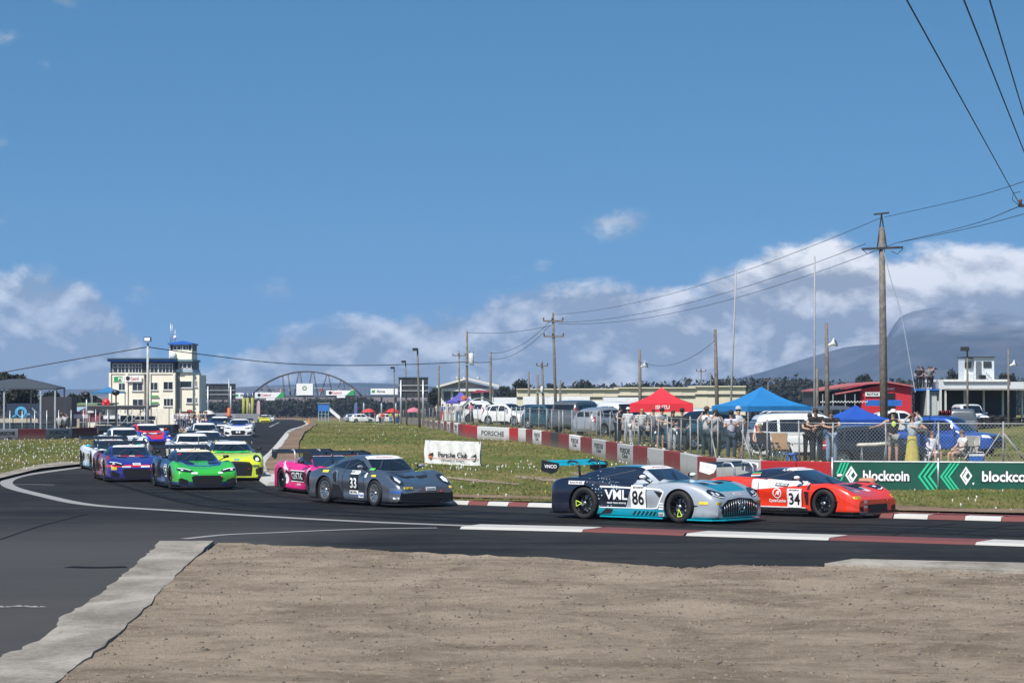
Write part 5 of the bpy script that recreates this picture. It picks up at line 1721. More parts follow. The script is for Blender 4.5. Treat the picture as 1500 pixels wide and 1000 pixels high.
def dec_pur(sh, t, dr, tx):
    sticker(dr, tx, 'T', 1.03, 0, .20, .13, WHITE, None); sticker(dr, tx, 'T', 1.05, -.58, .36, .14, WHITE, '222', TXTB)
    sticker(dr, tx, 'F', 0, .60, .26, .07, WHITE, 'OOOO', TXTB); sticker(dr, tx, 'F', -.36, .515, .3, .045, C('sticker_pale', (.6, .66, .68)), None); sticker(dr, tx, 'F', .28, .52, .3, .05, WHITE, None)
    sticker(dr, tx, 'F', -.78, .46, .18, .10, YEL, None)
    for ax in 'RL':
        number_panel(tx, dr, ax, '12', .25, .55, .4, .4, WHITE)


race_car(R8, 'race_car', 'royal blue and red race car beside the green one with chrome front rings', p_pur, 187, 702, -73,
         dict(decals=dec_pur, wing=CARBON, mirror=BLACK, steer=0))

p_gtr = livery('paint_lime', (.62, .75, .015), [
    ((.03, .45, .08), [(1, 0, 0, .80), (-1, 0, 0, -1.35), (0, -1, 0, -.75), (0, 0, 1, .8), ('noise', 5.5, .47)]),
    ((.03, .45, .08), [(1, 0, 0, .72), (-1, 0, 0, -1.0), (0, -1, 0, -.60), (0, 0, 1, .8)]),
    ((.02, .025, .035), [(0, 0, 1, 1.0)]),
    ((.02, .025, .035), [(-1, 0, 0, -.5), (0, 0, 1, .3)]),
    ((.015, .016, .02), [(1, 0, 0, 1.8), (0, 1, 0, .78), (0, 0, -1, -.45)]),
], rough=.28)


def dec_gtr(sh, t, dr, tx):
    sticker(dr, tx, 'F', .06, .72, .2, .05, C('sticker_blue', (.1, .3, .5)), None)
    sticker(dr, tx, 'F', .72, .50, .2, .08, C('sticker_dark', (.1, .12, .05)), None)
    sticker(dr, tx, 'T', .0, -.52, .14, .1, YEL); sticker(dr, tx, 'T', .0, .52, .14, .1, YEL)


race_car(GTR, 'race_car', 'fluorescent yellow race car with green splashed bonnet and wide black grille', p_gtr, 337, 700, -79,
         dict(decals=dec_gtr, wing=CARBON, mirror=BLACK, lampm=HEADLAMP))

p_wl = livery('paint_white', (.70, .73, .75), [((.25, .5, .6), [(0, 0, -1, -.28), ('noise', 3, .45)])], rough=.3)


def dec_small(num):
    def f(sh, t, dr, tx):
        sticker(dr, tx, 'T', 1.4, 0, .45, .22, C('sticker_pale', (.6, .66, .68)), None)
        for ax in 'RL': number_panel(tx, dr, ax, num, .25, .55, .4, .4, WHITE)
    return f


race_car(HUR, 'race_car', 'white wedge-shaped race car with a turquoise mirror half hidden by the blue one', p_wl, 163, 687, -72,
         dict(decals=dec_small('9'), wing=CARBON, mirror=mat('turquoise', (.02, .5, .55), .3), steer=0))
p_wp = livery('paint_white_plain', (.70, .71, .71), [((.08, .09, .1), [(0, -1, 0, -.35), (0, 1, 0, .12), (1, 0, 0, 1.2)])], rough=.3)
race_car(P911, 'race_car', 'white rear-engined race car with black bonnet bands next to the red and blue car', p_wp, 180, 665, -70, dict(far=True, wing=CARBON, decals=dec_small('28')))
p_rb = livery('paint_red_cobalt', (.62, .018, .02), [((.02, .04, .45), [(.35, 1, 0, 1.12)]), ((.02, .04, .45), [(0, 0, -1, -.50)]), ((.45, .05, .03), [(0, 0, -1, -.26)])], rough=.28)
race_car(P911, 'race_car', 'red bonneted race car with cobalt blue flanks near the grass verge', p_rb, 214, 655, -66, dict(far=True, wing=CARBON, decals=dec_small('72'), mirror=REDM))
p_w3 = livery('paint_white_cream', (.74, .72, .68), [], rough=.3)
race_car(GTR, 'race_car', 'plain white race car between the green and yellow cars, mostly hidden', p_w3, 281, 681, -78, dict(far=True, wing=CARBON, decals=dec_small('40'), mirror=WHITE))
p_w4 = livery('paint_white_maroon', (.70, .68, .66), [((.28, .02, .05), [(0, 0, 1, 1.15)]), ((.03, .03, .04), [(0, -1, 0, -.4), (1, 0, 0, .9)])], rough=.3)
race_car(R8, 'race_car', 'white race car with maroon roof edge tucked behind the white hidden one', p_w4, 303, 668, -80, dict(far=True, wing=CARBON))
p_w5 = livery('paint_white_black', (.72, .72, .71), [((.03, .03, .035), [(0, -1, 0, -.38), (1, 0, 0, 1.0), ('noise', 3, .42)])], rough=.3)
race_car(P911, 'race_car', 'white rounded race car with black splashed bonnet in the middle of the pack', p_w5, 299, 653, -79, dict(far=True, wing=CARBON))
p_w6 = livery('paint_white_violet', (.74, .74, .74), [((.03, .03, .30), [(1, 0, 0, .85), (-1, 0, 0, -1.6), (.5, -1, 0, .0)]), ((.03, .03, .30), [(0, 0, 1, 1.17), (0, -1, 0, -.4)])], rough=.3)


def dec_w6(sh, t, dr, tx):
    for y in (-.09, .09):
        c = [(y + .07 * math.cos(a), .34 + .07 * math.sin(a)) for a in [2 * math.pi * k / 14 for k in range(14)]]
        dr('spot_lamp', [(c, 'F')], LENS, .03, .05)


race_car(R8, 'race_car', 'white race car with violet bonnet triangle, spot lamps and yellow mirrors', p_w6, 351, 639, -86, dict(far=True, wing=CARBON, mirror=YEL, decals=dec_w6))
p_w7 = livery('paint_white_navy', (.70, .70, .70), [((.012, .02, .08), [(0, 0, 1, .75)]), ((.4, .02, .03), [(0, 0, -1, -.45), (1, 0, 0, 1.9)])], rough=.3)
race_car(GTR, 'race_car', 'navy topped race car with red chin by the pit exit', p_w7, 322, 636, -84, dict(far=True, wing=CARBON))
p_y8 = livery('paint_yellow_far', (.62, .58, .02), [((.05, .06, .03), [(0, 0, 1, .95)])], rough=.35)
race_car(P911, 'race_car', 'small distant yellow race car leading a white one down the straight', p_y8, 387, 619.3, -80, dict(far=True, wing=CARBON, mirror=YEL))
p_w9 = livery('paint_white_far', (.7, .7, .7), [], rough=.35)
race_car(R8, 'race_car', 'small distant plain white race car following the yellow one down the straight', p_w9, 393, 617.4, -80, dict(far=True, wing=CARBON))
# ================================================================ FAR SETTING: mountain, woods
def m_mount(t, b, p):
    n1 = t.noise(p, 0.004, 8, 0.6, 0.3); n2 = t.noise(stretch(t, p, (1, 1, 3)), 0.012, 7, 0.65)
    c = t.mix(t.ss(t.m('ADD', t.m('MULTIPLY', n1, .5), t.m('MULTIPLY', n2, .5)), .42, .6), (0.022, 0.030, 0.024), (0.075, 0.07, 0.062))
    t.l(c, b.inputs['Base Color']); b.inputs['Roughness'].default_value = .95
    # the summit disappears into the cloud that lies on it
    sx = t.n('ShaderNodeSeparateXYZ'); t.l(p, sx.inputs[0])
    n3 = t.noise(p, 0.0045, 7, .6, .2)
    a = t.ss(t.m('ADD', sx.outputs[2], t.m('MULTIPLY', t.m('SUBTRACT', n3, .5), 170)), 160, 88)
    t.l(a, b.inputs['Alpha'])


MOUNT = ground_mat('mountain_rock', m_mount)


def range_of(name, sil, D, depth, seed, base=-30):
    """a ridge with real depth: silhouette pixels give the crest height at distance D"""
    r = np.random.default_rng(seed)
    H = hermite([(a, at(a, b, D).z) for a, b in sil])
    x0, x1 = sil[0][0], sil[-1][0]
    nx, ny = 110, 26
    vv = []
    ph = r.uniform(0, 6, 12)
    for j in range(ny + 1):
        v = j / ny                                     # 0 foot .. 0.72 crest .. 1 back
        for i in range(nx + 1):
            px = x0 + (x1 - x0) * i / nx
            X = (px - 750) / FPX * D
            h = H(px) - base
            gul = sum(math.sin(X * f + ph[k] + v * 3) / (k + 1) for k, f in enumerate((.006, .013, .029, .06))) * .05
            if v < .72:
                t = v / .72
                prof = .22 * t + .15 * t ** 2 + .63 * (max(0, (t - .55) / .45) ** 1.3)      # scree slope then cliffs
                prof = prof * (1 + gul * (1 - t) * 2.0) + gul * .35 * t * (1 - t)
                y = D - depth * (1 - t) + gul * 400 * (1 - t)
            else:
                t = (v - .72) / .28
                prof = 1 - .25 * t; y = D + depth * .5 * t
            vv.append((X * y / D, y, base + h * max(prof, 0)))
    n = nx + 1
    ff = [(j * n + i, j * n + i + 1, (j + 1) * n + i + 1, (j + 1) * n + i) for j in range(ny) for i in range(nx)]
    return MB().add(vv, ff, 0, True).build(name, MOUNT, kind='structure')


range_of('mountain', [(1100, 574), (1155, 564), (1210, 547), (1242, 532), (1275, 515), (1295, 499), (1306, 480), (1318, 463), (1335, 455), (1365, 449), (1410, 446), (1460, 441), (1510, 438), (1700, 436), (2100, 440)], 4600, 1300, 4)
range_of('distant_hills', [(560, 573), (700, 571), (900, 568), (1040, 560), (1098, 549), (1150, 534), (1200, 518), (1248, 506), (1300, 503), (1420, 500), (1700, 510)], 5100, 400, 9)
range_of('distant_hills', [(-300, 568), (0, 570), (300, 568), (420, 563), (520, 560), (600, 563), (700, 571), (800, 573)], 4900, 500, 11)

LEAF = [mat('leaf_dark', (0.012, 0.016, 0.008), .9, var=.3, scale=.6), mat('leaf_mid', (0.020, 0.025, 0.011), .9, var=.3, scale=.6), mat('leaf_olive', (0.032, 0.034, 0.017), .9, var=.3, scale=.6)]
BARK = mat('bark', (0.07, 0.055, 0.045), .95, var=.3)


def leaf_cloud(mb, c, rad, n, size, r):
    """leaf-sized faces through an uneven clump"""
    for _ in range(n):
        d = r.normal(size=3); d /= np.linalg.norm(d) + 1e-9
        k = r.random() ** .45
        q = (c[0] + d[0] * rad[0] * k, c[1] + d[1] * rad[1] * k, c[2] + d[2] * rad[2] * k)
        s = size * r.uniform(.6, 1.4)
        a, b = r.normal(size=3), r.normal(size=3)
        a /= np.linalg.norm(a); b /= np.linalg.norm(b)
        mb.add([(q[0] + a[0] * s, q[1] + a[1] * s, q[2] + a[2] * s), (q[0] - a[0] * s * .5 + b[0] * s, q[1] - a[1] * s * .5 + b[1] * s, q[2] - a[2] * s * .5 + b[2] * s),
                (q[0] - a[0] * s * .5 - b[0] * s, q[1] - a[1] * s * .5 - b[1] * s, q[2] - a[2] * s * .5 - b[2] * s)], [(0, 1, 2)], int(r.integers(3)))


def tree(px, ytop, D, width_px, label, seed, shape='round', lift=.35, group='dark trees around the circuit'):
    r = np.random.default_rng(seed)
    X = (px - 750) / FPX * D; z0 = g(D) - .2
    H = at(px, ytop, D).z - z0; W = width_px / FPX * D / 2
    t = thing('tree', label, 'tree', (X, D, z0), 0, group)
    tr = MB(); tr.tube([(0, 0, -.2), (.1 * W, 0, H * .3), (.05 * W, .1 * W, H * .62)], [H * .035, H * .026, H * .012], 7)
    for k in range(5):
        a = k * 1.3 + r.uniform(0, .6)
        tr.tube([(.08 * W, 0, H * (.28 + .05 * k)), (W * .4 * math.cos(a), W * .4 * math.sin(a), H * (.5 + .05 * k)), (W * .65 * math.cos(a), W * .65 * math.sin(a), H * (.62 + .05 * k))], [H * .016, H * .011, H * .005], 5)
    tr.build('trunk', BARK, t)
    cr = MB()
    n = 16 if shape == 'round' else 13
    for k in range(n):
        a = r.uniform(0, 6.28); q = r.random() ** .5
        if shape == 'round':
            el_ = r.uniform(-.5, 1); c = (W * .62 * q * math.cos(a), W * .62 * q * math.sin(a), H * (.5 + lift * .5 + .30 * el_ * math.sqrt(1 - q * q * .6)))
            rad = (W * r.uniform(.28, .45),) * 2 + (H * r.uniform(.10, .17),)
        else:      # flat-topped pine
            c = (W * .75 * q * math.cos(a), W * .75 * q * math.sin(a), H * (.78 + .12 * r.random() - .1 * q)); rad = (W * r.uniform(.22, .4),) * 2 + (H * r.uniform(.06, .10),)
        leaf_cloud(cr, c, rad, 170, .05 * W + .10, r)
    cr.build('crown', LEAF, t)
    return t


for i, (px, yt, D, w, sh, lb) in enumerate([
        (12, 540, 240, 70, 'flat', 'flat-topped dark pine tree behind the grey shade canopy'), (-30, 556, 235, 80, 'round', 'dark dense tree left of the flat-topped pine'), (30, 566, 225, 60, 'round', 'bushy dark tree under the flat-topped pine'),
        (77, 576, 300, 34, 'round', 'low dark tree behind the blue roofed hut'), (118, 573, 320, 44, 'round', 'broad dark tree between the shade canopy and the white tower building'), (140, 580, 330, 30, 'round', 'small dark tree beside the white tower building'),
        (762, 554, 420, 36, 'round', 'round dark tree standing over the cream warehouse end'), (742, 568, 400, 30, 'round', 'low rounded dark tree between white house and cream warehouse'),
        (855, 556, 480, 40, 'round', 'dome-shaped dark tree behind the cream warehouse roof'), (800, 562, 500, 36, 'round', 'small dark tree behind the white transformer pole'), (925, 558, 520, 46, 'flat', 'flat dark tree behind the speaker pole'),
        (640, 570, 380, 30, 'round', 'green bushy tree between big screen and white gabled house'), (1052, 547, 560, 22, 'flat', 'small flat-topped tree rising behind the tall bare pole'), (1268, 548, 420, 34, 'round', 'round dark tree behind the red kart building'),
        (1398, 546, 430, 40, 'round', 'dark tree left of the white control cabin'), (1320, 549, 470, 18, 'flat', 'thin flat-topped tree behind the red kart building'), (1478, 549, 380, 36, 'round', 'dark tree right of the white control cabin')]):
    tree(px, yt, D, w, lb, 40 + i, sh)


def wood(name, x0, x1, D, tops, label, seed, n, size, depth=60):
    """far-off wood that reads as one mass"""
    r = np.random.default_rng(seed)
    T = hermite(tops)
    mb = MB(); z0 = g(D)
    for k in range(n):
        px = r.uniform(x0, x1); dd = D + r.uniform(0, depth)
        X = (px - 750) / FPX * dd; top_ = at(px, T(px), D).z
        h = (top_ - z0) * r.uniform(.78, 1.04)
        leaf_cloud(mb, (X, dd, z0 + h * .62), (h * .45 + 1.2, h * .45 + 1, h * .38), 46, size, r)
        leaf_cloud(mb, (X, dd, z0 + h * .25), (h * .4 + 1.5, 1.5, h * .28), 14, size * 1.3, r)
    o = mb.build(name, LEAF, None, kind='stuff', label=label, category='woodland')
    return o


wood('distant_wood', 720, 1560, 640, [(720, 568), (800, 563), (900, 559), (960, 556), (1040, 552), (1090, 547), (1130, 552), (1170, 549), (1240, 556), (1300, 554), (1380, 552), (1560, 548)], 'distant dark wood along the skyline behind the warehouse', 3, 640, .62)
wood('distant_wood', 270, 680, 700, [(270, 590), (330, 586), (400, 584), (470, 583), (530, 578), (560, 588), (620, 584), (680, 585)], 'dark scrub wood seen under the arched footbridge', 5, 360, .5)
wood('distant_wood', -80, 300, 520, [(-80, 566), (0, 572), (60, 580), (120, 582), (200, 588), (300, 590)], 'dark tree mass behind the paddock huts', 6, 200, .45)

# ================================================================ helper for walls with real openings
def wpos(px, D, z=None, h=0.0):
    X = (px - 750) / FPX * D
    return Vector((X, D, (g(D) if z is None else z) + h))


# ---------------------------------------------------------------- left barrier wall
lwall = thing('barrier_wall', 'low grey and dark red barrier wall with printed panels beyond the left verge', 'wall')
LWX = hermite([(p, (p - 750) / FPX * d) for p, _, d in LW_TOP]); LWY = hermite([(p, d) for p, _, d in LW_TOP])
LW_RED = m_barrier('barrier_maroon', (0.10, 0.016, 0.02)); LW_GREY = m_barrier('barrier_bluegrey', (.27, .29, .33)); LW_BLK = m_barrier('barrier_black', (.02, .02, .022))
for a, b, m, what in ((-60, -12, LW_RED, ''), (-12, 27, LW_GREY, 'p'), (27, 68, LW_RED, ''), (68, 106, LW_GREY, 'p'), (106, 144, LW_RED, ''), (144, 163, LW_BLK, ''), (163, 196, LW_GREY, 'p'), (196, 226, LW_RED, ''), (226, 254, LW_GREY, 'p'), (254, 262, LW_RED, '')):
    p, q = Vector((LWX(a), LWY(a))), Vector((LWX(b), LWY(b)))
    o = wall_panel('concrete_panel', p, q, .73, .25, m, lwall)
    if what:
        d, n = face_frame(p, q)
        mid = Vector((*((p + q) / 2), g((p.y + q.y) / 2))) + n * .01
        text_on('lettering', 'PORSCHE', .30, mid + Vector((0, 0, .46)), d, (0, 0, 1), TXTB, o, bold=.03, width=(q - p).length * .74)
        text_on('lettering', 'Club', .16, mid + d * .3 + Vector((0, 0, .2)), d, (0, 0, 1), TXTB, o, bold=.03, width=(q - p).length * .18)
lf = thing('chain_link_fence', 'thin wire fence above the dark red barrier wall', 'fence')
for i in range(19):
    a = -60 + i * 18; x, y = LWX(min(a, 262)) + .0, LWY(min(a, 262)) + .6
    if a > 262: x, y = (a - 750) / FPX * (178 + (a - 262) * 1.2), 178 + (a - 262) * 1.2
    MB().tube([(x, y, g(y)), (x, y, g(y) + 1.9)], .03, 6).build('post', STEEL, lf)
    if i:
        o = MB().add([(x0_, y0_, g(y0_) + .1), (x, y, g(y) + .1), (x, y, g(y) + 1.85), (x0_, y0_, g(y0_) + 1.85)], [(0, 1, 2, 3)]).build('wire_netting', WIRE, lf)
        uv = o.data.uv_layers.new(name='UVMap'); L = math.hypot(x - x0_, y - y0_)
        for k, c in enumerate(((0, 0), (L * .6, 0), (L * .6, 1.15), (0, 1.15))): uv.data[k].uv = c
    x0_, y0_ = x, y

# small white marker boards on the verge
for px, py, s in ((143, 656, .40), (236, 641, .36)):
    p = G(px, py)
    t = thing('marker_board', 'small square white marker board on a stake in the %s' % ('flowery verge' if px < 200 else 'grass at the pit exit'), 'sign', p)
    MB().box((0, 0, .46), (s, .03, s)).build('board', WHITE, t); MB().bar((0, .03, 0), (0, .03, .5), .04).build('stake', WOOD, t)

# ---------------------------------------------------------------- white tower building
CREAM = mat('cream_plaster', (.80, .75, .60), .8, var=.08, scale=.5); CREAM_SHADE = mat('cream_shade', (.5, .46, .37), .8, var=.1)  # second cream is darker: shade of the recessed walls put into the colour
ROOFB = mat('roof_blue', (.02, .11, .42), .5, var=.1); FRAME = mat('window_frame', (.62, .63, .62), .5); PANE = mat('window_pane', (.02, .028, .035), .08, coat=.6, var=0)
BT = thing('control_building', 'cream three-storey race control building with blue roof edge and lookout tower', 'building', (0, 0, 0))
DB = 300.0
S = DB / FPX                                         # metres per picture pixel at the building


def bx(px): return (px - 750) * S
def bz(py): return CAMH + (HOR - py) * S


ZG = g(DB) - .3


def block(name, x0, x1, y0, y1, dy0, dy1, m, parent, mi=0):
    """box from pixel columns/rows, depth offsets in metres"""
    return MB().box(((bx(x0) + bx(x1)) / 2, DB + (dy0 + dy1) / 2, (bz(y0) + bz(y1)) / 2), (abs(bx(x1) - bx(x0)), dy1 - dy0, abs(bz(y0) - bz(y1)))).build(name, m, parent)


def window(parent, x0, x1, y0, y1, dy, mull=2, trans=False):
    """framed window let into the wall at depth dy"""
    X0, X1, Z0, Z1 = bx(x0), bx(x1), bz(y1), bz(y0)
    fr = MB(); w = .07
    for (a, b) in (((X0, Z0), (X1, Z0)), ((X0, Z1), (X1, Z1)), ((X0, Z0), (X0, Z1)), ((X1, Z0), (X1, Z1))):
        fr.bar((a[0], dy - .03, a[1]), (b[0], dy - .03, b[1]), w, w)
    for k in range(1, mull):
        x = X0 + (X1 - X0) * k / mull; fr.bar((x, dy - .03, Z0), (x, dy - .03, Z1), w * .8, w * .8)
    if trans: fr.bar((X0, dy - .03, Z1 - .45), (X1, dy - .03, Z1 - .45), w * .8, w * .8)
    o = fr.build('window', FRAME, parent)
    MB().add([(X0, dy - .012, Z0), (X1, dy - .012, Z0), (X1, dy - .012, Z1), (X0, dy - .012, Z1)], [(0, 1, 2, 3)]).build('pane', PANE, o)
    MB().box(((X0 + X1) / 2, dy - .08, Z0 - .06), (X1 - X0 + .2, .16, .07)).build('sill', FRAME, o)


zb_ = HOR - (ZG - CAMH) / S
block('wall', 160, 211, 546.9, zb_, 0, 9, CREAM, BT); block('wall', 211.1, 219, 546.9, zb_, .7, 9, CREAM_SHADE, BT); block('wall', 219.1, 257, 546.9, zb_, 0, 9, CREAM, BT)
block('wall', 257.1, 262, 545.2, zb_, 1.0, 9, CREAM_SHADE, BT); block('wall', 262.1, 281, 545, zb_, .9, 9, CREAM, BT); block('wall', 281.1, 290, 549, zb_, 1.3, 8, CREAM, BT)
for a, b in ((160, 163), (184, 187.5), (219.5, 221), (254, 257)):
    block('pilaster', a, b, 547, zb_, -.22, 0.01, CREAM, BT)
# glazed top storey
block('top_storey', 161, 256, 527, 546.5, .35, 8.8, DARK, BT)
for a, b, k in ((165, 172, 1), (172.6, 182.5, 2), (183, 188, 1), (188.6, 207, 4), (219.5, 231, 2), (232, 252.5, 4)):
    window(BT, a, b, 532.5, 546, DB + .3, k, True)
block('fascia', 158, 257.5, 525.6, 529.5, -.45, 9.2, ROOFB, BT); block('roof_slab', 157, 258, 523.8, 525.4, -.7, 9.5, C('roof_edge', (.12, .2, .24)), BT)
block('string_course', 159.5, 257.5, 546.2, 547.6, -.12, 8, CREAM, BT)
for a, b, c_, d_, k in ((174, 183.5, 561, 571.5, 2), (194, 209, 560.5, 572, 2), (220, 231, 560, 571, 2), (239.5, 253.5, 559, 570.5, 2), (194.5, 210, 584.5, 594, 2), (240, 254, 583.5, 594.5, 3)):
    window(BT, a, b, c_, d_, DB, k)
window(BT, 262.5, 279.5, 558, 567.5, DB + .9, 1); window(BT, 272, 280.5, 582.5, 589.8, DB + .9, 1); window(BT, 284, 286.5, 557.5, 566, DB + 1.3, 1); window(BT, 284.2, 286.8, 582.5, 590, DB + 1.3, 1)
# lookout: blue-grey band, glazed room, upper lantern
block('lookout_band', 256, 281, 540.8, 545, .6, 8, C('band_blue', (.35, .45, .5)), BT)
block('lookout_room', 257, 280, 529.5, 540.8, .8, 7.5, DARK, BT)
for a, b in ((261, 266), (266.6, 272), (273.5, 279)): window(BT, a, b, 531, 539.5, DB + .78, 1)
block('lookout_eave', 256, 281.5, 526.2, 529.4, .3, 8, C('roof_edge', (.12, .2, .24)), BT)
block('tower_drum', 245.5, 279, 513, 526.1, 1.2, 6.5, CREAM, BT)
block('lantern', 246, 278.5, 504.5, 513, 1.4, 6.3, DARK, BT)
for a, b in ((251.5, 256.5), (257.2, 262.5), (266, 270), (270.6, 274)): window(BT, a, b, 505.2, 512.4, DB + 1.38, 1)
for a in (246.2, 264.3, 278.2): block('mullion', a, a + 1.2, 504.5, 513, 1.25, 1.45, FRAME, BT)
rf = MB(); X0, X1, z0_, z1_ = bx(244), bx(280), bz(504.4), bz(498.6)
rf.add([(X0, DB + .9, z0_), (X1, DB + .9, z0_), (X1, DB + 6.8, z0_), (X0, DB + 6.8, z0_), (bx(262), DB + 3.8, z1_ + .05), (X0, DB + .9, z0_ + .18), (X1, DB + .9, z0_ + .18), (X1, DB + 6.8, z0_ + .18), (X0, DB + 6.8, z0_ + .18)],
       [(3, 2, 1, 0), (5, 6, 4), (6, 7, 4), (7, 8, 4), (8, 5, 4), (0, 1, 6, 5), (1, 2, 7, 6), (2, 3, 8, 7), (3, 0, 5, 8)]); rf.build('roof', ROOFB, BT)
for px, yt in ((244.7, 472), (247, 473), (251.5, 481)):
    MB().tube([(bx(px), DB + 3, bz(503)), (bx(px), DB + 3, bz(yt))], .045, 5).build('aerial', STEEL, BT)
MB().sphere((bx(251.5), DB + 2.9, bz(493)), .22).build('aerial_dish', WHITE, BT)
MB().sphere((bx(251), DB + 1.0, bz(518.5)), (.45, .12, .45)).build('satellite_dish', WHITE, BT)
block('service_duct', 257.5, 261, 546, zb_ - 2, .86, 1.0, C('duct_grey', (.25, .25, .25)), BT)
block('door', 273, 280, 600, zb_, .86, .9, DARK, BT)
o = block('sign_board', 166, 182, 550.5, 559.5, -.06, -.02, WHITE, BT)
MB().add([(bx(167), DB - .075, bz(559)), (bx(178), DB - .075, bz(559)), (bx(180), DB - .075, bz(551)), (bx(167), DB - .075, bz(551.5))], [(0, 1, 2, 3)]).build('sign_print', mat('sign_green', (.03, .3, .08), .5), o)
text_on('lettering', 'M', .62, (bx(176), DB - .09, bz(555)), (1, 0, 0), (0, 0, 1), TXTW, o)
o = block('sign_board', 184.5, 208, 549.5, 559, -.31, -.27, WHITE, BT)
text_on('lettering', 'Castrol', .55, (bx(198), DB - .33, bz(554.5)), (1, 0, 0), (0, 0, 1), C('castrol_red', (.5, .03, .05)), o, width=1.0)
MB().sphere((bx(188), DB - .32, bz(554)), (.26, .02, .3)).build('sign_print', TXTB, o)
for y_ in (580, 589.5):
    o = block('sign_board', 219, 233, y_ - 1, y_ + 1.4, -.20, -.16, mat('sign_green', (.03, .3, .08), .5), BT)
block('sign_board', 274.5, 280, 600.5, 603, .80, .84, REDM, BT)

# ---------------------------------------------------------------- arched footbridge over the straight
DBR = 560.0
S2 = DBR / FPX
brx = lambda px: (px - 750) * S2
brz = lambda py: CAMH + (HOR - py) * S2
BR = thing('footbridge', 'steel arch footbridge with advertising boards spanning the straight', 'bridge', (0, 0, 0))
DECK = mat('deck_steel', (.06, .065, .07), .6); ARCH = mat('arch_steel', (.07, .07, .075), .6)
MB().box(((brx(340) + brx(640)) / 2, DBR, brz(580.5)), (brx(640) - brx(340), 2.4, .42)).build('deck', DECK, BR)
for dy in (-1.1, 1.1):
    pts = []
    for i in range(25):
        t = i / 24; px = 368 + (530 - 368) * t
        pts.append((brx(px), DBR + dy, brz(580 - 36 * (1 - (2 * t - 1) ** 2) ** .85)))
    MB().tube(pts, .16, 7).build('arch', ARCH, BR)
    for a, b in ((388, 396), (388, 402), (412, 417), (420, 426), (436, 431), (438, 444), (455, 450), (457, 466), (477, 470), (479, 487), (498, 492), (500, 508)):
        t = (a - 368) / (530 - 368); zt = 580 - 36 * (1 - (2 * t - 1) ** 2) ** .85
        MB().tube([(brx(a + 2), DBR + dy, brz(zt)), (brx(b), DBR + dy, brz(579))], .07, 5).build('strut', ARCH, BR)
    for px in range(346, 636, 6):
        MB().tube([(brx(px), DBR + dy * 1.05, brz(580)), (brx(px), DBR + dy * 1.05, brz(568))], .03, 4).build('railing_post', STEEL, BR)
    MB().tube([(brx(342), DBR + dy * 1.05, brz(568)), (brx(638), DBR + dy * 1.05, brz(568))], .04, 5).build('handrail', STEEL, BR)
for px in (366, 371, 533, 559, 580):
    MB().tube([(brx(px), DBR, g(DBR)), (brx(px), DBR, brz(581))], .22, 8).build('support', STEEL, BR)


def board(x0, x1, y0, y1, kind):
    o = MB().box(((brx(x0) + brx(x1)) / 2, DBR - 1.4, (brz(y0) + brz(y1)) / 2), (brx(x1) - brx(x0), .1, brz(y0) - brz(y1))).build('board', WHITE, BR)
    xc, zc_ = (brx(x0) + brx(x1)) / 2, (brz(y0) + brz(y1)) / 2
    gm_ = mat('sign_green', (.03, .3, .08), .5); yy = DBR - 1.47
    if kind == 'castrol':
        MB().add([(brx(x1 - 12), yy, brz(y1)), (brx(x1), yy, brz(y1)), (brx(x1), yy, brz(y0)), (brx(x1 - 4), yy, brz(y0))], [(0, 1, 2, 3)]).build('print', gm_, o)
        text_on('lettering', 'Castrol', .85, (xc - .8, yy, zc_), (1, 0, 0), (0, 0, 1), C('castrol_red', (.5, .03, .05)), o, width=2.2)
        MB().sphere((brx(x0 + 6), yy, zc_), (.4, .02, .4)).build('print', TXTB, o)
        MB().box((xc + .2, DBR - 1.4, brz(y1 + 2)), ((brx(x1) - brx(x0)) * .3, .1, .5)).build('sub_board', WHITE, BR)
    elif kind == 'round':
        ring = MB(); ring.lathe([(.28, 0), (.55, 0)], 20, 0, Matrix.Translation((xc, yy, zc_ + .25)) @ Matrix.Rotation(R(90), 4, 'X')); ring.build('print', C('olive_print', (.2, .24, .08)), o)
        MB().lathe([(.0, 0), (.55, 0)], 20, 0, Matrix.Translation((xc, yy + .03, zc_ + .25)) @ Matrix.Rotation(R(90), 4, 'X')).build('print', C('lime_print', (.45, .5, .2)), o)
    else:
        MB().box((brx(x0 + 4), yy, zc_), (.75, .02, .6)).build('print', gm_, o)
        text_on('lettering', 'ilima', .8, (brx(x0 + 15), yy, zc_), (1, 0, 0), (0, 0, 1), TXTB, o, width=1.9)


board(374.5, 417, 574.5, 582.5, 'castrol'); board(435, 459, 561.5, 578.5, 'round'); board(478.5, 519.5, 571.5, 578.8, 'castrol'); board(543.5, 583, 569, 577.5, 'ilima'); board(344, 357, 575, 583, 'plain2' if 0 else 'ilima')
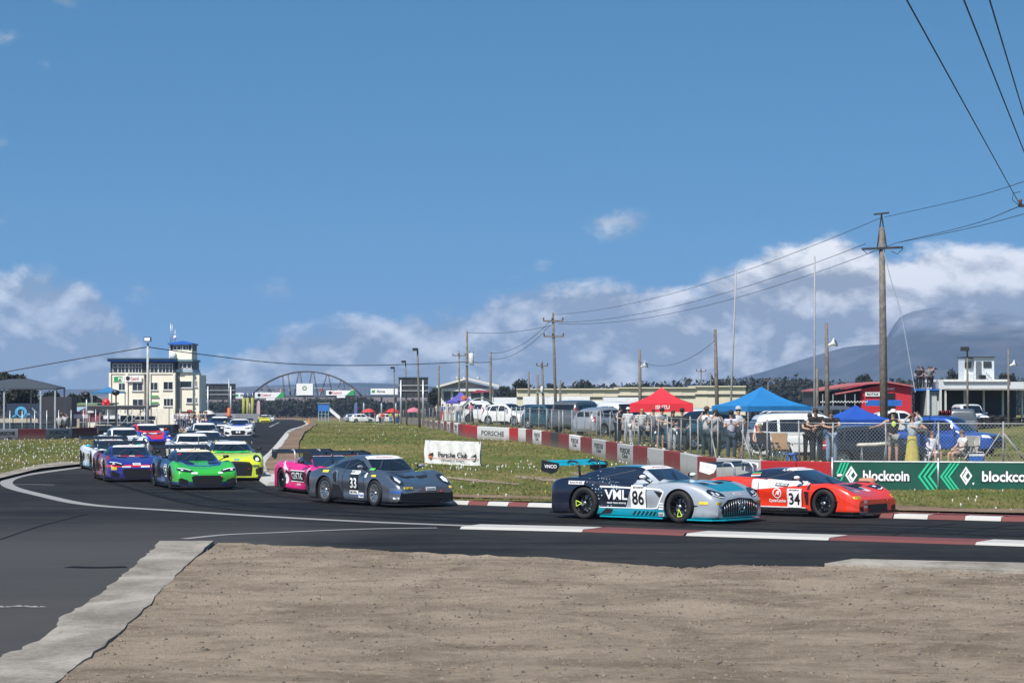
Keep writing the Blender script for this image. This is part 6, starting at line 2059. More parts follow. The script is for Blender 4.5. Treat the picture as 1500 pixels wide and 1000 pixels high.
# yellow padded posts and feather flags at the bridge feet
PAD = mat('pad_yellow', (.30, .30, .05), .7)
for px in (357, 363, 370):
    t = thing('padded_post', 'tall yellow padded post by the left foot of the bridge, %s' % {357: 'nearest the video screen', 363: 'the middle one of three', 370: 'nearest the pinkish flag'}[px], 'post', wpos(px, 470), 0, 'yellow padded posts at the footbridge')
    MB().tube([(0, 0, 0), (0, 0, 4.6)], .3, 8).build('pad', PAD, t); MB().tube([(0, 0, 4.5), (0, 0, 5.6)], .07, 6).build('pole', STEEL, t)
for px, D, m, h, lb in ((376, 430, C('flag_pink', (.55, .35, .38)), 3.6, 'tall pinkish white feather flag left of the straight'), (519, 470, C('flag_blue', (.08, .12, .3)), 3.4, 'tall blue feather flag right of the straight')):
    t = thing('feather_flag', lb, 'flag', wpos(px, D))
    MB().tube([(0, 0, 0), (0, 0, h * .7), (.1, 0, h), (.45, 0, h + .35)], .03, 5).build('pole', STEEL, t)
    MB().add([(.02, 0, .5), (.5, .05, .6), (.62, .02, h * .6), (.6, -.03, h), (.42, 0, h + .3), (.1, 0, h), (.02, 0, h * .7)], [tuple(range(7))]).build('cloth', m, t)

# ---------------------------------------------------------------- big screens seen from behind
def screen(px0, px1, y0, y1, D, label, ybase=None):
    s = D / FPX; X0, X1 = (px0 - 750) * s, (px1 - 750) * s; Z0, Z1 = CAMH + (HOR - y1) * s, CAMH + (HOR - y0) * s
    t = thing('video_screen', label, 'screen', (0, 0, 0))
    MB().box(((X0 + X1) / 2, D, (Z0 + Z1) / 2), (X1 - X0, .4, Z1 - Z0)).build('panel', mat('screen_back', (.03, .033, .038), .6), t)
    for k in range(1, 4): MB().box((X0 + (X1 - X0) * k / 4, D - .24, (Z0 + Z1) / 2), (.07, .08, Z1 - Z0)).build('rib', DARK, t)
    for z in (.35, .62): MB().box(((X0 + X1) / 2, D - .26, Z0 + (Z1 - Z0) * z), (X1 - X0, .1, .12)).build('rail', STEEL, t)
    MB().box(((X0 + X1) / 2, D - .05, Z1 + .06), (X1 - X0 + .1, .55, .1)).build('cap', DARK, t)
    for x in (X0 + .3, X1 - .6):
        MB().tube([(x, D - .35, g(D) - .2), (x, D - .35, Z0 + (Z1 - Z0) * .9)], .13, 8).build('post', STEEL, t)
    return t


screen(302, 345, 563, 585.5, 330, 'large dark video screen on posts beside the cream tower building')
screen(584, 627, 553.5, 582, 300, 'large dark video screen with light frame near the white gabled house')

# ---------------------------------------------------------------- white gabled house
HS = thing('clubhouse', 'white clubhouse with wide low gable behind the purple gazebo', 'building', (0, 0, 0))
DH = 320.0; s_ = DH / FPX
hx = lambda px: (px - 750) * s_
hz = lambda py: CAMH + (HOR - py) * s_
GREYW = mat('gable_grey', (.33, .34, .35), .8); WHW = mat('white_wall', (.68, .67, .64), .8)
MB().prism([(hx(646), g(DH) - .3), (hx(722), g(DH) - .3), (hx(722), hz(567)), (hx(684), hz(558.5)), (hx(646), hz(566))], -14, 0, 0, Matrix(((1, 0, 0, 0), (0, 0, -1, DH), (0, 1, 0, 0), (0, 0, 0, 1)))).build('wall', WHW, HS)
MB().add([(hx(648), DH - .03, hz(567)), (hx(720), DH - .03, hz(567.5)), (hx(684), DH - .03, hz(559.5))], [(0, 1, 2)]).build('gable', GREYW, HS)
for a, b in (((640, 568), (684, 555.8)), ((684, 555.8), (731, 566.8))):
    MB().add([(hx(a[0]), DH + dy, hz(a[1]) + dz) for dy in (-1.2, 14.5) for dz in (0, .28)] + [(hx(b[0]), DH + dy, hz(b[1]) + dz) for dy in (-1.2, 14.5) for dz in (0, .28)],
             [(0, 1, 3, 2), (4, 6, 7, 5), (0, 4, 5, 1), (2, 3, 7, 6), (0, 2, 6, 4), (1, 5, 7, 3)]).build('roof', C('roof_pale', (.62, .6, .55)), HS)
MB().box((hx(684), DH - .3, hz(571)), (hx(722) - hx(648), .5, .3)).build('beam', WHW, HS)
for a, b in ((650, 660), (664, 676), (690, 704), (708, 720)):
    MB().box((hx((a + b) / 2), DH - .05, hz(580)), (hx(b) - hx(a), .12, 1.3)).build('window', PANE, HS)
for px in (669, 679, 700): MB().lathe([(.0, .5), (.25, .5), (.3, .35), (.16, .3), (.16, 0)], 10, 0, Matrix.Translation((hx(px), DH + 3, hz(557.5)))).build('roof_vent', STEEL, HS)
MB().prism([(hx(690), hz(575.5)), (hx(725), hz(573.6)), (hx(724), hz(573)), (hx(700), hz(570.8))], 2.5, 4.5, 0, Matrix(((1, 0, 0, 0), (0, 0, -1, DH + 0), (0, 1, 0, 0), (0, 0, 0, 1)))).build('awning', C('awning_maroon', (.3, .03, .07)), HS)

# ---------------------------------------------------------------- cream warehouse
WHS = thing('warehouse', 'long low cream warehouse behind the parked cars', 'building', (0, 0, 0))
DW = 270.0; s_w = DW / FPX
wx_ = lambda px: (px - 750) * s_w
wz_ = lambda py: CAMH + (HOR - py) * s_w
CREAM2 = mat('warehouse_cream', (.62, .56, .42), .7, var=.07, scale=.3)
for a, b, yt in ((757, 905, 570.5), (905, 1018, 568.6), (1018, 1092, 566.5)):
    n_ = int((b - a) / 18)
    for k in range(n_):                             # upright cladding sheets
        p, q = a + (b - a) * k / n_, a + (b - a) * (k + 1) / n_
        MB().box(((wx_(p) + wx_(q)) / 2, DW + 5 + .03 * (k % 2), (wz_(yt) + g(DW)) / 2), (wx_(q) - wx_(p) - .01, 10, wz_(yt) - g(DW))).build('cladding_sheet', CREAM2, WHS)
    MB().box(((wx_(a) + wx_(b)) / 2, DW - .08, wz_(yt + 11.5)), (wx_(b) - wx_(a), .12, .14)).build('gutter', DARK, WHS)
    MB().box(((wx_(a) + wx_(b)) / 2, DW + 4.9, wz_(yt) + .06), (wx_(b) - wx_(a) + .1, 10.4, .12)).build('roof_edge', CREAM2, WHS)
MB().add([(wx_(1092), DW, wz_(591)), (wx_(1092), DW, wz_(566.5)), (wx_(1086), DW + 10, wz_(566.5)), (wx_(1101), DW + 3, wz_(591))], [(0, 3, 1), (1, 3, 2)]).build('end_wall', CREAM2, WHS)


# ---------------------------------------------------------------- poles and cables
def pole(xb, xt, yt, D, kind, label, r=.12, zb=None, m=WOOD, cat='pole', group='wooden service poles along the circuit'):
    zb = (g(D) + (BANK if D < 160 and xb > 700 else 0)) if zb is None else zb
    Xb, T = (xb - 750) / FPX * D, at(xt, yt, D)
    t = thing('service_pole' if m is WOOD else 'mast', label, cat, (Xb, D, zb), 0, group)
    dx, H = T.x - Xb, T.z - zb
    MB().tube([(0, 0, -.3), (dx * .5, 0, H * .5), (dx, 0, H)], [r * 1.15, r, r * .75], 8).build('shaft', m, t)
    up = lambda f: Vector((dx * f, 0, H * f))
    if 'cross' in kind:
        for f in ([.93] if 'cross2' not in kind else [.93, .80]):
            c = up(f); w = .11 * H if 'wide' in kind else .085 * H
            MB().bar(c + Vector((-w, -.12, 0)), c + Vector((w, -.12, 0)), .10, .12).build('crossarm', WOOD, t)
            for k in (-1, -.1, 1):
                MB().lathe([(.03, 0), (.07, .05), (.05, .12), (.07, .18), (.03, .24)], 8, 0, Matrix.Translation(c + Vector((k * w * .95, -.12, .06)))).build('insulator', C('insulator', (.10, .05, .03), .3), t)
    if 'frame' in kind:
        c = up(.95)
        for k in (-1, 1): MB().bar(up(.90) + Vector((k * .22, 0, 0)), up(1.06) + Vector((0, 0, .0)), .06, .06).build('top_brace', DARK, t)
        MB().bar(up(1.06) + Vector((-.35, 0, 0)), up(1.06) + Vector((.35, 0, .08)), .08, .08).build('top_bar', DARK, t)
        MB().bar(up(.90) + Vector((-.95, -.14, -.02)), up(.90) + Vector((.95, -.14, .06)), .09, .10).build('crossarm', DARK, t)
        for k in (-1, 1): MB().tube([up(.90) + Vector((k * .95, -.14, .0)), up(.90) + Vector((k * .7, -.14, -.25)), up(.90) + Vector((k * .4, -.14, -.12))], .018, 5).build('jumper_wire', CABLE, t)
    if 'lamp' in kind:
        c = up(1.0)
        MB().box(c + Vector((-.22, -.2, -.05)), (.5, .4, .3), .3).build('flood_lamp', DARK, t)
        MB().bar(c + Vector((0, 0, -.1)), c + Vector((-.2, -.15, -.05)), .06).build('bracket', STEEL, t)
    if 'speaker' in kind:
        c = up(kind_f.get(label, .8))
        MB().lathe([(.06, .0), (.08, .18), (.26, .40), (.27, .42), (.05, .30)], 14, 0, Matrix.Translation(c + Vector((.1, -.15, 0))) @ Matrix.Rotation(R(65), 4, 'Y') @ Matrix.Rotation(R(20), 4, 'X')).build('horn_speaker', WHITE, t)
        MB().bar(c, c + Vector((.12, -.15, 0)), .05).build('bracket', STEEL, t)
    if 'trafo' in kind:
        c = up(.72) + Vector((.42, -.2, 0)); k_ = H / 13
        MB().lathe([(.0, .75 * k_), (.3 * k_, .75 * k_), (.34 * k_, .7 * k_), (.34 * k_, -.55 * k_), (.3 * k_, -.6 * k_), (0, -.6 * k_)], 14, 0, Matrix.Translation(c)).build('transformer', C('trafo_white', (.6, .62, .62)), t)
        for k in (-.15, .15): MB().tube([c + Vector((k, 0, .7 * k_)), c + Vector((k * 1.4, 0, 1.0 * k_))], .04, 6).build('bushing', DARK, t)
        MB().bar(up(.66) + Vector((-.1, -.15, 0)), up(.66) + Vector((1.0, -.2, 0)), .1, .1).build('platform', STEEL, t)
    return t, up


kind_f = {}
POLES = [(577.5, 577.5, 538, 330, 'lamp', 'short lamp pole left of the big screen'), (596, 594, 529, 300, 'lamp', 'lamp pole directly behind the big screen'), (615, 611.5, 511, 250, 'lamp', 'leaning lamp pole in front of the big screen'),
         (643, 643, 534, 280, '', 'plain pole between big screen and gabled house'), (673, 672.5, 513, 290, 'cross', 'pole with small crossarm before the gabled house'), (684, 684, 485, 220, 'trafo', 'tall pole carrying a white transformer before the gabled house'),
         (718, 719, 515, 230, '', 'plain pole at the right end of the gabled house'), (775, 774.5, 544, 240, '', 'short plain pole left of the white drum pole'), (787.5, 787.5, 548, 235, 'trafo', 'short pole carrying a white drum behind the parked cars'), (797, 794, 529, 235, 'cross', 'slightly leaning pole right of the white drum'),
         (815, 810, 458, 200, 'cross2', 'tall slender pole with two crossarms above the parked cars'), (821, 820.5, 556, 230, '', 'short stub pole beside the two-armed tall pole'), (938, 937, 512, 170, 'speaker', 'pole with horn speaker behind the red gazebo'),
         (1051, 1047.5, 482, 150, '', 'bare leaning pole between red and blue gazebos'), (1027, 1027, 538, 330, 'cross', 'far pole with small crossarm behind the red gazebo'), (1042, 1041, 546, 300, '', 'far thin pole beside the leaning bare pole'),
         (1212, 1210.5, 473, 130, 'speaker', 'grey pole with white horn speaker near the dark blue gazebo'), (1295, 1291.5, 333, 110, 'frame', 'tall weathered power pole with steel top frame behind the spectators'),
         (1125, 1125, 552, 330, 'cross', 'far squat pole with crossarm behind the blue gazebo'), (1197, 1197, 539, 180, '', 'thin dark pole left of the kart building'), (1417, 1417, 510, 172, 'lamp', 'lamp pole left of the white control cabin'), (1477, 1477, 510, 170, 'speaker', 'thin pole with speaker right of the white control cabin'),
         (44, 44, 582, 165, '', 'low grey pole in front of the shade canopy')]
for p in POLES:
    xb, xt, yt, D, kind, lb = p
    if xb < 100: continue
    r_ = .12 * (1 if xb != 1295 else 1.4) * (.8 if D > 280 else 1)
    if xb in (1417, 1477, 1125): r_ = .08
    pole(xb, xt, yt, D, kind, lb, r_)
for xb, xt, yt, lb in ((1068, 1078.5, 394, 'tall thin white mast leaning beside the blue gazebo'), (1192.5, 1193.5, 375, 'tall thin white mast standing behind the white estate car')):
    pole(xb, xt, yt, 112, '', lb, .045, m=mat('mast_grey', (.30, .31, .32), .7), group='tall white masts on the bank')
# flood-lit pole by the pit buildings
t, up = pole(216.5, 216.5, 502, 172, '', 'white lamp pole with box floodlight in front of the cream tower building', .10, zb=0, m=mat('pole_white', (.45, .45, .44), .7), cat='lamp pole', group=None)
MB().box(up(1.03) + Vector((0, -.1, .05)), (.5, .4, .32)).build('flood_lamp', DARK, t); MB().box(up(1.03) + Vector((0, -.32, .05)), (.4, .03, .22)).build('lens', LENS, t)
for px, yt, D, lb in ((170, 573, 178, 'black speaker pole in front of the grandstand'), (127, 576, 182, 'thin grey camera pole left of the grandstand')):
    t, up = pole(px, px, yt, D, '', lb, .07, zb=0, m=DARK if px == 170 else STEEL, cat='pole', group=None)
    MB().sphere(up(.97) + Vector((0, -.12, 0)), (.3, .2, .22)).build('speaker', BLACK, t)


def cable(pts, r, label, sag=0.0, group='overhead cables'):
    P = [Vector(p) for p in pts]
    if len(P) == 2:
        a, b = P
        P = [a.lerp(b, i / 20) - Vector((0, 0, sag * 4 * (i / 20) * (1 - i / 20))) for i in range(21)]
    else: P = spline(P, 6)
    return MB().tube(P, r, 5).build('cable', STEEL if 'pale' in label else CABLE, None, label=label, category='cable', group=group)


def A(px, py, D): return at(px, py, D)


cable([A(1293, 318, 110), A(811, 461, 200)], .014, 'topmost of three power cables from the steel-framed pole down to the two-armed pole', .9)
cable([A(1268, 357, 110), A(800, 472, 200)], .014, 'middle of three power cables from the steel-framed pole down to the two-armed pole', 1.0)
cable([A(1312, 356, 110), A(818, 474, 200)], .014, 'lowest of three power cables from the steel-framed pole down to the two-armed pole', 1.1)
cable([A(1296, 318, 110), A(1420, 290, 88), A(1500, 266, 75), A(1560, 245, 66)], .012, 'power cable rising from the steel-framed pole to the right')
cable([A(1312, 356, 110), A(1420, 330, 84), A(1492, 303, 60)], .012, 'lower power cable running from the steel-framed pole to the dark crossarm')
cable([A(1312, 356, 110), A(1430, 332, 86), A(1560, 296, 66)], .012, 'lowest power cable running right from the steel-framed pole')
cable([A(1494, 300, 60), A(1494, 300, 60).lerp(A(1328, 0, 25), 3.0)], .010, 'steep overhead cable ending at the dark crossarm')
cable([A(1500, 222, 42).lerp(A(1411, -2, 25), -1.06), A(1500, 222, 42).lerp(A(1411, -2, 25), 5.0)], .010, 'steep overhead cable beside the one that ends at the crossarm')
cable([A(1500, 168, 40).lerp(A(1449, -2, 25), -1.33), A(1500, 168, 40).lerp(A(1449, -2, 25), 5.5)], .010, 'steepest overhead cable crossing the clear sky')
cable([A(810, 466, 200), A(719, 517, 230)], .02, 'thin cable from the two-armed pole towards the gabled house', .8)
cable([A(806, 476, 200), A(719, 526, 230)], .02, 'lower thin cable from the two-armed pole towards the gabled house', .8)
cable([A(810, 476, 200), A(684, 487, 220)], .018, 'thin cable between the two-armed pole and the transformer pole', .3)
cable([A(-40, 552, 172), A(0, 546, 172), A(100, 528, 172), A(216, 508, 172)], .035, 'dark cable running left from the white lamp pole')
cable([A(216, 508, 172), A(280, 517, 180), A(400, 531, 195), A(500, 535, 205), A(600, 533.5, 213), A(684, 530, 220)], .035, 'dark cable sagging from the white lamp pole across the straight')
cable([A(684, 530, 220), A(719, 530, 230)], .03, 'short cable between the transformer pole and the next pole', .05)
cable([A(1048, 498, 150), A(938, 530, 170)], .014, 'thin cable between the bare leaning pole and the speaker pole', .8)
cable([A(1293, 362, 110), A(1305, 410, 108), A(1320, 460, 105), A(1338, 560, 99), A(1341, 574, 98)], .022, 'pale stay wire running down from the steel-framed pole')
t = thing('service_pole', 'dark crossarm with insulators on the power pole at the frame edge', 'pole', (A(1530, 620, 60).x, 60, BANK - .2))
zc = A(1500, 302, 60).z - BANK + .2
MB().tube([(0, 0, 0), (0, 0, zc + .8)], .15, 8).build('shaft', WOOD, t); MB().bar((-.66, -.1, zc), (.66, -.1, zc), .07, .07).build('crossarm', DARK, t)
for k in (-.6, .6): MB().lathe([(.03, 0), (.05, .03), (.035, .08), (.05, .12), (.02, .16)], 8, 0, Matrix.Translation((k, -.1, zc + .02))).build('insulator', C('insulator', (.10, .05, .03), .3), t)
MB().tube([(-.62, -.1, zc), (-.8, -.1, zc + .15), (-.78, -.1, zc + .32), (-.6, -.1, zc + .35)], .009, 5).build('jumper_wire', CABLE, t)
# ================================================================ PARKED VEHICLES
RSTYLE = (5, .16, 1.2, 0)
SUV = CarShape(dict(
    W=[(-2.42, .80), (-2.36, .90), (-2.1, .945), (-1, .95), (1.2, .95), (1.9, .94), (2.25, .87), (2.40, .72)],
    ZS=[(-2.42, .90), (-2.34, 1.06), (-1.8, 1.09), (.8, 1.08), (1.5, 1.06), (2.1, .98), (2.30, .88), (2.40, .76)], ZC=[(-2.42, .9), (-2.34, 1.08), (.8, 1.10), (1.5, 1.09), (2.1, 1.0), (2.30, .9), (2.40, .76)],
    ZB=[(-2.5, .42), (-2.1, .30), (2.0, .28), (2.4, .36)], R=(.385, .385), AF=1.45, AR=-1.40, TRACK=.80, HW=.94, DOME=.01,
    GH=dict(ZR=[(-2.38, 1.15), (-2.26, 1.55), (-2.08, 1.78), (-1.6, 1.85), (-.6, 1.87), (.1, 1.85), (.42, 1.76), (.8, 1.46), (1.2, 1.10)], WB=[(-2.38, .84), (-1.6, .90), (.4, .90), (1.2, .82)], WR=[(-2.38, .70), (-1.6, .73), (.2, .72), (1.2, .68)], BASE=.98),
    WS=[(.42, -.62), (.42, .62), (.8, .68), (1.08, .72), (1.13, 0), (1.08, -.72), (.8, -.68)], SW=[(-.38, 1.16), (-.36, 1.62), (.15, 1.62), (.48, 1.5), (.86, 1.18)], SW2=[(-1.40, 1.17), (-1.40, 1.62), (-.46, 1.63), (-.48, 1.16)],
    SW3=[(-2.12, 1.20), (-2.0, 1.55), (-1.5, 1.61), (-1.5, 1.17)],
    HL=([(.60, .82), (.60, .95), (.85, .97), (.90, .86)], 'F'), GRILLE=[(-.5, .62), (-.54, .9), (.54, .9), (.5, .62)], REAR=[(-.6, 1.25), (-.62, 1.62), (.62, 1.62), (.6, 1.25)], TAIL=[(-2.42, .85), (-2.42, 1.2), (-2.26, 1.45), (-2.2, 1.2), (-2.3, .85)], MIRROR=(.78, 1.04, 1.2), RIMSTYLE=RSTYLE))
HATCH = CarShape(dict(
    W=[(-2.02, .70), (-1.96, .80), (-1.7, .87), (-.8, .89), (.9, .89), (1.5, .875), (1.85, .80), (2.0, .66)],
    ZS=[(-2.02, .72), (-1.94, .90), (-1.5, .94), (.6, .90), (1.2, .87), (1.65, .78), (1.88, .68), (2.0, .58)], ZC=[(-2.02, .72), (-1.94, .92), (.6, .95), (1.1, .92), (1.6, .80), (1.88, .68), (2.0, .58)],
    ZB=[(-2.2, .30), (-1.8, .2), (1.7, .18), (2.1, .26)], R=(.32, .32), AF=1.22, AR=-1.24, TRACK=.76, HW=.88, DOME=.015,
    GH=dict(ZR=[(-1.98, .92), (-1.85, 1.15), (-1.55, 1.36), (-1.0, 1.48), (-.3, 1.52), (.1, 1.49), (.45, 1.32), (.8, 1.08), (1.0, .95)], WB=[(-1.98, .70), (-1.3, .80), (.3, .80), (1.0, .72)], WR=[(-1.98, .54), (-1.2, .60), (.1, .60), (1.0, .58)], BASE=.82),
    WS=[(.12, -.54), (.12, .54), (.5, .60), (.86, .66), (.92, 0), (.86, -.66), (.5, -.60)], SW=[(-.32, .98), (-.32, 1.36), (.08, 1.35), (.35, 1.22), (.62, 1.0)], SW2=[(-1.15, 1.0), (-1.05, 1.33), (-.40, 1.37), (-.40, .98)], SW3=[(-1.62, 1.08), (-1.48, 1.26), (-1.15, 1.31), (-1.24, 1.02)],
    HL=([(.52, .62), (.56, .72), (.76, .76), (.80, .68), (.68, .60)], 'F'), GRILLE=[(-.45, .36), (-.48, .5), (.48, .5), (.45, .36)], REAR=[(-.5, 1.0), (-.46, 1.28), (.46, 1.28), (.5, 1.0)], TAIL=[(-2.02, .72), (-1.98, .95), (-1.78, 1.02), (-1.75, .86), (-1.9, .70)], MIRROR=(.58, .96, 1.02), RIMSTYLE=RSTYLE))
PICK = CarShape(dict(
    W=[(-2.65, .82), (-2.6, .88), (-2.3, .91), (1.2, .92), (2.1, .92), (2.4, .86), (2.58, .72)],
    ZS=[(-2.65, 1.0), (-2.6, 1.10), (-.8, 1.10), (.8, 1.09), (1.7, 1.07), (2.3, 1.0), (2.48, .9), (2.58, .78)], ZC=[(-2.65, .98), (-2.6, 1.08), (-2.5, .66), (-.95, .66), (-.85, 1.08), (.8, 1.10), (1.7, 1.10), (2.3, 1.02), (2.48, .9), (2.58, .78)],
    ZB=[(-2.7, .5), (-2.2, .42), (2.1, .36), (2.6, .44)], R=(.39, .39), AF=1.65, AR=-1.50, TRACK=.79, HW=.91, DOME=.01,
    GH=dict(ZR=[(-.88, 1.12), (-.82, 1.58), (-.68, 1.76), (-.2, 1.81), (.35, 1.79), (.65, 1.70), (1.0, 1.42), (1.35, 1.11)], WB=[(-.88, .86), (.6, .87), (1.35, .80)], WR=[(-.88, .68), (.4, .68), (1.35, .66)], BASE=.98),
    WS=[(.64, -.60), (.64, .60), (1.0, .66), (1.25, .70), (1.30, 0), (1.25, -.70), (1.0, -.66)], SW=[(.02, 1.16), (.02, 1.62), (.42, 1.60), (.7, 1.48), (1.02, 1.18)], SW2=[(-.66, 1.18), (-.62, 1.60), (-.06, 1.63), (-.06, 1.16)], SW3=None,
    HL=([(.60, .86), (.62, .98), (.86, 1.0), (.9, .9)], 'F'), GRILLE=[(-.55, .62), (-.56, .95), (.56, .95), (.55, .62)], REAR=None, TAIL=[(-2.65, .72), (-2.65, 1.04), (-2.56, 1.04), (-2.56, .72)], MIRROR=(.96, 1.04, 1.2), RIMSTYLE=RSTYLE))


def road_car(shape, label, cat, paint_m, px, D, yaw, rim=RIMS, h=None, extra=None, lift=0.0):
    sp = shape.sp
    X_ = (px - 750) / FPX * D
    z = (bank_z(X_, D) if h is None else h) + lift
    t = thing('parked_car' if cat != 'pickup' else 'pickup_truck', label, cat, ((px - 750) / FPX * D, D, z), R(yaw), 'vehicles parked on the spectators bank')
    link('body', shape.body_mesh(paint_m), t)

    def dr(nm, items, m, off=.006, res=.08, parent=t):
        mb = MB()
        for pl_, ax_ in items: shape.drape(mb, pl_, ax_, off, res)
        return mb.build(nm, m, parent, 50) if mb.f else None
    dr('windscreen', [(sp['WS'], 'T')], GLASS)
    for sd_ in 'RL':
        for k in ('SW', 'SW2', 'SW3'):
            if sp.get(k): dr('side_window', [(sp[k], sd_)], GLASS)
        dr('tail_light', [(sp['TAIL'], sd_)], mat('tail_red', (.35, .01, .01), .2, coat=.6), .01)
        xs = (.0, -1.0) if shape is not PICK else (.35, -.3)
        for x in xs:
            hh = shape.hit(x - .25, .98 if shape is not HATCH else .84, sd_)
            if hh: MB().box(hh[0] - hh[2] * .02, (.2, .03, .035)).build('door_handle', paint_m, t)
        # rubbing strip and sill
        dr('sill', [([(sp['AR'] + .5, .30 if shape is not HATCH else .2), (sp['AF'] - .5, .30 if shape is not HATCH else .2), (sp['AF'] - .5, .42 if shape is not HATCH else .28), (sp['AR'] + .5, .42 if shape is not HATCH else .28)], sd_)], BLACK, .012)
        for x in (0.0, -.43, .95) if shape is not PICK else (-.02, -.8, .95):
            dr('door_gap', [([(x - .012, .45), (x + .012, .45), (x + .012, 1.05 if shape is not HATCH else .9), (x - .012, 1.05 if shape is not HATCH else .9)], sd_)], BLACK, .004)
    if sp['REAR']: dr('rear_window', [(sp['REAR'], 'B')], GLASS)
    dr('grille', [(sp['GRILLE'], 'F')], MESHM)
    for k in (1, -1):
        dr('headlight', [([(a * k, b) for a, b in sp['HL'][0]], 'F')], LENS, .01, .05)
        mx, my, mz = sp['MIRROR']
        MB().sphere((mx, k * my, mz), (.08, .12, .085), 10, 7).build('mirror', paint_m, t)
        for ax, rr in ((sp['AF'], sp['R'][0]), (sp['AR'], sp['R'][1])):
            tm, rm = wheel_meshes(rr, .24, sp['RIMSTYLE'], rim)
            wh = link('wheel', None, t, (ax, k * sp['TRACK'], rr)); wh.rotation_euler = (Matrix.Rotation(R(-90 * k), 3, 'X')).to_euler()
            link('tyre', tm, wh); link('rim', rm, wh)
    L0, L1 = sp['W'][0][0], sp['W'][-1][0]
    for x, s in ((L0 + .02, 1), (L1 - .02, -1)):
        MB().box((x, 0, .55 if shape is not HATCH else .42), (.12, sp['HW'] * 1.5, .14)).build('bumper', paint_m if shape is not PICK else DARK, t)
    if extra: extra(t, shape)
    return t


def pnt(name, c, metal=0.0): return livery(name, c, (), metal, .3, .8)


pw, ps, pn, pb, pk = pnt('car_white', (.72, .72, .70)), pnt('car_silver', (.36, .38, .40), .4), pnt('car_navy', (.012, .02, .05)), pnt('car_blue', (.012, .07, .33), .2), pnt('car_black', (.014, .015, .017))
pg, pt_ = pnt('car_grey', (.10, .11, .12), .3), pnt('car_teal', (.03, .08, .10), .2)


def roof_rails(t, sh):
    for k in (1, -1):
        MB().tube([(-1.9, k * .62, 1.83), (-1.7, k * .62, 1.92), (.1, k * .62, 1.92), (.3, k * .62, 1.82)], .022, 6).build('roof_rail', STEEL, t)


def roll_bar(t, sh):
    for k in (1, -1):
        MB().bar((-1.5, k * .78, 1.1), (-.95, k * .66, 1.72), .09, .09).build('roll_bar', pb, t)
    MB().bar((-.96, -.7, 1.72), (-.96, .7, 1.72), .09, .09).build('roll_bar', pb, t)
    for i in range(6):
        MB().lathe([(.0, -.02), (.09, -.02), (.11, .03), (.10, .05)], 12, 0, Matrix.Translation((.1, -.55 + i * .22, 1.94)) @ Matrix.Rotation(R(90), 4, 'Y')).build('spot_lamp', REDM if i % 2 else BLACK, t)
    MB().box((.1, 0, 1.84), (.05, 1.35, .05)).build('lamp_bar', BLACK, t)


def canopy(t, sh):
    b = MB(); pts = [(-2.58, 1.1), (-2.5, 1.62), (-2.3, 1.74), (-1.0, 1.78), (-.86, 1.70), (-.86, 1.1)]
    b.prism(pts, -.80, .80, 0, Matrix(((1, 0, 0, 0), (0, 0, 1, 0), (0, 1, 0, 0), (0, 0, 0, 1)))); b.build('canopy', pk, t)
    for k in (1, -1): MB().box((-1.7, k * .805, 1.45), (1.2, .012, .34)).build('side_window', GLASS, t)
    MB().box((-1.6, -.98, 1.02), (.9, .10, .16)).build('awning_bag', C('canvas', (.5, .47, .4)), t)


road_car(SUV, 'large white estate car with roof rails beside the folding chairs', 'car', pw, 1190, 90, 4, extra=roof_rails, lift=-.16)
road_car(HATCH, 'black estate car behind the man in the black vest', 'car', pk, 1276, 84, 6, lift=-.08)
road_car(PICK, 'bright blue pickup with red lamps along its roof bar', 'pickup', pb, 1380, 104, -33, extra=roll_bar, lift=-.12)
road_car(HATCH, 'white hatchback partly hidden behind the photographers', 'car', pw, 1088, 100, 20)
road_car(SUV, 'white van-like estate parked behind the red gazebo', 'car', pw, 1030, 128, 80)
road_car(HATCH, 'grey-green saloon seen through the fence by the red gazebo', 'car', pt_, 1026, 97, -140)
road_car(SUV, 'white bonneted estate car facing the fence left of the red gazebo', 'car', pw, 916, 130, -68)
road_car(HATCH, 'silver hatchback with bright tail lamp behind the fence', 'car', ps, 888, 128, 48)
road_car(SUV, 'dark grey estate car with big alloy wheels behind the fence', 'car', pg, 852, 138, 62)
road_car(HATCH, 'dark teal saloon with bonnet towards the fence', 'car', pt_, 806, 148, -55)
road_car(HATCH, 'white crossover with large dark windscreen by the green shelter', 'car', pw, 746, 170, -42)
road_car(SUV, 'white estate with its tailgate raised behind the green shelter', 'car', pw, 736, 196, 30)
road_car(PICK, 'navy pickup parked beyond the white crossover', 'pickup', pn, 782, 184, -60)
road_car(HATCH, 'second white hatchback behind the dark grey estate', 'car', pw, 826, 172, -70)
road_car(SUV, 'black estate car further back behind the dark grey estate', 'car', pk, 872, 165, 75)
road_car(HATCH, 'silver saloon parked between the teal saloon and the dark grey estate', 'car', ps, 828, 150, -68)
road_car(HATCH, 'navy hatchback next to the navy pickup', 'car', pn, 765, 178, -65)
road_car(HATCH, 'white saloon deep in the rows before the black trailer', 'car', pw, 800, 190, -80)
road_car(HATCH, 'grey hatchback deep in the rows before the black trailer', 'car', pg, 845, 192, -75)
road_car(SUV, 'white estate deep in the rows before the shorter trailer', 'car', pw, 900, 178, -78)
road_car(HATCH, 'black hatchback just left of the red gazebo', 'car', pk, 932, 150, -75)
road_car(PICK, 'dark pickup with open rear lid behind the white photographer', 'pickup', pk, 1042, 136, 150)
road_car(SUV, 'white camper-like car in front of the gabled clubhouse', 'car', pw, 712, 200, 5)
road_car(HATCH, 'small silver car beyond the leaning pole', 'car', ps, 766, 212, 10)
road_car(PICK, 'grey pickup standing near the kart building', 'pickup', pg, 1410, 150, 80, h=0.2)


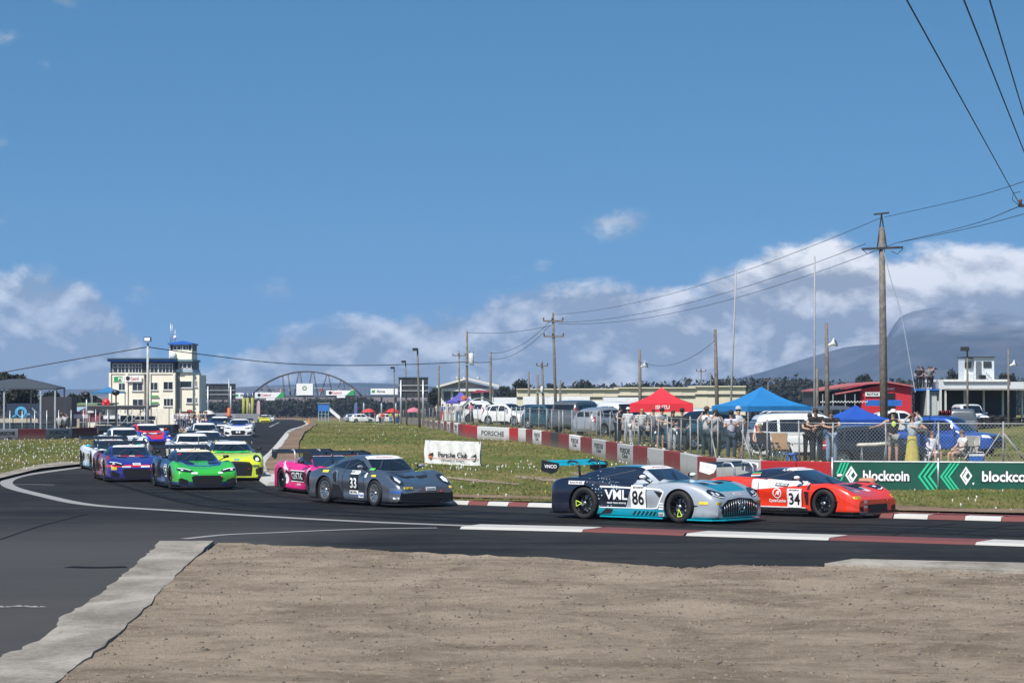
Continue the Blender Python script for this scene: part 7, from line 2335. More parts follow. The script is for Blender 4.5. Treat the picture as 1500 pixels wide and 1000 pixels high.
# trucks in front of the warehouse
def truck(px0, px1, y0, y1, D, m, label, txt=None, cab=None):
    s = D / FPX; X0, X1, Z0, Z1 = (px0 - 750) * s, (px1 - 750) * s, CAMH + (HOR - y1) * s, CAMH + (HOR - y0) * s
    t = thing('box_trailer', label, 'trailer', ((X0 + X1) / 2, D, g(D)))
    L = X1 - X0; zz = -g(D)
    b = MB().box((0, 1.2, (Z0 + Z1) / 2 + zz), (L, 2.4, Z1 - Z0)); b.build('box_body', m, t)
    for k in range(1, int(L / 1.2)): MB().box((-L / 2 + k * 1.2, -.012, (Z0 + Z1) / 2 + zz), (.03, .02, Z1 - Z0 - .1)).build('panel_rib', m, t)
    MB().box((0, 1.2, Z0 + zz - .12), (L, 2.0, .2)).build('chassis', DARK, t)
    for x in (-L * .36, -L * .36 + 1.1, L * .36):
        for y in (.1, 2.3):
            w = link('wheel', None, t, (x, y, .48)); w.rotation_euler = (R(90), 0, 0)
            tm, rm = wheel_meshes(.48, .28, RSTYLE, RIMS); link('tyre', tm, w); link('rim', rm, w)
    if txt: text_on('lettering', txt, (Z1 - Z0) * .95, (L * .18, -.03, (Z0 + Z1) / 2 + zz), (1, 0, 0), (0, 0, 1), TXTW if m is not WHT else C('ink_blue', (.1, .2, .5)), t, bold=.04)
    if cab:
        k = cab
        c = MB(); c.prism([(0, .5), (1.9, .5), (2.0, 1.3), (1.7, 2.7), (0, 2.85)], 0, 2.3, 0, Matrix(((k, 0, 0, k * (L / 2 + .15)), (0, 0, 1, .05), (0, 1, 0, 0), (0, 0, 0, 1)))); c.build('cab', WHT, t)
        MB().add([(k * (L / 2 + .15 + x), .03, z) for x, z in ((.5, 1.6), (1.5, 1.6), (1.35, 2.4), (.5, 2.45))], [(0, 1, 2, 3)]).build('cab_window', GLASS, t)


WHT = mat('trailer_white', (.7, .71, .72), .45)
truck(766, 864, 580.5, 596, 235, WHT, 'long white box trailer parked before the cream warehouse', None, 1)
truck(884, 940, 582, 594, 240, WHT, 'shorter white box trailer behind the red gazebo', None)
truck(829, 921, 592.5, 600.5, 205, mat('trailer_black', (.02, .02, .022), .5), 'low black trailer with big white lettering behind parked cars', 'BOSS')
truck(723, 757, 582, 594, 250, WHT, 'small white container left of the long white trailer', None)


# ================================================================ GAZEBOS
def gazebo(px, D, size, peak_y, eave_y, val_y, rot, m, label, base=None, txt=None, ink=TXTW, valm=None, sag=.16, legs=True):
    z0 = bank_z((px - 750) / FPX * D, D) if base is None else base
    t = thing('gazebo', label, 'gazebo', ((px - 750) / FPX * D, D, z0), R(rot), 'pop-up gazebos around the circuit')
    zz = lambda py: CAMH + (HOR - py) / FPX * D - z0
    zp, ze, zv = zz(peak_y), zz(eave_y), zz(val_y)
    h = size / 2; b = MB(); N = 8
    crn = [(-h, -h), (h, -h), (h, h), (-h, h)]
    for k in range(4):                                # four roof cloths, sagging between ridge poles
        a, c = Vector((*crn[k], ze)), Vector((*crn[(k + 1) % 4], ze)); P = Vector((0, 0, zp))
        vv = []
        for i in range(N + 1):
            for j in range(N + 1):
                u, v = i / N, j / N                  # u up to the peak
                e = a.lerp(c, v); q = e.lerp(P, u)
                q.z -= sag * math.sin(math.pi * u) * (1.0 + .25 * math.sin(math.pi * v)) * (zp - ze) * .9
                q.z += .012 * math.sin(v * 23 + k) * (1 - u)
                vv.append(q)
        b.add(vv, [(i * 9 + j, i * 9 + j + 1, (i + 1) * 9 + j + 1, (i + 1) * 9 + j) for i in range(N) for j in range(N)], 0, True)
    ro = b.build('roof_cloth', m, t)
    for k in range(4):
        a, c = crn[k], crn[(k + 1) % 4]; vv = []
        for j in range(13):
            q = Vector(a).lerp(Vector(c), j / 12); w = 1.0 + .012 * math.sin(j * 1.9)
            vv += [(q.x * 1.003, q.y * 1.003, ze + .01), (q.x * w, q.y * w, zv)]
        o = MB().add(vv, [(2 * j, 2 * j + 1, 2 * j + 3, 2 * j + 2) for j in range(12)], 0, True).build('valance', valm or m, t)
        if txt and k == 0:
            text_on('lettering', txt[0], (ze - zv) * .62, (size * txt[1], -h * 1.02, (ze + zv) / 2 + .03), (1, 0, 0), (0, 0, 1), ink, o, bold=.015, width=size * .22)
    if legs:
        for x, y in crn:
            MB().bar((x * .97, y * .97, 0), (x * .97, y * .97, ze), .05, .05).build('leg', STEEL, t)
        for k in range(4):
            a, c = crn[k], crn[(k + 1) % 4]
            MB().bar((a[0] * .97, a[1] * .97, ze - .02), (c[0] * .97, c[1] * .97, ze - .02), .03, .03).build('eave_bar', STEEL, t)
    return t


def cloth(name, c): return mat(name, c, .75, var=.07, scale=1.2)


RT = gazebo(969, 113, 2.95, 567, 591, 603, -4, cloth('tent_red', (.62, .02, .035)), 'bright red pop-up gazebo with white lettering on its valance', txt=('ISUZU', .02))
gazebo(1115, 99, 3.0, 566, 594.5, 602, 24, cloth('tent_azure', (.012, .17, .42)), 'azure blue pop-up gazebo above the white estate car')
gazebo(1253, 99, 2.3, 593, 614, 622, 20, cloth('tent_cobalt', (.012, .07, .36)), 'low cobalt blue gazebo behind the black pickup')
gazebo(675, 212, 2.3, 573, 588, 591, 12, cloth('tent_violet', (.10, .09, .38)), 'violet blue gazebo before the gabled clubhouse', txt=None)
gazebo(103, 178, 2.3, 597.5, 606.5, 612, 20, cloth('tent_redwhite', (.55, .03, .05)), 'small red gazebo with white valance in the paddock', base=0, valm=cloth('valance_white', (.7, .68, .68)))
gazebo(159, 205, 2.9, 566, 574.5, 576, 8, cloth('tent_steelblue', (.03, .16, .34)), 'steel blue canopy on the grandstand roof terrace', base=1.2, legs=True)

# grey-green arched shelter
sh = thing('arched_shelter', 'grey-green arched awning shelter beside the violet gazebo', 'shelter', wpos(702, 186, None, BANK), R(6))
b = MB(); N = 14
vv = []
for i in range(N + 1):
    a = math.pi * (.06 + .88 * i / N)
    for y in (-1.0, -.3, .5, 1.3): vv.append((-1.45 * math.cos(a), y, .25 + 1.75 * math.sin(a) ** .8 + .03 * math.sin(i * 2 + y)))
b.add(vv, [(i * 4 + j, i * 4 + j + 1, i * 4 + 5 + j, i * 4 + 4 + j) for i in range(N) for j in range(3)], 0, True).build('cover', cloth('shelter_olive', (.11, .12, .09)), sh)
for y in (-1.0, 1.3):
    MB().tube([(-1.44 * math.cos(math.pi * (.06 + .88 * i / N)), y, .22 + 1.75 * math.sin(math.pi * (.06 + .88 * i / N)) ** .8) for i in range(N + 1)], .03, 6).build('hoop', STEEL, sh)
for k in (-1, 1): MB().tube([(k * 1.44, -1, .3), (k * 1.46, -1, 0)], .03, 6).build('foot', STEEL, sh)

# ---------------------------------------------------------------- club banner leaning in the infield grass
p1, p2 = G(622, 678), G(708, 682)
d = (p2 - p1).normalized(); n = Vector((d.y, -d.x, 0)); L = (p2 - p1).length
cb = thing('club_banner', 'creased white club banner on a frame lying in the infield grass', 'banner', p1)
for off, u0, u1, z0, z1, nm in ((0.0, .0, L * .93, .02, .99, 'back_sheet'), (.16, L * .10, L, -.02, .90, 'front_sheet')):
    vv = []; NX, NZ = 26, 10
    for i in range(NX + 1):
        for k in range(NZ + 1):
            u, z = u0 + (u1 - u0) * i / NX, z0 + (z1 - z0) * k / NZ
            w = .02 * math.sin(u * 7 + z * 4) + .012 * math.sin(u * 15 - z * 9)
            vv.append(d * u + n * (off + w) + Vector((0, 0, z)))
    MB().add(vv, [(i * (NZ + 1) + k, i * (NZ + 1) + k + 1, (i + 1) * (NZ + 1) + k + 1, (i + 1) * (NZ + 1) + k) for i in range(NX) for k in range(NZ)], 0, True).build(nm, mat('vinyl_white', (.72, .71, .68), .6, var=.1), cb)
fo = n * .20
text_on('lettering', 'Porsche Club', .30, d * (L * .55) + fo + Vector((0, 0, .40)), d, (0, 0, 1), TXTB, cb, bold=.02, width=L * .50)
text_on('lettering', 'Western Cape', .10, d * (L * .55) + fo + Vector((0, 0, .17)), d, (0, 0, 1), TXTB, cb, width=L * .4)
for u in (.17, .90):
    ring = [d * (L * u + .16 * math.cos(a)) + fo + Vector((0, 0, .33 + .13 * math.sin(a))) for a in [2 * math.pi * k / 16 for k in range(16)]]
    MB().add(ring, [tuple(range(16))]).build('print_disc', C('print_orange', (.45, .14, .08)) if u < .5 else C('print_pale', (.5, .5, .48)), cb)
    MB().add([d * (L * u - .24) + fo * 1.02 + Vector((0, 0, .34)), d * (L * u + .24) + fo * 1.02 + Vector((0, 0, .36)), d * (L * u + .2) + fo * 1.02 + Vector((0, 0, .50)), d * (L * u) + fo * 1.02 + Vector((0, 0, .40))], [(0, 1, 2, 3)]).build('print_wing', TXTB, cb)
MB().add([d * (L * .12) + fo + Vector((0, 0, .235)), d * (L * .99) + fo + Vector((0, 0, .255)), d * (L * .99) + fo + Vector((0, 0, .275)), d * (L * .12) + fo + Vector((0, 0, .25))], [(0, 1, 2, 3)]).build('print_line', REDM, cb)
for u in (.1, .98): MB().tube([d * L * u + n * .08, d * L * u + n * .08 + Vector((0, 0, 1.0))], .03, 6).build('frame_post', STEEL, cb)

# loose tyre stack top seen behind the red car
tp = wall_at(1262) - Vector((0, .9))
t = thing('tyre_bundle', 'faded orange wrapped bundle lying against the green banner', 'bundle', (tp.x, tp.y - .2, .06)); t.scale = (.62, .62, 1.0)
b = MB()
for k in range(1):
    b.lathe([(.24, 0), (.40, .02), (.44, .12), (.40, .24), (.24, .26), (.2, .13), (.24, 0)], 18, 0, Matrix.Translation((0, 0, .10)))
b.build('wrap', C('faded_orange', (.55, .22, .14), .8), t); MB().lathe([(.2, 0), (.40, .0), (.42, .05), (.38, .095), (.2, .095)], 18).build('lower_ring', TYRE, t)

# ================================================================ KART BUILDINGS ON THE RIGHT
KD = 185.0; ks = KD / FPX
kx = lambda px: (px - 750) * ks
kz = lambda py: CAMH + (HOR - py) * ks
KB = thing('kart_building', 'red and black corrugated kart building with low gable', 'building', (0, 0, 0))
KRED = mat('kart_red', (.50, .02, .03), .55, var=.1); KBLK = mat('kart_black', (.03, .03, .035), .6)
def kbox(nm, x0, x1, y0, y1, dy0, dy1, m, par): return MB().box(((kx(x0) + kx(x1)) / 2, KD + (dy0 + dy1) / 2, (kz(y0) + kz(y1)) / 2), (kx(x1) - kx(x0), dy1 - dy0, kz(y0) - kz(y1))).build(nm, m, par)
kg = HOR - (0.3 - CAMH) / ks
MB().prism([(kx(1262), .3), (kx(1335), .3), (kx(1335), kz(567.5)), (kx(1300), kz(561.5)), (kx(1262), kz(569.5))], 0, 12, 0, Matrix(((1, 0, 0, 0), (0, 0, 1, KD), (0, 1, 0, 0), (0, 0, 0, 1)))).build('gable_wall', KRED, KB)
kbox('side_wall', 1198, 1261.8, 573, kg, 1.0, 10, KBLK, KB)
for (a, b_) in (((1194, 573.5), (1256, 563.8)), ((1222, 578), (1260, 571.5)), ((1256, 563.8), (1300, 560.6)), ((1300, 560.6), (1337, 566.8))):
    MB().add([(kx(a[0]), KD + dy, kz(a[1]) + dz) for dy in (-.5, 9) for dz in (0, .12)] + [(kx(b_[0]), KD + dy, kz(b_[1]) + dz) for dy in (-.5, 9) for dz in (0, .12)],
             [(0, 1, 3, 2), (4, 6, 7, 5), (0, 4, 5, 1), (2, 3, 7, 6), (0, 2, 6, 4), (1, 5, 7, 3)]).build('roof', C('kart_roof', (.42, .12, .12)), KB)
o = kbox('sign_board', 1267, 1288.5, 574.2, 580.3, -.12, -.04, WHITE, KB); text_on('lettering', 'ROTAX', .26, (kx(1277.7), KD - .14, kz(577.3)), (1, 0, 0), (0, 0, 1), TXTB, o, bold=.03, width=.9)
text_on('lettering', 'KART', .24, (kx(1305), KD - .06, kz(569.5)), (1, 0, 0), (0, 0, 1), TXTW, KB, bold=.03, width=.55)
kbox('doorway', 1298, 1311, 575.5, kg, -.06, .04, BLACK, KB); kbox('blue_hoarding', 1262, 1314, 585.5, 594, -2.2, -2.1, BLUEM, KB)
for px in (1203, 1212, 1218, 1236, 1250): kbox('post', px, px + 1.2, 577, kg, -.6, -.5, STEEL, KB)
MB().bar((kx(1195), KD - 2.6, kz(589.2)), (kx(1264), KD - 2.6, kz(589.2)), .03, .03).build('bunting_line', BLACK, KB)
flag_me = MB().box((0, 0, 0), (.07, .04, .09)).mesh('flag', WHITE)
for i in range(30): link('bunting_flag', flag_me, KB, (kx(1196 + i * 2.3), KD - 2.63, kz(588.5 - (i % 2))))

KC = thing('kart_clubhouse', 'pale kart clubhouse with flat roof terrace', 'building', (0, 0, 0))
KGR = mat('kart_grey', (.52, .54, .54), .7, var=.08)
kbox('wall', 1375, 1500, 559, 570, 0, 9, KGR, KC); kbox('parapet', 1381, 1478, 555.5, 558.8, -.2, 9, C('parapet_white', (.66, .66, .64)), KC)
for a, b_ in ((1357, 1361), (1376, 1379), (1384, 1386), (1412, 1414), (1440, 1442), (1468, 1470), (1496, 1498)): kbox('pillar', a, b_, 570.2, kg, -.1, .3, KGR, KC)
kbox('back_wall', 1350, 1500, 570.2, kg, 3, 3.2, DARK, KC)
kbox('veranda_roof', 1384, 1520, 569.2, 571.4, -1.6, 1, C('veranda', (.22, .2, .18)), KC)
for a, b_ in ((1316, 1337), (1357, 1378)):
    kbox('annexe', a, b_, 573.5, kg, .4, 4, KGR, KC)
    for k in range(3): kbox('window', a + 1.5 + k * 6.5, a + 6 + k * 6.5, 576, 586, .36, .38, PANE, KC)
kbox('door', 1363, 1373, 577, kg, .30, .34, C('shutter_grey', (.4, .42, .42)), KC)
kbox('terrace', 1340, 1378, 569.5, 572, 0, 5, BLUEM, KC)
for px in range(1341, 1378, 5): kbox('terrace_post', px, px + .7, 560, 569.5, .1, .2, DARK, KC)
kbox('terrace_rail', 1340, 1378, 559.6, 560.3, .1, .18, DARK, KC)
# control cabin
CC = thing('control_cabin', 'small white control cabin with two windows on the kart clubhouse roof', 'cabin', (0, 0, 0))
CW = mat('cabin_white', (.62, .66, .67), .5)
kbox('wall', 1418, 1431, 525, 555.4, 1.6, 4, CW, CC); kbox('wall', 1431.1, 1460, 523, 555.4, 1.0, 4, CW, CC)
kbox('roof', 1416.5, 1461, 521.8, 523.2, .8, 4.3, DARK, CC)
for a, b_, y0, y1, dy in ((1418.6, 1428, 530, 538.8, 1.57), (1444, 1456, 529, 537.8, .97)):
    o = kbox('window', a, b_, y0, y1, dy - .05, dy, DARK, CC); kbox('pane', a + .8, b_ - .8, y0 + .9, y1 - .9, dy - .065, dy - .055, PANE, o)
kbox('door', 1433, 1441, 529, 556, .93, .98, C('shutter_dark', (.12, .14, .16)), CC)
for k in range(2): MB().tube([(kx(1443 + k * 3), KD + .6, kz(541 + k * 3)), (kx(1452 + k * 3), KD + .4, kz(555))], .03, 5).build('stair_rail', STEEL, CC)
for k in range(7): kbox('baluster', 1419 + k * 1.6, 1419.5 + k * 1.6, 547.5, 555.4, .9, .95, STEEL, CC)
kbox('cabinet', 1437, 1445, 549, 555.4, .2, .9, BLACK, CC)

# tyre walls in front of the kart clubhouse
TW = thing('tyre_wall', 'long black tyre wall in front of the kart clubhouse', 'tyre wall', (kx(1390), KD - 12, bank_z(kx(1390), KD - 12)))
tyre_me = MB().lathe([(.18, 0), (.30, .01), (.33, .10), (.30, .2), (.18, .21)], 12).mesh('t', TYRE)
for i in range(26):
    for k in range(4):
        link('tyre', tyre_me, TW, ((i - 14) * .68, (i % 2) * .1, .02 + k * .215))
TW = thing('tyre_wall', 'black tyre wall in front of the red kart building', 'tyre wall', (kx(1275), KD - 10, bank_z(kx(1275), KD - 10)))
for i in range(24):
    for k in range(5): link('tyre', tyre_me, TW, ((i - 11) * .68, (i % 2) * .1, .02 + k * .215))
road_car(SUV, 'dark grey estate car parked before the red kart building', 'car', pg, 1236, 152, 5)
road_car(HATCH, 'white hatchback parked before the tyre wall of the red kart building', 'car', pw, 1318, 154, 12)
# minibus by the clubhouse
road_car(SUV, 'white minibus parked under the kart clubhouse veranda', 'car', pw, 1420, 176, -85, h=.3)

# ================================================================ PADDOCK ON THE LEFT
def ptpole(px, D): return ((px - 750) / FPX * D, D, 0)
SC = thing('shade_canopy', 'large grey hipped shade canopy on steel posts at the paddock edge', 'canopy', ptpole(30, 168))
k_ = 168 / FPX
cz = lambda py: CAMH + (HOR - py) * k_
cxx = lambda px: (px - 30) * k_
rfm = mat('shade_cloth_grey', (.045, .055, .07), .9, var=.1)
A0, B0, C0, D0 = (cxx(-62), -1.5, cz(567.5)), (cxx(87), -1.5, cz(568.5)), (cxx(82), 3.5, cz(567)), (cxx(-55), 3.5, cz(566)); E0, F0 = (cxx(39), 1, cz(554.5)), (cxx(10), 1, cz(554.8))
lo = lambda p: (p[0], p[1], p[2] - .10)
MB().add([A0, B0, C0, D0, E0, F0] + [lo(x) for x in (A0, B0, C0, D0)], [(0, 1, 4, 5), (1, 2, 4), (2, 3, 5, 4), (3, 0, 5), (0, 6, 7, 1), (1, 7, 8, 2), (2, 8, 9, 3), (3, 9, 6, 0)]).build('roof', rfm, SC)
for px, dy, yt in ((65.5, -1.4, 568), (86.5, -1.4, 569), (32, 3.2, 568), (12, -1.3, 568), (-30, -1.4, 568), (82, 3.2, 569)):
    MB().bar((cxx(px), dy, 0), (cxx(px), dy, cz(yt)), .11, .11).build('post', C('post_bluegrey', (.3, .34, .38)), SC)
BL = thing('bleachers', 'stepped concrete bleachers with handrail under the shade canopy', 'bleachers', ptpole(50, 172))
CRM = mat('bleacher_cream', (.42, .38, .30), .85)
for k in range(4):
    MB().box((0 - k * .5, k * .8, .12 + k * .15), (5.5 - k * .9, .8, .24 + .30 * k)).build('step', CRM, BL)
MB().bar((-.6, 1.6, 2.0), (1.0, -.3, .9), .06, .06).build('handrail', STEEL, BL)
for x in (-2.4, -1.4, -.4, .6, 1.6, 2.6): MB().tube([(x, -.5, 0), (x, -.5, 1.25)], .03, 5).build('rail_post', DARK, BL)
for z in (.75, 1.2): MB().bar((-2.5, -.5, z), (2.7, -.5, z), .05, .05).build('rail', DARK, BL)
CN = thing('container', 'dark container with light blue painted mural under the shade canopy', 'container', ptpole(35, 176))
MB().box((0, 1.2, 1.35), (2.5, 2.4, 1.7)).build('box_body', mat('container_navy', (.015, .03, .06), .6), CN)
mural = C('mural_blue', (.08, .35, .6)); 
for a, b_, r_ in ((-.2, 1.55, .45), (.35, 1.2, .3), (-.6, 1.1, .28)):
    MB().lathe([(r_ * .55, 0), (r_, 0)], 14, 0, Matrix.Translation((a, -.02, b_)) @ Matrix.Rotation(R(90), 4, 'X')).build('mural', mural, CN)
MB().box((2.4, 1.2, 1.6), (2.2, 2.2, 2.2)).build('annexe', KBLK, CN)


def hut(px0, px1, ytop, yeave, D, wall_m, roof_m, label):
    s = D / FPX; X0, X1 = (px0 - 750) * s, (px1 - 750) * s; zt, ze = CAMH + (HOR - ytop) * s, CAMH + (HOR - yeave) * s
    t = thing('hut', label, 'hut', ((X0 + X1) / 2, D, g(D))); L = X1 - X0; zz = -g(D)
    MB().box((0, 1.5, (ze + zz) / 2), (L * .94, 3, ze + zz)).build('wall', wall_m, t)
    MB().add([(-L / 2, -.4, ze + zz), (L / 2, -.4, ze + zz), (L / 2, 3.4, zt + zz), (-L / 2, 3.4, zt + zz), (-L / 2, -.4, ze + zz + .1), (L / 2, -.4, ze + zz + .1), (L / 2, 3.4, zt + zz + .1), (-L / 2, 3.4, zt + zz + .1)],
             [(3, 2, 1, 0), (4, 5, 6, 7), (0, 1, 5, 4), (1, 2, 6, 5), (2, 3, 7, 6), (3, 0, 4, 7)]).build('roof', roof_m, t)
    MB().box((L * .2, -.02, (ze + zz) * .55), (.7, .06, (ze + zz) * .5)).build('door', C('door_brown', (.16, .1, .07)), t)
    return t


hut(57, 94, 589.5, 595, 195, CRM, mat('tin_blue', (.03, .16, .45), .5), 'cream hut with bright blue tin roof behind the bleachers')
hut(76, 118, 598, 602.5, 188, CRM, C('tin_pale', (.3, .42, .5)), 'low hut with pale blue roof behind the red gazebo')
hut(108, 165, 591.5, 593.5, 205, CREAM, C('tin_green', (.16, .22, .10)), 'long cream hut with mossy green roof edge')
hut(292, 330, 606, 609, 300, GREYW, C('tin_grey2', (.2, .2, .21)), 'low dark-fronted shed beside the cream tower building')

GS = thing('grandstand', 'open scaffold grandstand with flat roof in front of the cream tower building', 'grandstand', ptpole(176, 186))
gk = 186 / FPX; gx = lambda px: (px - 176) * gk; gz = lambda py: CAMH + (HOR - py) * gk
MB().box(((gx(128) + gx(222)) / 2, 1.5, gz(595)), (gx(222) - gx(128), 4, .14)).build('roof', C('stand_roof', (.2, .2, .2)), GS); MB().box(((gx(128) + gx(222)) / 2, -.6, gz(597)), (gx(222) - gx(128), .1, .28)).build('fascia', DARK, GS)
for px in (133, 148, 160, 173, 188, 195, 207, 216):
    MB().bar((gx(px), -.4, 0), (gx(px), -.4, gz(597)), .08, .08).build('post', STEEL, GS)
for a, b_ in (((140, 603), (160, 597)), ((188, 622), (212, 600)), ((160, 597), (148, 605)), ((180, 620), (195, 603)), ((212, 600), (218, 612))):
    MB().bar((gx(a[0]), -.45, gz(a[1])), (gx(b_[0]), -.45, gz(b_[1])), .06, .06).build('brace', STEEL, GS)
for k in range(3): MB().box((gx(178), 1 + k * .8, .3 + k * .35), (gx(218) - gx(135), .8, .3)).build('tier', C('tier_grey', (.22, .23, .24)), GS)
MB().bar((gx(90), -.7, gz(618)), (gx(222), -.7, gz(618)), .06, .06).build('rail', STEEL, GS)
MB().box((gx(137), -.3, gz(608)), (gx(154) - gx(130), .06, 1.1)).build('red_screen', C('screen_red', (.25, .05, .06)), GS)
MB().box((gx(134), -.55, gz(599.5)), (.55, .05, .5)).build('white_board', WHITE, GS)
MB().box((gx(165), -.3, gz(610)), (1.3, .05, .35)).build('banner', WHITE, GS)
MB().box((gx(176), .2, gz(614)), (2.2, .05, .6)).build('dark_screen', C('screen_green', (.03, .06, .05)), GS)
RB = thing('inflatable', 'round red inflatable on the grandstand terrace', 'inflatable', at(155.5, 593, 200))
MB().sphere((0, 0, .22), (.32, .25, .30)).sphere((-.18, -.02, .05), .18).sphere((.2, -.02, .06), .17).build('skin', mat('inflatable_red', (.6, .02, .03), .4), RB)
# white parasols / pit lane furniture
for px, py, D, lb in ((262, 612, 230, 'white parasol beside the pit lane crowd'), (305, 606, 300, 'pale parasol at the far end of the pit crowd')):
    t = thing('parasol', lb, 'parasol', wpos(px, D))
    z = CAMH + (HOR - py) / FPX * D - g(D)
    MB().lathe([(0, z + .5), (.5, z + .32), (1.0, z), (.98, z - .06)], 12).build('cover', C('parasol_white', (.62, .6, .56)), t); MB().tube([(0, 0, 0), (0, 0, z + .45)], .03, 6).build('pole', STEEL, t)
# orange crane-like marker by the pit exit
t = thing('marshal_flagpost', 'bright orange padded post with orange sheet at the pit exit', 'post', wpos(335.5, 250))
MB().tube([(0, 0, 0), (0, 0, 2.1)], .16, 8).build('pad', mat('hi_orange', (.8, .12, .02), .6), t); MB().tube([(0, 0, 2.0), (0, 0, 5.2)], .05, 6).build('pole', STEEL, t); MB().bar((0, 0, 4.9), (1.3, 0, 4.9), .06).build('arm', STEEL, t)
MB().add([(-.05, 0, .3), (-.7, .1, .2), (-.75, .05, .9), (-.35, .1, 1.3), (-.05, 0, 1.5)], [(0, 1, 2, 3, 4)]).build('sheet', mat('hi_orange', (.8, .12, .02), .6), t)
# grey fence panels at the far bend
fp = thing('fence_panels', 'grey corrugated fence panels left of the straight', 'fence', (0, 0, 0))
for i in range(14):
    D = 300 + i * 9; px = 338 + i * 2.6
    MB().box((*wpos(px, D)[:2], g(D) + .75), (1.6, .08, 1.5), -.4).build('panel', C('panel_grey', (.22, .23, .24)), fp)
# blue marshal hut with ramp
MH = thing('marshal_hut', 'blue marshal hut raised on a frame with a side stair', 'hut', wpos(474, 430))
s4 = 430 / FPX; hz4 = lambda py: CAMH + (HOR - py) * s4 - g(430)
MB().box((0, 1, (hz4(591) + hz4(602)) / 2), (2.0, 1.8, hz4(591) - hz4(602))).build('cabin', mat('hut_blue', (.03, .15, .45), .5), MH)
for x in (-.9, -.3, .3, .9): MB().bar((x, .1, 0), (x, .1, hz4(602)), .1, .1).build('stilt', mat('hut_lightblue', (.2, .4, .55), .5), MH)
MB().box((0, .9, hz4(606)), (2.0, 1.5, .08)).build('shelf', STEEL, MH)
MB().bar((1.0, .3, hz4(599)), (2.9, .3, hz4(612)), .1, .5).build('stair', WHITE, MH); MB().bar((1.0, .2, hz4(596)), (2.9, .2, hz4(609)), .06, .06).build('stair_rail', WHITE, MH); MB().bar((2.9, .2, hz4(609)), (2.9, .2, 0), .06, .06).build('rail_post', WHITE, MH)
MB().box((0, 1, hz4(590.5)), (2.3, 2.1, .1)).build('roof', C('hut_roof', (.3, .32, .34)), MH)
t = thing('marker_cone', 'small red-orange cone at the crest of the straight', 'cone', wpos(452.5, 330)); MB().lathe([(0, .75), (.05, .75), (.16, .05), (.24, .04), (.24, 0)], 12).build('cone', mat('hi_orange', (.8, .12, .02), .6), t)
# ================================================================ PEOPLE
SKIN = [mat('skin_a', (.50, .30, .21), .6, var=.06), mat('skin_b', (.36, .20, .13), .6, var=.06)]
_sk = []


def skinned(name, nodes, edges, m, parent, root=0, sub=1):
    """continuous surface grown over a joint skeleton; nodes: (pos, rx, ry)"""
    me = bpy.data.meshes.new(name)
    me.from_pydata([n_[0] for n_ in nodes], edges, [])
    me.materials.append(m)
    o = link(name, me, parent)
    sm = o.modifiers.new('s', 'SKIN'); sm.use_smooth_shade = True
    sv = me.skin_vertices[0].data
    for i, n_ in enumerate(nodes): sv[i].radius = (n_[1], n_[2])
    sv[root].use_root = True
    if sub:
        ss_ = o.modifiers.new('u', 'SUBSURF'); ss_.levels = sub; ss_.render_levels = sub
    _sk.append(o)
    return o


BASE = dict(pel=(0, 0, .94), sp=(0, .0, 1.12), ch=(0, .01, 1.33), nk=(0, .01, 1.47), hb=(0, -.02, 1.545), hm=(0, -.03, 1.63), ht=(0, -.02, 1.71))
for s, k in (('R', -1), ('L', 1)):
    BASE.update({'hip' + s: (k * .095, 0, .90), 'kn' + s: (k * .11, -.02, .50), 'an' + s: (k * .115, .03, .09), 'to' + s: (k * .135, -.13, .04),
                 'sh' + s: (k * .19, .01, 1.40), 'el' + s: (k * .255, .03, 1.13), 'wr' + s: (k * .26, -.07, .90), 'ha' + s: (k * .255, -.10, .82)})


def P_(**kw):
    d = dict(BASE); d.update(kw); return d


def sym(name, x, y, z): return {name + 'R': (-x, y, z), name + 'L': (x, y, z)}


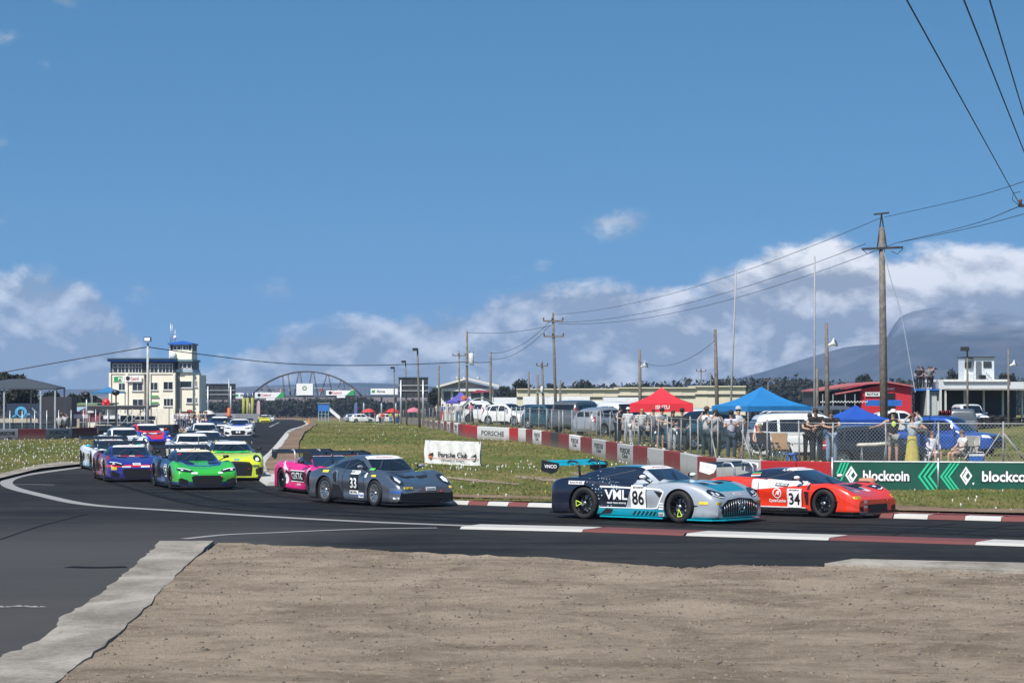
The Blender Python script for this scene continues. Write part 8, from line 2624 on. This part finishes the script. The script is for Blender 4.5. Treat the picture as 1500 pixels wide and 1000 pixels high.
POSES = {
    'stand': P_(),
    'lean': P_(**sym('el', .26, -.22, 1.20), **{'wrR': (-.10, -.42, 1.16), 'haR': (-.0, -.46, 1.15), 'wrL': (.12, -.44, 1.18), 'haL': (.03, -.48, 1.17)}, ch=(0, -.07, 1.31), nk=(0, -.11, 1.44), hb=(0, -.16, 1.50), hm=(0, -.19, 1.58), ht=(0, -.19, 1.66), shR=(-.19, -.08, 1.38), shL=(.19, -.08, 1.38)),
    'spread': P_(elR=(-.42, -.12, 1.27), wrR=(-.66, -.30, 1.22), haR=(-.76, -.33, 1.20), elL=(.42, -.14, 1.24), wrL=(.62, -.34, 1.20), haL=(.71, -.38, 1.19)),
    'camera': P_(elR=(-.30, -.18, 1.22), wrR=(-.13, -.26, 1.50), haR=(-.07, -.27, 1.58), elL=(.27, -.22, 1.20), wrL=(.10, -.34, 1.47), haL=(.05, -.35, 1.55)),
    'phone': P_(elR=(-.25, -.08, 1.16), wrR=(-.12, -.30, 1.25), haR=(-.05, -.34, 1.30), elL=(.25, -.08, 1.16), wrL=(.12, -.30, 1.24), haL=(.05, -.34, 1.29)),
    'armsup': P_(elR=(-.31, -.14, 1.42), wrR=(-.17, -.14, 1.60), haR=(-.11, -.13, 1.66), elL=(.33, -.10, 1.50), wrL=(.19, -.10, 1.68), haL=(.12, -.09, 1.74)),
    'hips': P_(elR=(-.36, .10, 1.14), wrR=(-.18, -.02, .98), haR=(-.14, -.08, .96), elL=(.36, .10, 1.14), wrL=(.18, -.02, .98), haL=(.14, -.08, .96)),
    'sit': P_(pel=(0, .0, .48), sp=(0, .05, .68), ch=(0, .07, .90), nk=(0, .05, 1.04), hb=(0, .02, 1.11), hm=(0, .0, 1.19), ht=(0, .01, 1.27), hipR=(-.10, -.05, .46), hipL=(.10, -.05, .46), knR=(-.13, -.44, .48), knL=(.11, -.44, .50), anR=(-.13, -.46, .09), anL=(.13, -.38, .09), toR=(-.14, -.62, .04), toL=(.15, -.54, .04),
              shR=(-.18, .07, .97), shL=(.18, .07, .97), elR=(-.25, -.05, .73), elL=(.25, -.05, .73), wrR=(-.14, -.27, .62), wrL=(.12, -.30, .62), haR=(-.08, -.34, .60), haL=(.06, -.36, .60)),
}


def person(label, pos, rz, pose, shirt, trousers, hair=(.03, .02, .015), legs='long', sleeves='short', cap=None, skin=0, height=1.74, extra=(), shoes=(.6, .6, .58), dress=None, name='person', group='spectators at the fence'):
    J = {k: Vector(v) for k, v in POSES[pose].items()}
    t = thing(name, label, 'person', pos, rz, group)
    k = height / 1.74; t.scale = (k, k, k)
    n, e, ix = [], [], {}

    def node(nm, rx, ry=None, p=None):
        ix[nm] = len(n); n.append((tuple(p if p is not None else J[nm]), rx, ry or rx)); return ix[nm]

    def ed(a, b): e.append((ix[a], ix[b]))
    node('pel', .135, .10); node('sp', .115, .085); node('ch', .135, .095); node('nk', .05, .052); node('hb', .062, .072); node('hm', .075, .088); node('ht', .052, .062)
    for a, b in (('pel', 'sp'), ('sp', 'ch'), ('ch', 'nk'), ('nk', 'hb'), ('hb', 'hm'), ('hm', 'ht')): ed(a, b)
    for s, sg in (('R', -1), ('L', 1)):
        node('hip' + s, .085); node('kn' + s, .058); node('cf' + s, .052, None, J['kn' + s].lerp(J['an' + s], .35)); node('an' + s, .036); node('to' + s, .034)
        ed('pel', 'hip' + s); ed('hip' + s, 'kn' + s); ed('kn' + s, 'cf' + s); ed('cf' + s, 'an' + s); ed('an' + s, 'to' + s)
        node('sh' + s, .058); node('el' + s, .040); node('wr' + s, .028); node('ha' + s, .034, .020)
        ed('ch', 'sh' + s); ed('sh' + s, 'el' + s); ed('el' + s, 'wr' + s); ed('wr' + s, 'ha' + s)
        dh = (J['ha' + s] - J['wr' + s]).normalized(); side = dh.cross(Vector((0, 0, 1)))
        side = (side if side.length > .2 else Vector((1, 0, 0))).normalized()
        for f, (off, ln) in enumerate(((-.028, .075), (-.010, .088), (.010, .084), (.027, .066))):      # four fingers, bent a little
            q = J['ha' + s] + dh * ln + side * off + Vector((0, 0, -.015))
            node('f%s%d' % (s, f), .0095, None, q); ed('ha' + s, 'f%s%d' % (s, f))
        node('th' + s, .011, None, J['wr' + s].lerp(J['ha' + s], .55) + side * .055 * sg + dh * .03); ed('ha' + s, 'th' + s)
    skinned('body', n, e, SKIN[skin], t)
    # face: eyes and nose
    hm = J['hm']; f = MB()
    for sx_ in (-1, 1): f.sphere(hm + Vector((sx_ * .030, -.080, .0)), .011, 6, 5)
    f.build('eyes', TXTB, t); MB().sphere(hm + Vector((0, -.092, -.025)), (.013, .018, .022), 6, 5).build('nose', SKIN[skin], t)
    # shirt
    n, e, ix = [], [], {}
    node('pel', .150, .115, J['pel'] + Vector((0, 0, -.02))); node('sp', .150, .115); node('ch', .178, .13); node('nk', .085, .075, J['nk'].lerp(J['ch'], .22))
    ed('pel', 'sp'); ed('sp', 'ch'); ed('ch', 'nk')
    if sleeves != 'none':
        for s in 'RL':
            node('sh' + s, .088); ed('ch', 'sh' + s)
            if sleeves == 'long': node('el' + s, .055); node('wr' + s, .042); ed('sh' + s, 'el' + s); ed('el' + s, 'wr' + s)
            elif sleeves == 'short': node('ms' + s, .070, None, J['sh' + s].lerp(J['el' + s], .62)); ed('sh' + s, 'ms' + s)
    skinned('shirt', n, e, C('cloth_%02d%02d%02d' % tuple(int(v * 99) for v in shirt), shirt, .85), t)
    # trousers, shorts or skirt
    tm = C('cloth_%02d%02d%02d' % tuple(int(v * 99) for v in trousers), trousers, .85)
    if dress:
        z0, z1 = J['pel'].z + .06, dress
        b = MB(); rings = 9; N = 20
        vv = []
        for i in range(rings + 1):
            u = i / rings; r0 = .15 + .10 * u
            for j in range(N):
                a = 2 * math.pi * j / N; w = 1 + .07 * u * math.sin(a * 6)
                vv.append((J['pel'].x + r0 * w * math.cos(a), J['pel'].y + r0 * .85 * w * math.sin(a), z0 + (z1 - z0) * u))
        b.add(vv, [(i * N + j, i * N + (j + 1) % N, (i + 1) * N + (j + 1) % N, (i + 1) * N + j) for i in range(rings) for j in range(N)], 0, True).build('skirt', tm, t)
    else:
        n, e, ix = [], [], {}
        node('pel', .152, .12)
        for s in 'RL':
            node('hip' + s, .106); ed('pel', 'hip' + s)
            if legs == 'long': node('kn' + s, .078); node('an' + s, .066); ed('hip' + s, 'kn' + s); ed('kn' + s, 'an' + s)
            else: node('mk' + s, .088, None, J['hip' + s].lerp(J['kn' + s], .82)); ed('hip' + s, 'mk' + s)
        skinned('trousers' if legs == 'long' else 'shorts', n, e, tm, t)
    sm_ = C('shoe_%02d%02d%02d' % tuple(int(v * 99) for v in shoes), shoes, .7)
    for s in 'RL':
        a, b_ = J['an' + s], J['to' + s]
        MB().sphere(((a.x + b_.x) / 2, (a.y + b_.y) / 2 - .01, .045), (.05, .14, .05), 10, 7).build('shoe', sm_, t)
    # hair and headwear
    hb = MB(); c = J['hm'] + Vector((0, .018, .028))
    hb.sphere(c, (.088, .098, .092), 12, 8)
    if 'long_hair' in extra: hb.sphere(c + Vector((0, .05, -.14)), (.085, .055, .16), 10, 8)
    hm_ = C('hair_%02d%02d%02d' % tuple(int(v * 99) for v in hair), hair, .7)
    hb.build('hair', hm_, t)
    if cap:
        cm = C('cap_%02d%02d%02d' % tuple(int(v * 99) for v in cap), cap, .8)
        b = MB(); b.lathe([(.0, .115), (.06, .10), (.095, .06), (.102, .0)], 14, 0, Matrix.Translation(J['hm'] + Vector((0, .008, .035))))
        b.sphere(J['hm'] + Vector((0, -.115, .045)), (.07, .075, .012), 10, 5); b.build('cap', cm, t)
    if 'glasses' in extra:
        b = MB()
        for sx_ in (-1, 1): b.sphere(J['hm'] + Vector((sx_ * .034, -.088, .0)), (.028, .010, .020), 8, 5)
        b.build('sunglasses', BLACK, t)
    if 'camera' in extra:
        q = (J['haR'] + J['haL']) / 2 + Vector((0, -.06, .0))
        b = MB().box(q, (.14, .08, .10)); b.tube([q + Vector((0, -.03, 0)), q + Vector((0, -.22, -.01))], [.04, .05], 10); b.build('camera_body', BLACK, link('camera_held', None, None, None) if False else t)
    if 'phone' in extra:
        q = (J['haR'] + J['haL']) / 2 + Vector((0, -.03, .06)); MB().box(q, (.08, .012, .15)).build('phone', BLACK, t)
    if 'print' in extra:
        MB().sphere(J['ch'] + Vector((0, -.105, -.03)), (.07, .022, .09), 10, 6).build('shirt_print', NEON, t)
    if 'belt' in extra:
        MB().lathe([(.165, -.025), (.17, .0), (.165, .03)], 16, 0, Matrix.Translation(J['pel'] + Vector((0, 0, .06)))).build('belt', REDM, t)
    return t


def fp_(px, off):
    p = behind(px, off); return Vector((p.x, p.y, bank_z(p.x, p.y)))


BLK, WHT_, NVY, JEAN, GRY = (.015, .015, .017), (.52, .52, .53), (.02, .03, .06), (.07, .12, .2), (.2, .2, .21)
BLOND = (.30, .2, .1)
person('man in white tee aiming a camera, brown cap and dark green trousers', fp_(1035, .95), R(-12), 'camera', WHT_, (.02, .045, .05), cap=(.10, .05, .04), extra=('camera',), shoes=BLK, height=1.80)
person('photographer in black waistcoat raising a camera beside the brown-capped man', fp_(1048, 1.15), R(5), 'camera', (.35, .35, .35), BLK, extra=('camera',), height=1.72)
person('person in lilac white top and blue jeans looking down at a phone', fp_(1071, .95), R(-5), 'phone', (.5, .48, .58), (.03, .055, .09), cap=BLK, extra=('phone',), shoes=BLK, height=1.66)
person('man in white sleeveless top and dark shorts with grey cap', fp_(1081, 1.25), R(25), 'phone', WHT_, (.06, .06, .065), legs='short', sleeves='vest', cap=(.4, .4, .4), height=1.80, shoes=BLK)
person('youth in black leaning on the fence at the left of the trio in black', fp_(1184, .98), R(8), 'lean', BLK, BLK, hair=(.02, .015, .012), height=1.66)
person('tall youth in black tee in the middle of the trio in black', fp_(1196, 1.0), R(-18), 'lean', BLK, (.012, .02, .022), hair=(.02, .015, .012), height=1.82)
person('youth in black top and pale blue jeans leaning on the fence', fp_(1218, .95), R(-10), 'lean', BLK, (.20, .28, .38), hair=(.02, .015, .012), height=1.78)
person('man in black vest with lime print, white cap and grey shorts, arms spread', fp_(1308, 1.0), R(4), 'spread', BLK, (.25, .24, .22), legs='short', sleeves='vest', cap=(.6, .6, .58), extra=('print', 'glasses'), shoes=BLK, height=1.76)
person('woman in yellow patterned skirt and denim jacket with sunglasses', fp_(1336, .98), R(-6), 'armsup', (.36, .42, .46), (.50, .42, .10), dress=.17, sleeves='long', extra=('glasses', 'long_hair'), hair=(.10, .05, .03), height=1.66, shoes=BLK)
person('girl in white robe with red belt sitting behind the fence', fp_(1366, 1.5), R(18), 'sit', (.6, .58, .64), (.6, .58, .64), legs='short', sleeves='long', extra=('long_hair', 'belt'), hair=(.16, .09, .05), height=1.50)
person('girl in white top and bare legs seated in a folding chair', fp_(1408, 1.6), R(-70), 'sit', (.62, .6, .6), (.3, .2, .16), legs='short', extra=('long_hair',), hair=(.16, .09, .05), height=1.55)
person('blond woman with sunglasses seated beside the white estate car', fp_(1113, 1.9), R(12), 'sit', (.42, .24, .2), (.1, .08, .08), legs='short', sleeves='none', extra=('long_hair', 'glasses'), hair=BLOND, height=1.68)
person('blond woman in white shirt and jeans under the red gazebo edge', fp_(940, 1.1), R(20), 'hips', (.58, .56, .54), (.07, .10, .14), extra=('long_hair',), hair=BLOND, height=1.58)
person('person in grey tee half hidden behind the capped man in grey', fp_(957, 1.7), 0, 'stand', GRY, NVY, height=1.56)
person('man in light grey tee, black cap and dark shorts leaning on the fence', fp_(967, 1.0), R(22), 'lean', (.48, .48, .48), (.05, .055, .06), legs='short', cap=BLK, height=1.72)
person('dark-haired woman in black top and pale patterned trousers', fp_(984, 1.05), R(12), 'lean', BLK, (.38, .40, .42), extra=('long_hair',), height=1.68, shoes=(.3, .08, .03))
person('person in black with broad hat standing at the fence near the red gazebo leg', fp_(999, 1.1), R(0), 'hips', BLK, (.03, .045, .05), cap=BLK, height=1.72)
person('person in white overall behind the fence left of the red gazebo', fp_(920, 1.2), R(0), 'stand', (.6, .6, .6), (.5, .5, .5), cap=(.6, .6, .6), height=1.60)
person('person in dark jacket bending by the silver hatchback', fp_(905, 1.3), R(40), 'lean', (.04, .05, .06), NVY, height=1.68)
# on and around the vehicles further back
person('man in orange shirt and black cap standing high before the violet gazebo', wpos(680, 203, None, BANK + .75), R(10), 'phone', (.55, .12, .04), (.06, .06, .07), cap=BLK, height=1.78)
MBX = thing('storage_box', 'grey storage box the orange-shirted man stands on', 'box', wpos(680, 203, None, BANK), R(4)); MB().box((0, 0, .36), (1.2, .8, .72)).build('box_body', GREYW, MBX); MB().box((0, 0, .735), (1.25, .85, .03)).build('lid', DARK, MBX)
person('person in white shirt and jeans at the end of the fence by the shelter', fp_(672, 2.5), R(0), 'hips', WHT_, JEAN, cap=BLK, height=1.70)
person('person in pink top and black skirt under the arched shelter', wpos(690, 184, None, BANK), R(-30), 'phone', (.5, .1, .2), BLK, dress=.2, height=1.65)
person('man in grey tee sitting on the side of the blue pickup', wpos(1344, 103.0, None, .90), R(60), 'sit', (.24, .25, .33), (.05, .055, .05), legs='long', height=1.76)
person('spectator in white with raised arms behind the printed grey wall panel', Vector((LWX(88), LWY(88) + 1.2, 0)), R(180), 'armsup', (.6, .6, .62), BLK, height=1.70, group=None)
person('spectator in black beside the one with raised arms', Vector((LWX(81), LWY(81) + 1.6, 0)), R(160), 'phone', (.35, .33, .3), BLK, height=1.66, group=None)
crew = []
for i, (px, dD, lb, c) in enumerate(((1347, .5, 'photographer in dark clothes on the kart terrace beside the rail end', BLK), (1356, 1.5, 'photographer in navy standing on the kart terrace', NVY), (1364, 1.0, 'man in grey filming from the kart terrace', GRY), (1371, 2.0, 'man in black raising a camera at the terrace corner', BLK))):
    q = Vector((kx(px), KD + dD, kz(569.4)))
    person(lb, q, R(20 * i - 20), 'camera' if i % 2 else 'hips', c, BLK, height=1.75, group='people on the kart terrace', extra=('camera',) if i % 2 else ())

# turn every grown skin into plain geometry in one go
bpy.context.view_layer.update()
dg = bpy.context.evaluated_depsgraph_get()
new = [(o, bpy.data.meshes.new_from_object(o.evaluated_get(dg))) for o in _sk]
for o, me in new:
    o.modifiers.clear(); old = o.data; o.data = me; bpy.data.meshes.remove(old)

# ---- small far figures: copies of three simple people in other clothes
proto = []
for pose, ht in (('stand', 1.72), ('hips', 1.78), ('phone', 1.68)):
    _sk.clear()
    proto.append(person('crew member in the pit lane', (0, -200, 0), 0, pose, (.3, .3, .3), BLK, group='pit lane crowd'))
    bpy.context.view_layer.update(); dg = bpy.context.evaluated_depsgraph_get()
    for o in list(_sk):
        me = bpy.data.meshes.new_from_object(o.evaluated_get(dg)); o.modifiers.clear(); o.data = me
SHC = [C('crowd_%d' % i, c, .85) for i, c in enumerate(((.6, .6, .6), (.015, .015, .02), (.5, .03, .03), (.1, .12, .2), (.45, .45, .06), (.2, .2, .22), (.6, .5, .4), (.02, .1, .3)))]


def far_person(pos, i, label, group, rz=0.0):
    p = proto[i % 3]
    c = copy_tree(p)
    c.location = pos; c.rotation_euler = (0, 0, rz); c['label'] = label; c['group'] = group
    for ch in c.children:
        if ch.name.startswith(('shirt', 'trousers')):
            ch.data = ch.data.copy(); ch.data.materials.clear(); ch.data.materials.append(SHC[(i * 5 + (3 if ch.name.startswith('trousers') else 0)) % 8])
    return c


r = random.Random(4)
for i in range(34):
    D = r.uniform(215, 285); px = r.uniform(262, 304) if D > 235 else r.uniform(256, 285)
    far_person(wpos(px, D), i, 'member of the dense pit lane crowd before the cream tower building', 'pit lane crowd', r.uniform(-3, 3))
for i in range(24):
    px = r.uniform(376, 520)
    far_person(Vector((brx(px), DBR + r.uniform(-.7, .7), brz(580.5) + .21)), i, 'spectator on the arched footbridge', 'spectators on the footbridge', r.uniform(-1, 1))
for i in range(16):
    D = r.uniform(330, 420); px = r.uniform(520, 588)
    far_person(wpos(px, D), i + 3, 'distant spectator beyond the crest of the grass', 'distant spectators by the far bend', r.uniform(-2, 2))
for i in range(8):
    px = r.uniform(625, 700); D = r.uniform(215, 260)
    far_person(wpos(px, D, None, BANK), i + 5, 'spectator among the poles by the clubhouse', 'spectators by the clubhouse', r.uniform(-2, 2))
for p in proto:
    for ch in list(p.children): bpy.data.objects.remove(ch)
    bpy.data.objects.remove(p)

# parked cars and umbrellas beyond the crest
for px, D, m, lb in ((530, 400, pw, 'distant white car beyond the grass crest by the far bend'), (548, 410, pk, 'distant black car beyond the grass crest'), (566, 395, pw, 'distant white car nearest the ilima board foot'), (520, 430, ps, 'distant silver car near the marshal hut stair')):
    road_car(HATCH, lb, 'car', m, px, D, 20, h=g(D))
for px, D, c, lb in ((575, 390, (.6, .03, .03), 'red parasol beyond the grass crest'), (540, 395, (.6, .05, .05), 'red and white parasol near the distant cars'), (606, 330, (.5, .15, .2), 'pinkish parasol beside the big screen')):
    t = thing('parasol', lb, 'parasol', wpos(px, D)); cm = C('parasol_%d' % px, c, .8)
    MB().lathe([(0, 2.4), (.6, 2.2), (1.2, 1.8), (1.18, 1.72)], 12).build('cover', cm, t); MB().tube([(0, 0, 0), (0, 0, 2.35)], .03, 6).build('pole', STEEL, t)


# ---------------------------------------------------------------- folding chairs, cool boxes and a stool
def chair(px, off, rz, m, label):
    t = thing('folding_chair', label, 'chair', fp_(px, off), rz, 'folding camp chairs behind the fence')
    MB().add([(-.25, -.22, .44), (.25, -.22, .44), (.25, .22, .40), (-.25, .22, .40), (-.25, -.22, .42), (.25, -.22, .42), (.25, .22, .38), (-.25, .22, .38)], [(0, 1, 2, 3), (7, 6, 5, 4), (0, 4, 5, 1), (1, 5, 6, 2), (2, 6, 7, 3), (3, 7, 4, 0)]).build('seat', m, t)
    MB().add([(-.26, .22, .42), (.26, .22, .42), (.28, .36, .95), (-.28, .36, .95), (-.26, .24, .42), (.26, .24, .42), (.28, .38, .95), (-.28, .38, .95)], [(0, 1, 2, 3), (7, 6, 5, 4), (3, 2, 6, 7), (0, 3, 7, 4), (1, 5, 6, 2)]).build('backrest', m, t)
    for x in (-.27, .27):
        MB().tube([(x, -.25, .0), (x, .24, .62)], .013, 5).build('leg', STEEL, t); MB().tube([(x, .26, .0), (x, -.24, .62)], .013, 5).build('leg', STEEL, t)
        MB().tube([(x, .22, .42), (x, .37, .95)], .013, 5).build('leg', STEEL, t); MB().bar((x, -.26, .62), (x, .28, .64), .06, .02).build('armrest', BLACK, t)
    return t


chair(1124, 1.9, R(20), C('chair_black', (.02, .02, .024), .8), 'black folding chair between the seated blond woman and the tan chair')
chair(1143, 2.0, R(0), C('chair_tan', (.30, .19, .10), .8), 'tan and black folding chair against the white estate car')
chair(1113, 1.93, R(12), C('chair_dark', (.03, .03, .035), .8), 'dark folding chair the blond woman sits in')
chair(1408, 1.62, R(-70), C('chair_grey', (.25, .25, .22), .8), 'grey folding chair the bare-legged girl sits in')
chair(1418, 2.3, R(-30), C('chair_beige', (.32, .30, .25), .8), 'empty beige folding chair beside the bare-legged girl')
t = thing('step_stool', 'white plastic step stool under the girl in the robe', 'stool', fp_(1366, 1.5), R(18))
MB().box((0, .05, .36), (.40, .32, .05)).build('seat', WHITE, t)
for x in (-.16, .16):
    for y in (-.08, .18): MB().bar((x * 1.15, y, 0), (x, y, .35), .06, .05).build('leg', WHITE, t)
t = thing('stool', 'bright blue plastic stool below the white estate car', 'stool', fp_(1160, 2.2), .3)
MB().lathe([(0, .30), (.17, .30), (.18, .26), (.16, .24)], 14).build('seat', BLUEM, t)
for k in range(4): MB().bar((.13 * math.cos(k * 1.57), .13 * math.sin(k * 1.57), .25), (.2 * math.cos(k * 1.57), .2 * math.sin(k * 1.57), 0), .05, .05).build('leg', BLUEM, t)
t = thing('cool_box', 'blue and white cool box beside the grey folding chair', 'cool box', fp_(1428, 1.7), .2)
MB().box((0, 0, .17), (.5, .32, .34)).build('box_body', BLUEM, t); MB().box((0, 0, .37), (.52, .34, .06)).build('lid', WHITE, t); MB().tube([(-.27, 0, .2), (-.27, 0, .46), (.27, 0, .46), (.27, 0, .2)], .012, 5).build('handle', WHITE, t)
t = thing('folding_table', 'small folding table with grey top beside the white estate car', 'table', fp_(1176, 2.6), .1)
MB().box((0, 0, .62), (.9, .5, .03)).build('table_top', STEEL, t)
for x in (-.4, .4):
    for y in (-.2, .2): MB().tube([(x, y, 0), (x, y, .61)], .014, 5).build('leg', STEEL, t)
t = thing('surfboard_bag', 'long cream padded bag resting along the black car', 'bag', fp_(1280, 1.45) + Vector((0, 0, .62)), R(2))
MB().tube([(-.55, 0, 0), (-.5, 0, .02), (0, 0, .03), (.45, 0, .07), (.62, 0, .14)], [.06, .10, .115, .10, .03], 10, sq=.6).build('cover', C('canvas', (.5, .47, .4)), t)
t2 = thing('trestle', 'low steel trestle holding up the cream padded bag', 'trestle', fp_(1280, 1.45), R(2))
for x in (-.4, .35):
    for y in (-.15, .15): MB().tube([(x, y * 1.3, 0), (x, y * .2, .56)], .014, 5).build('leg', STEEL, t2)
    MB().bar((x, -.12, .555), (x, .12, .555), .03, .02).build('crossbar', STEEL, t2)

# ---------------------------------------------------------------- air: thin even haze over the flats
hz_m = bpy.data.materials.new('haze_air'); hz_m.use_nodes = True
tt = NT(hz_m.node_tree)
pv = tt.n('ShaderNodeVolumePrincipled'); pv.inputs['Color'].default_value = (.44, .64, 1.0, 1); pv.inputs['Density'].default_value = 0.00015; pv.inputs['Anisotropy'].default_value = 0.1
oo = tt.n('ShaderNodeOutputMaterial'); tt.l(pv.outputs[0], oo.inputs['Volume'])
zlo = g(700) - 32
MB().box((0, 2760, (zlo + 200) / 2), (7200, 5900, 200 - zlo)).build('haze', hz_m, None, kind='stuff', label='thin even haze over the whole flat land', category='haze')
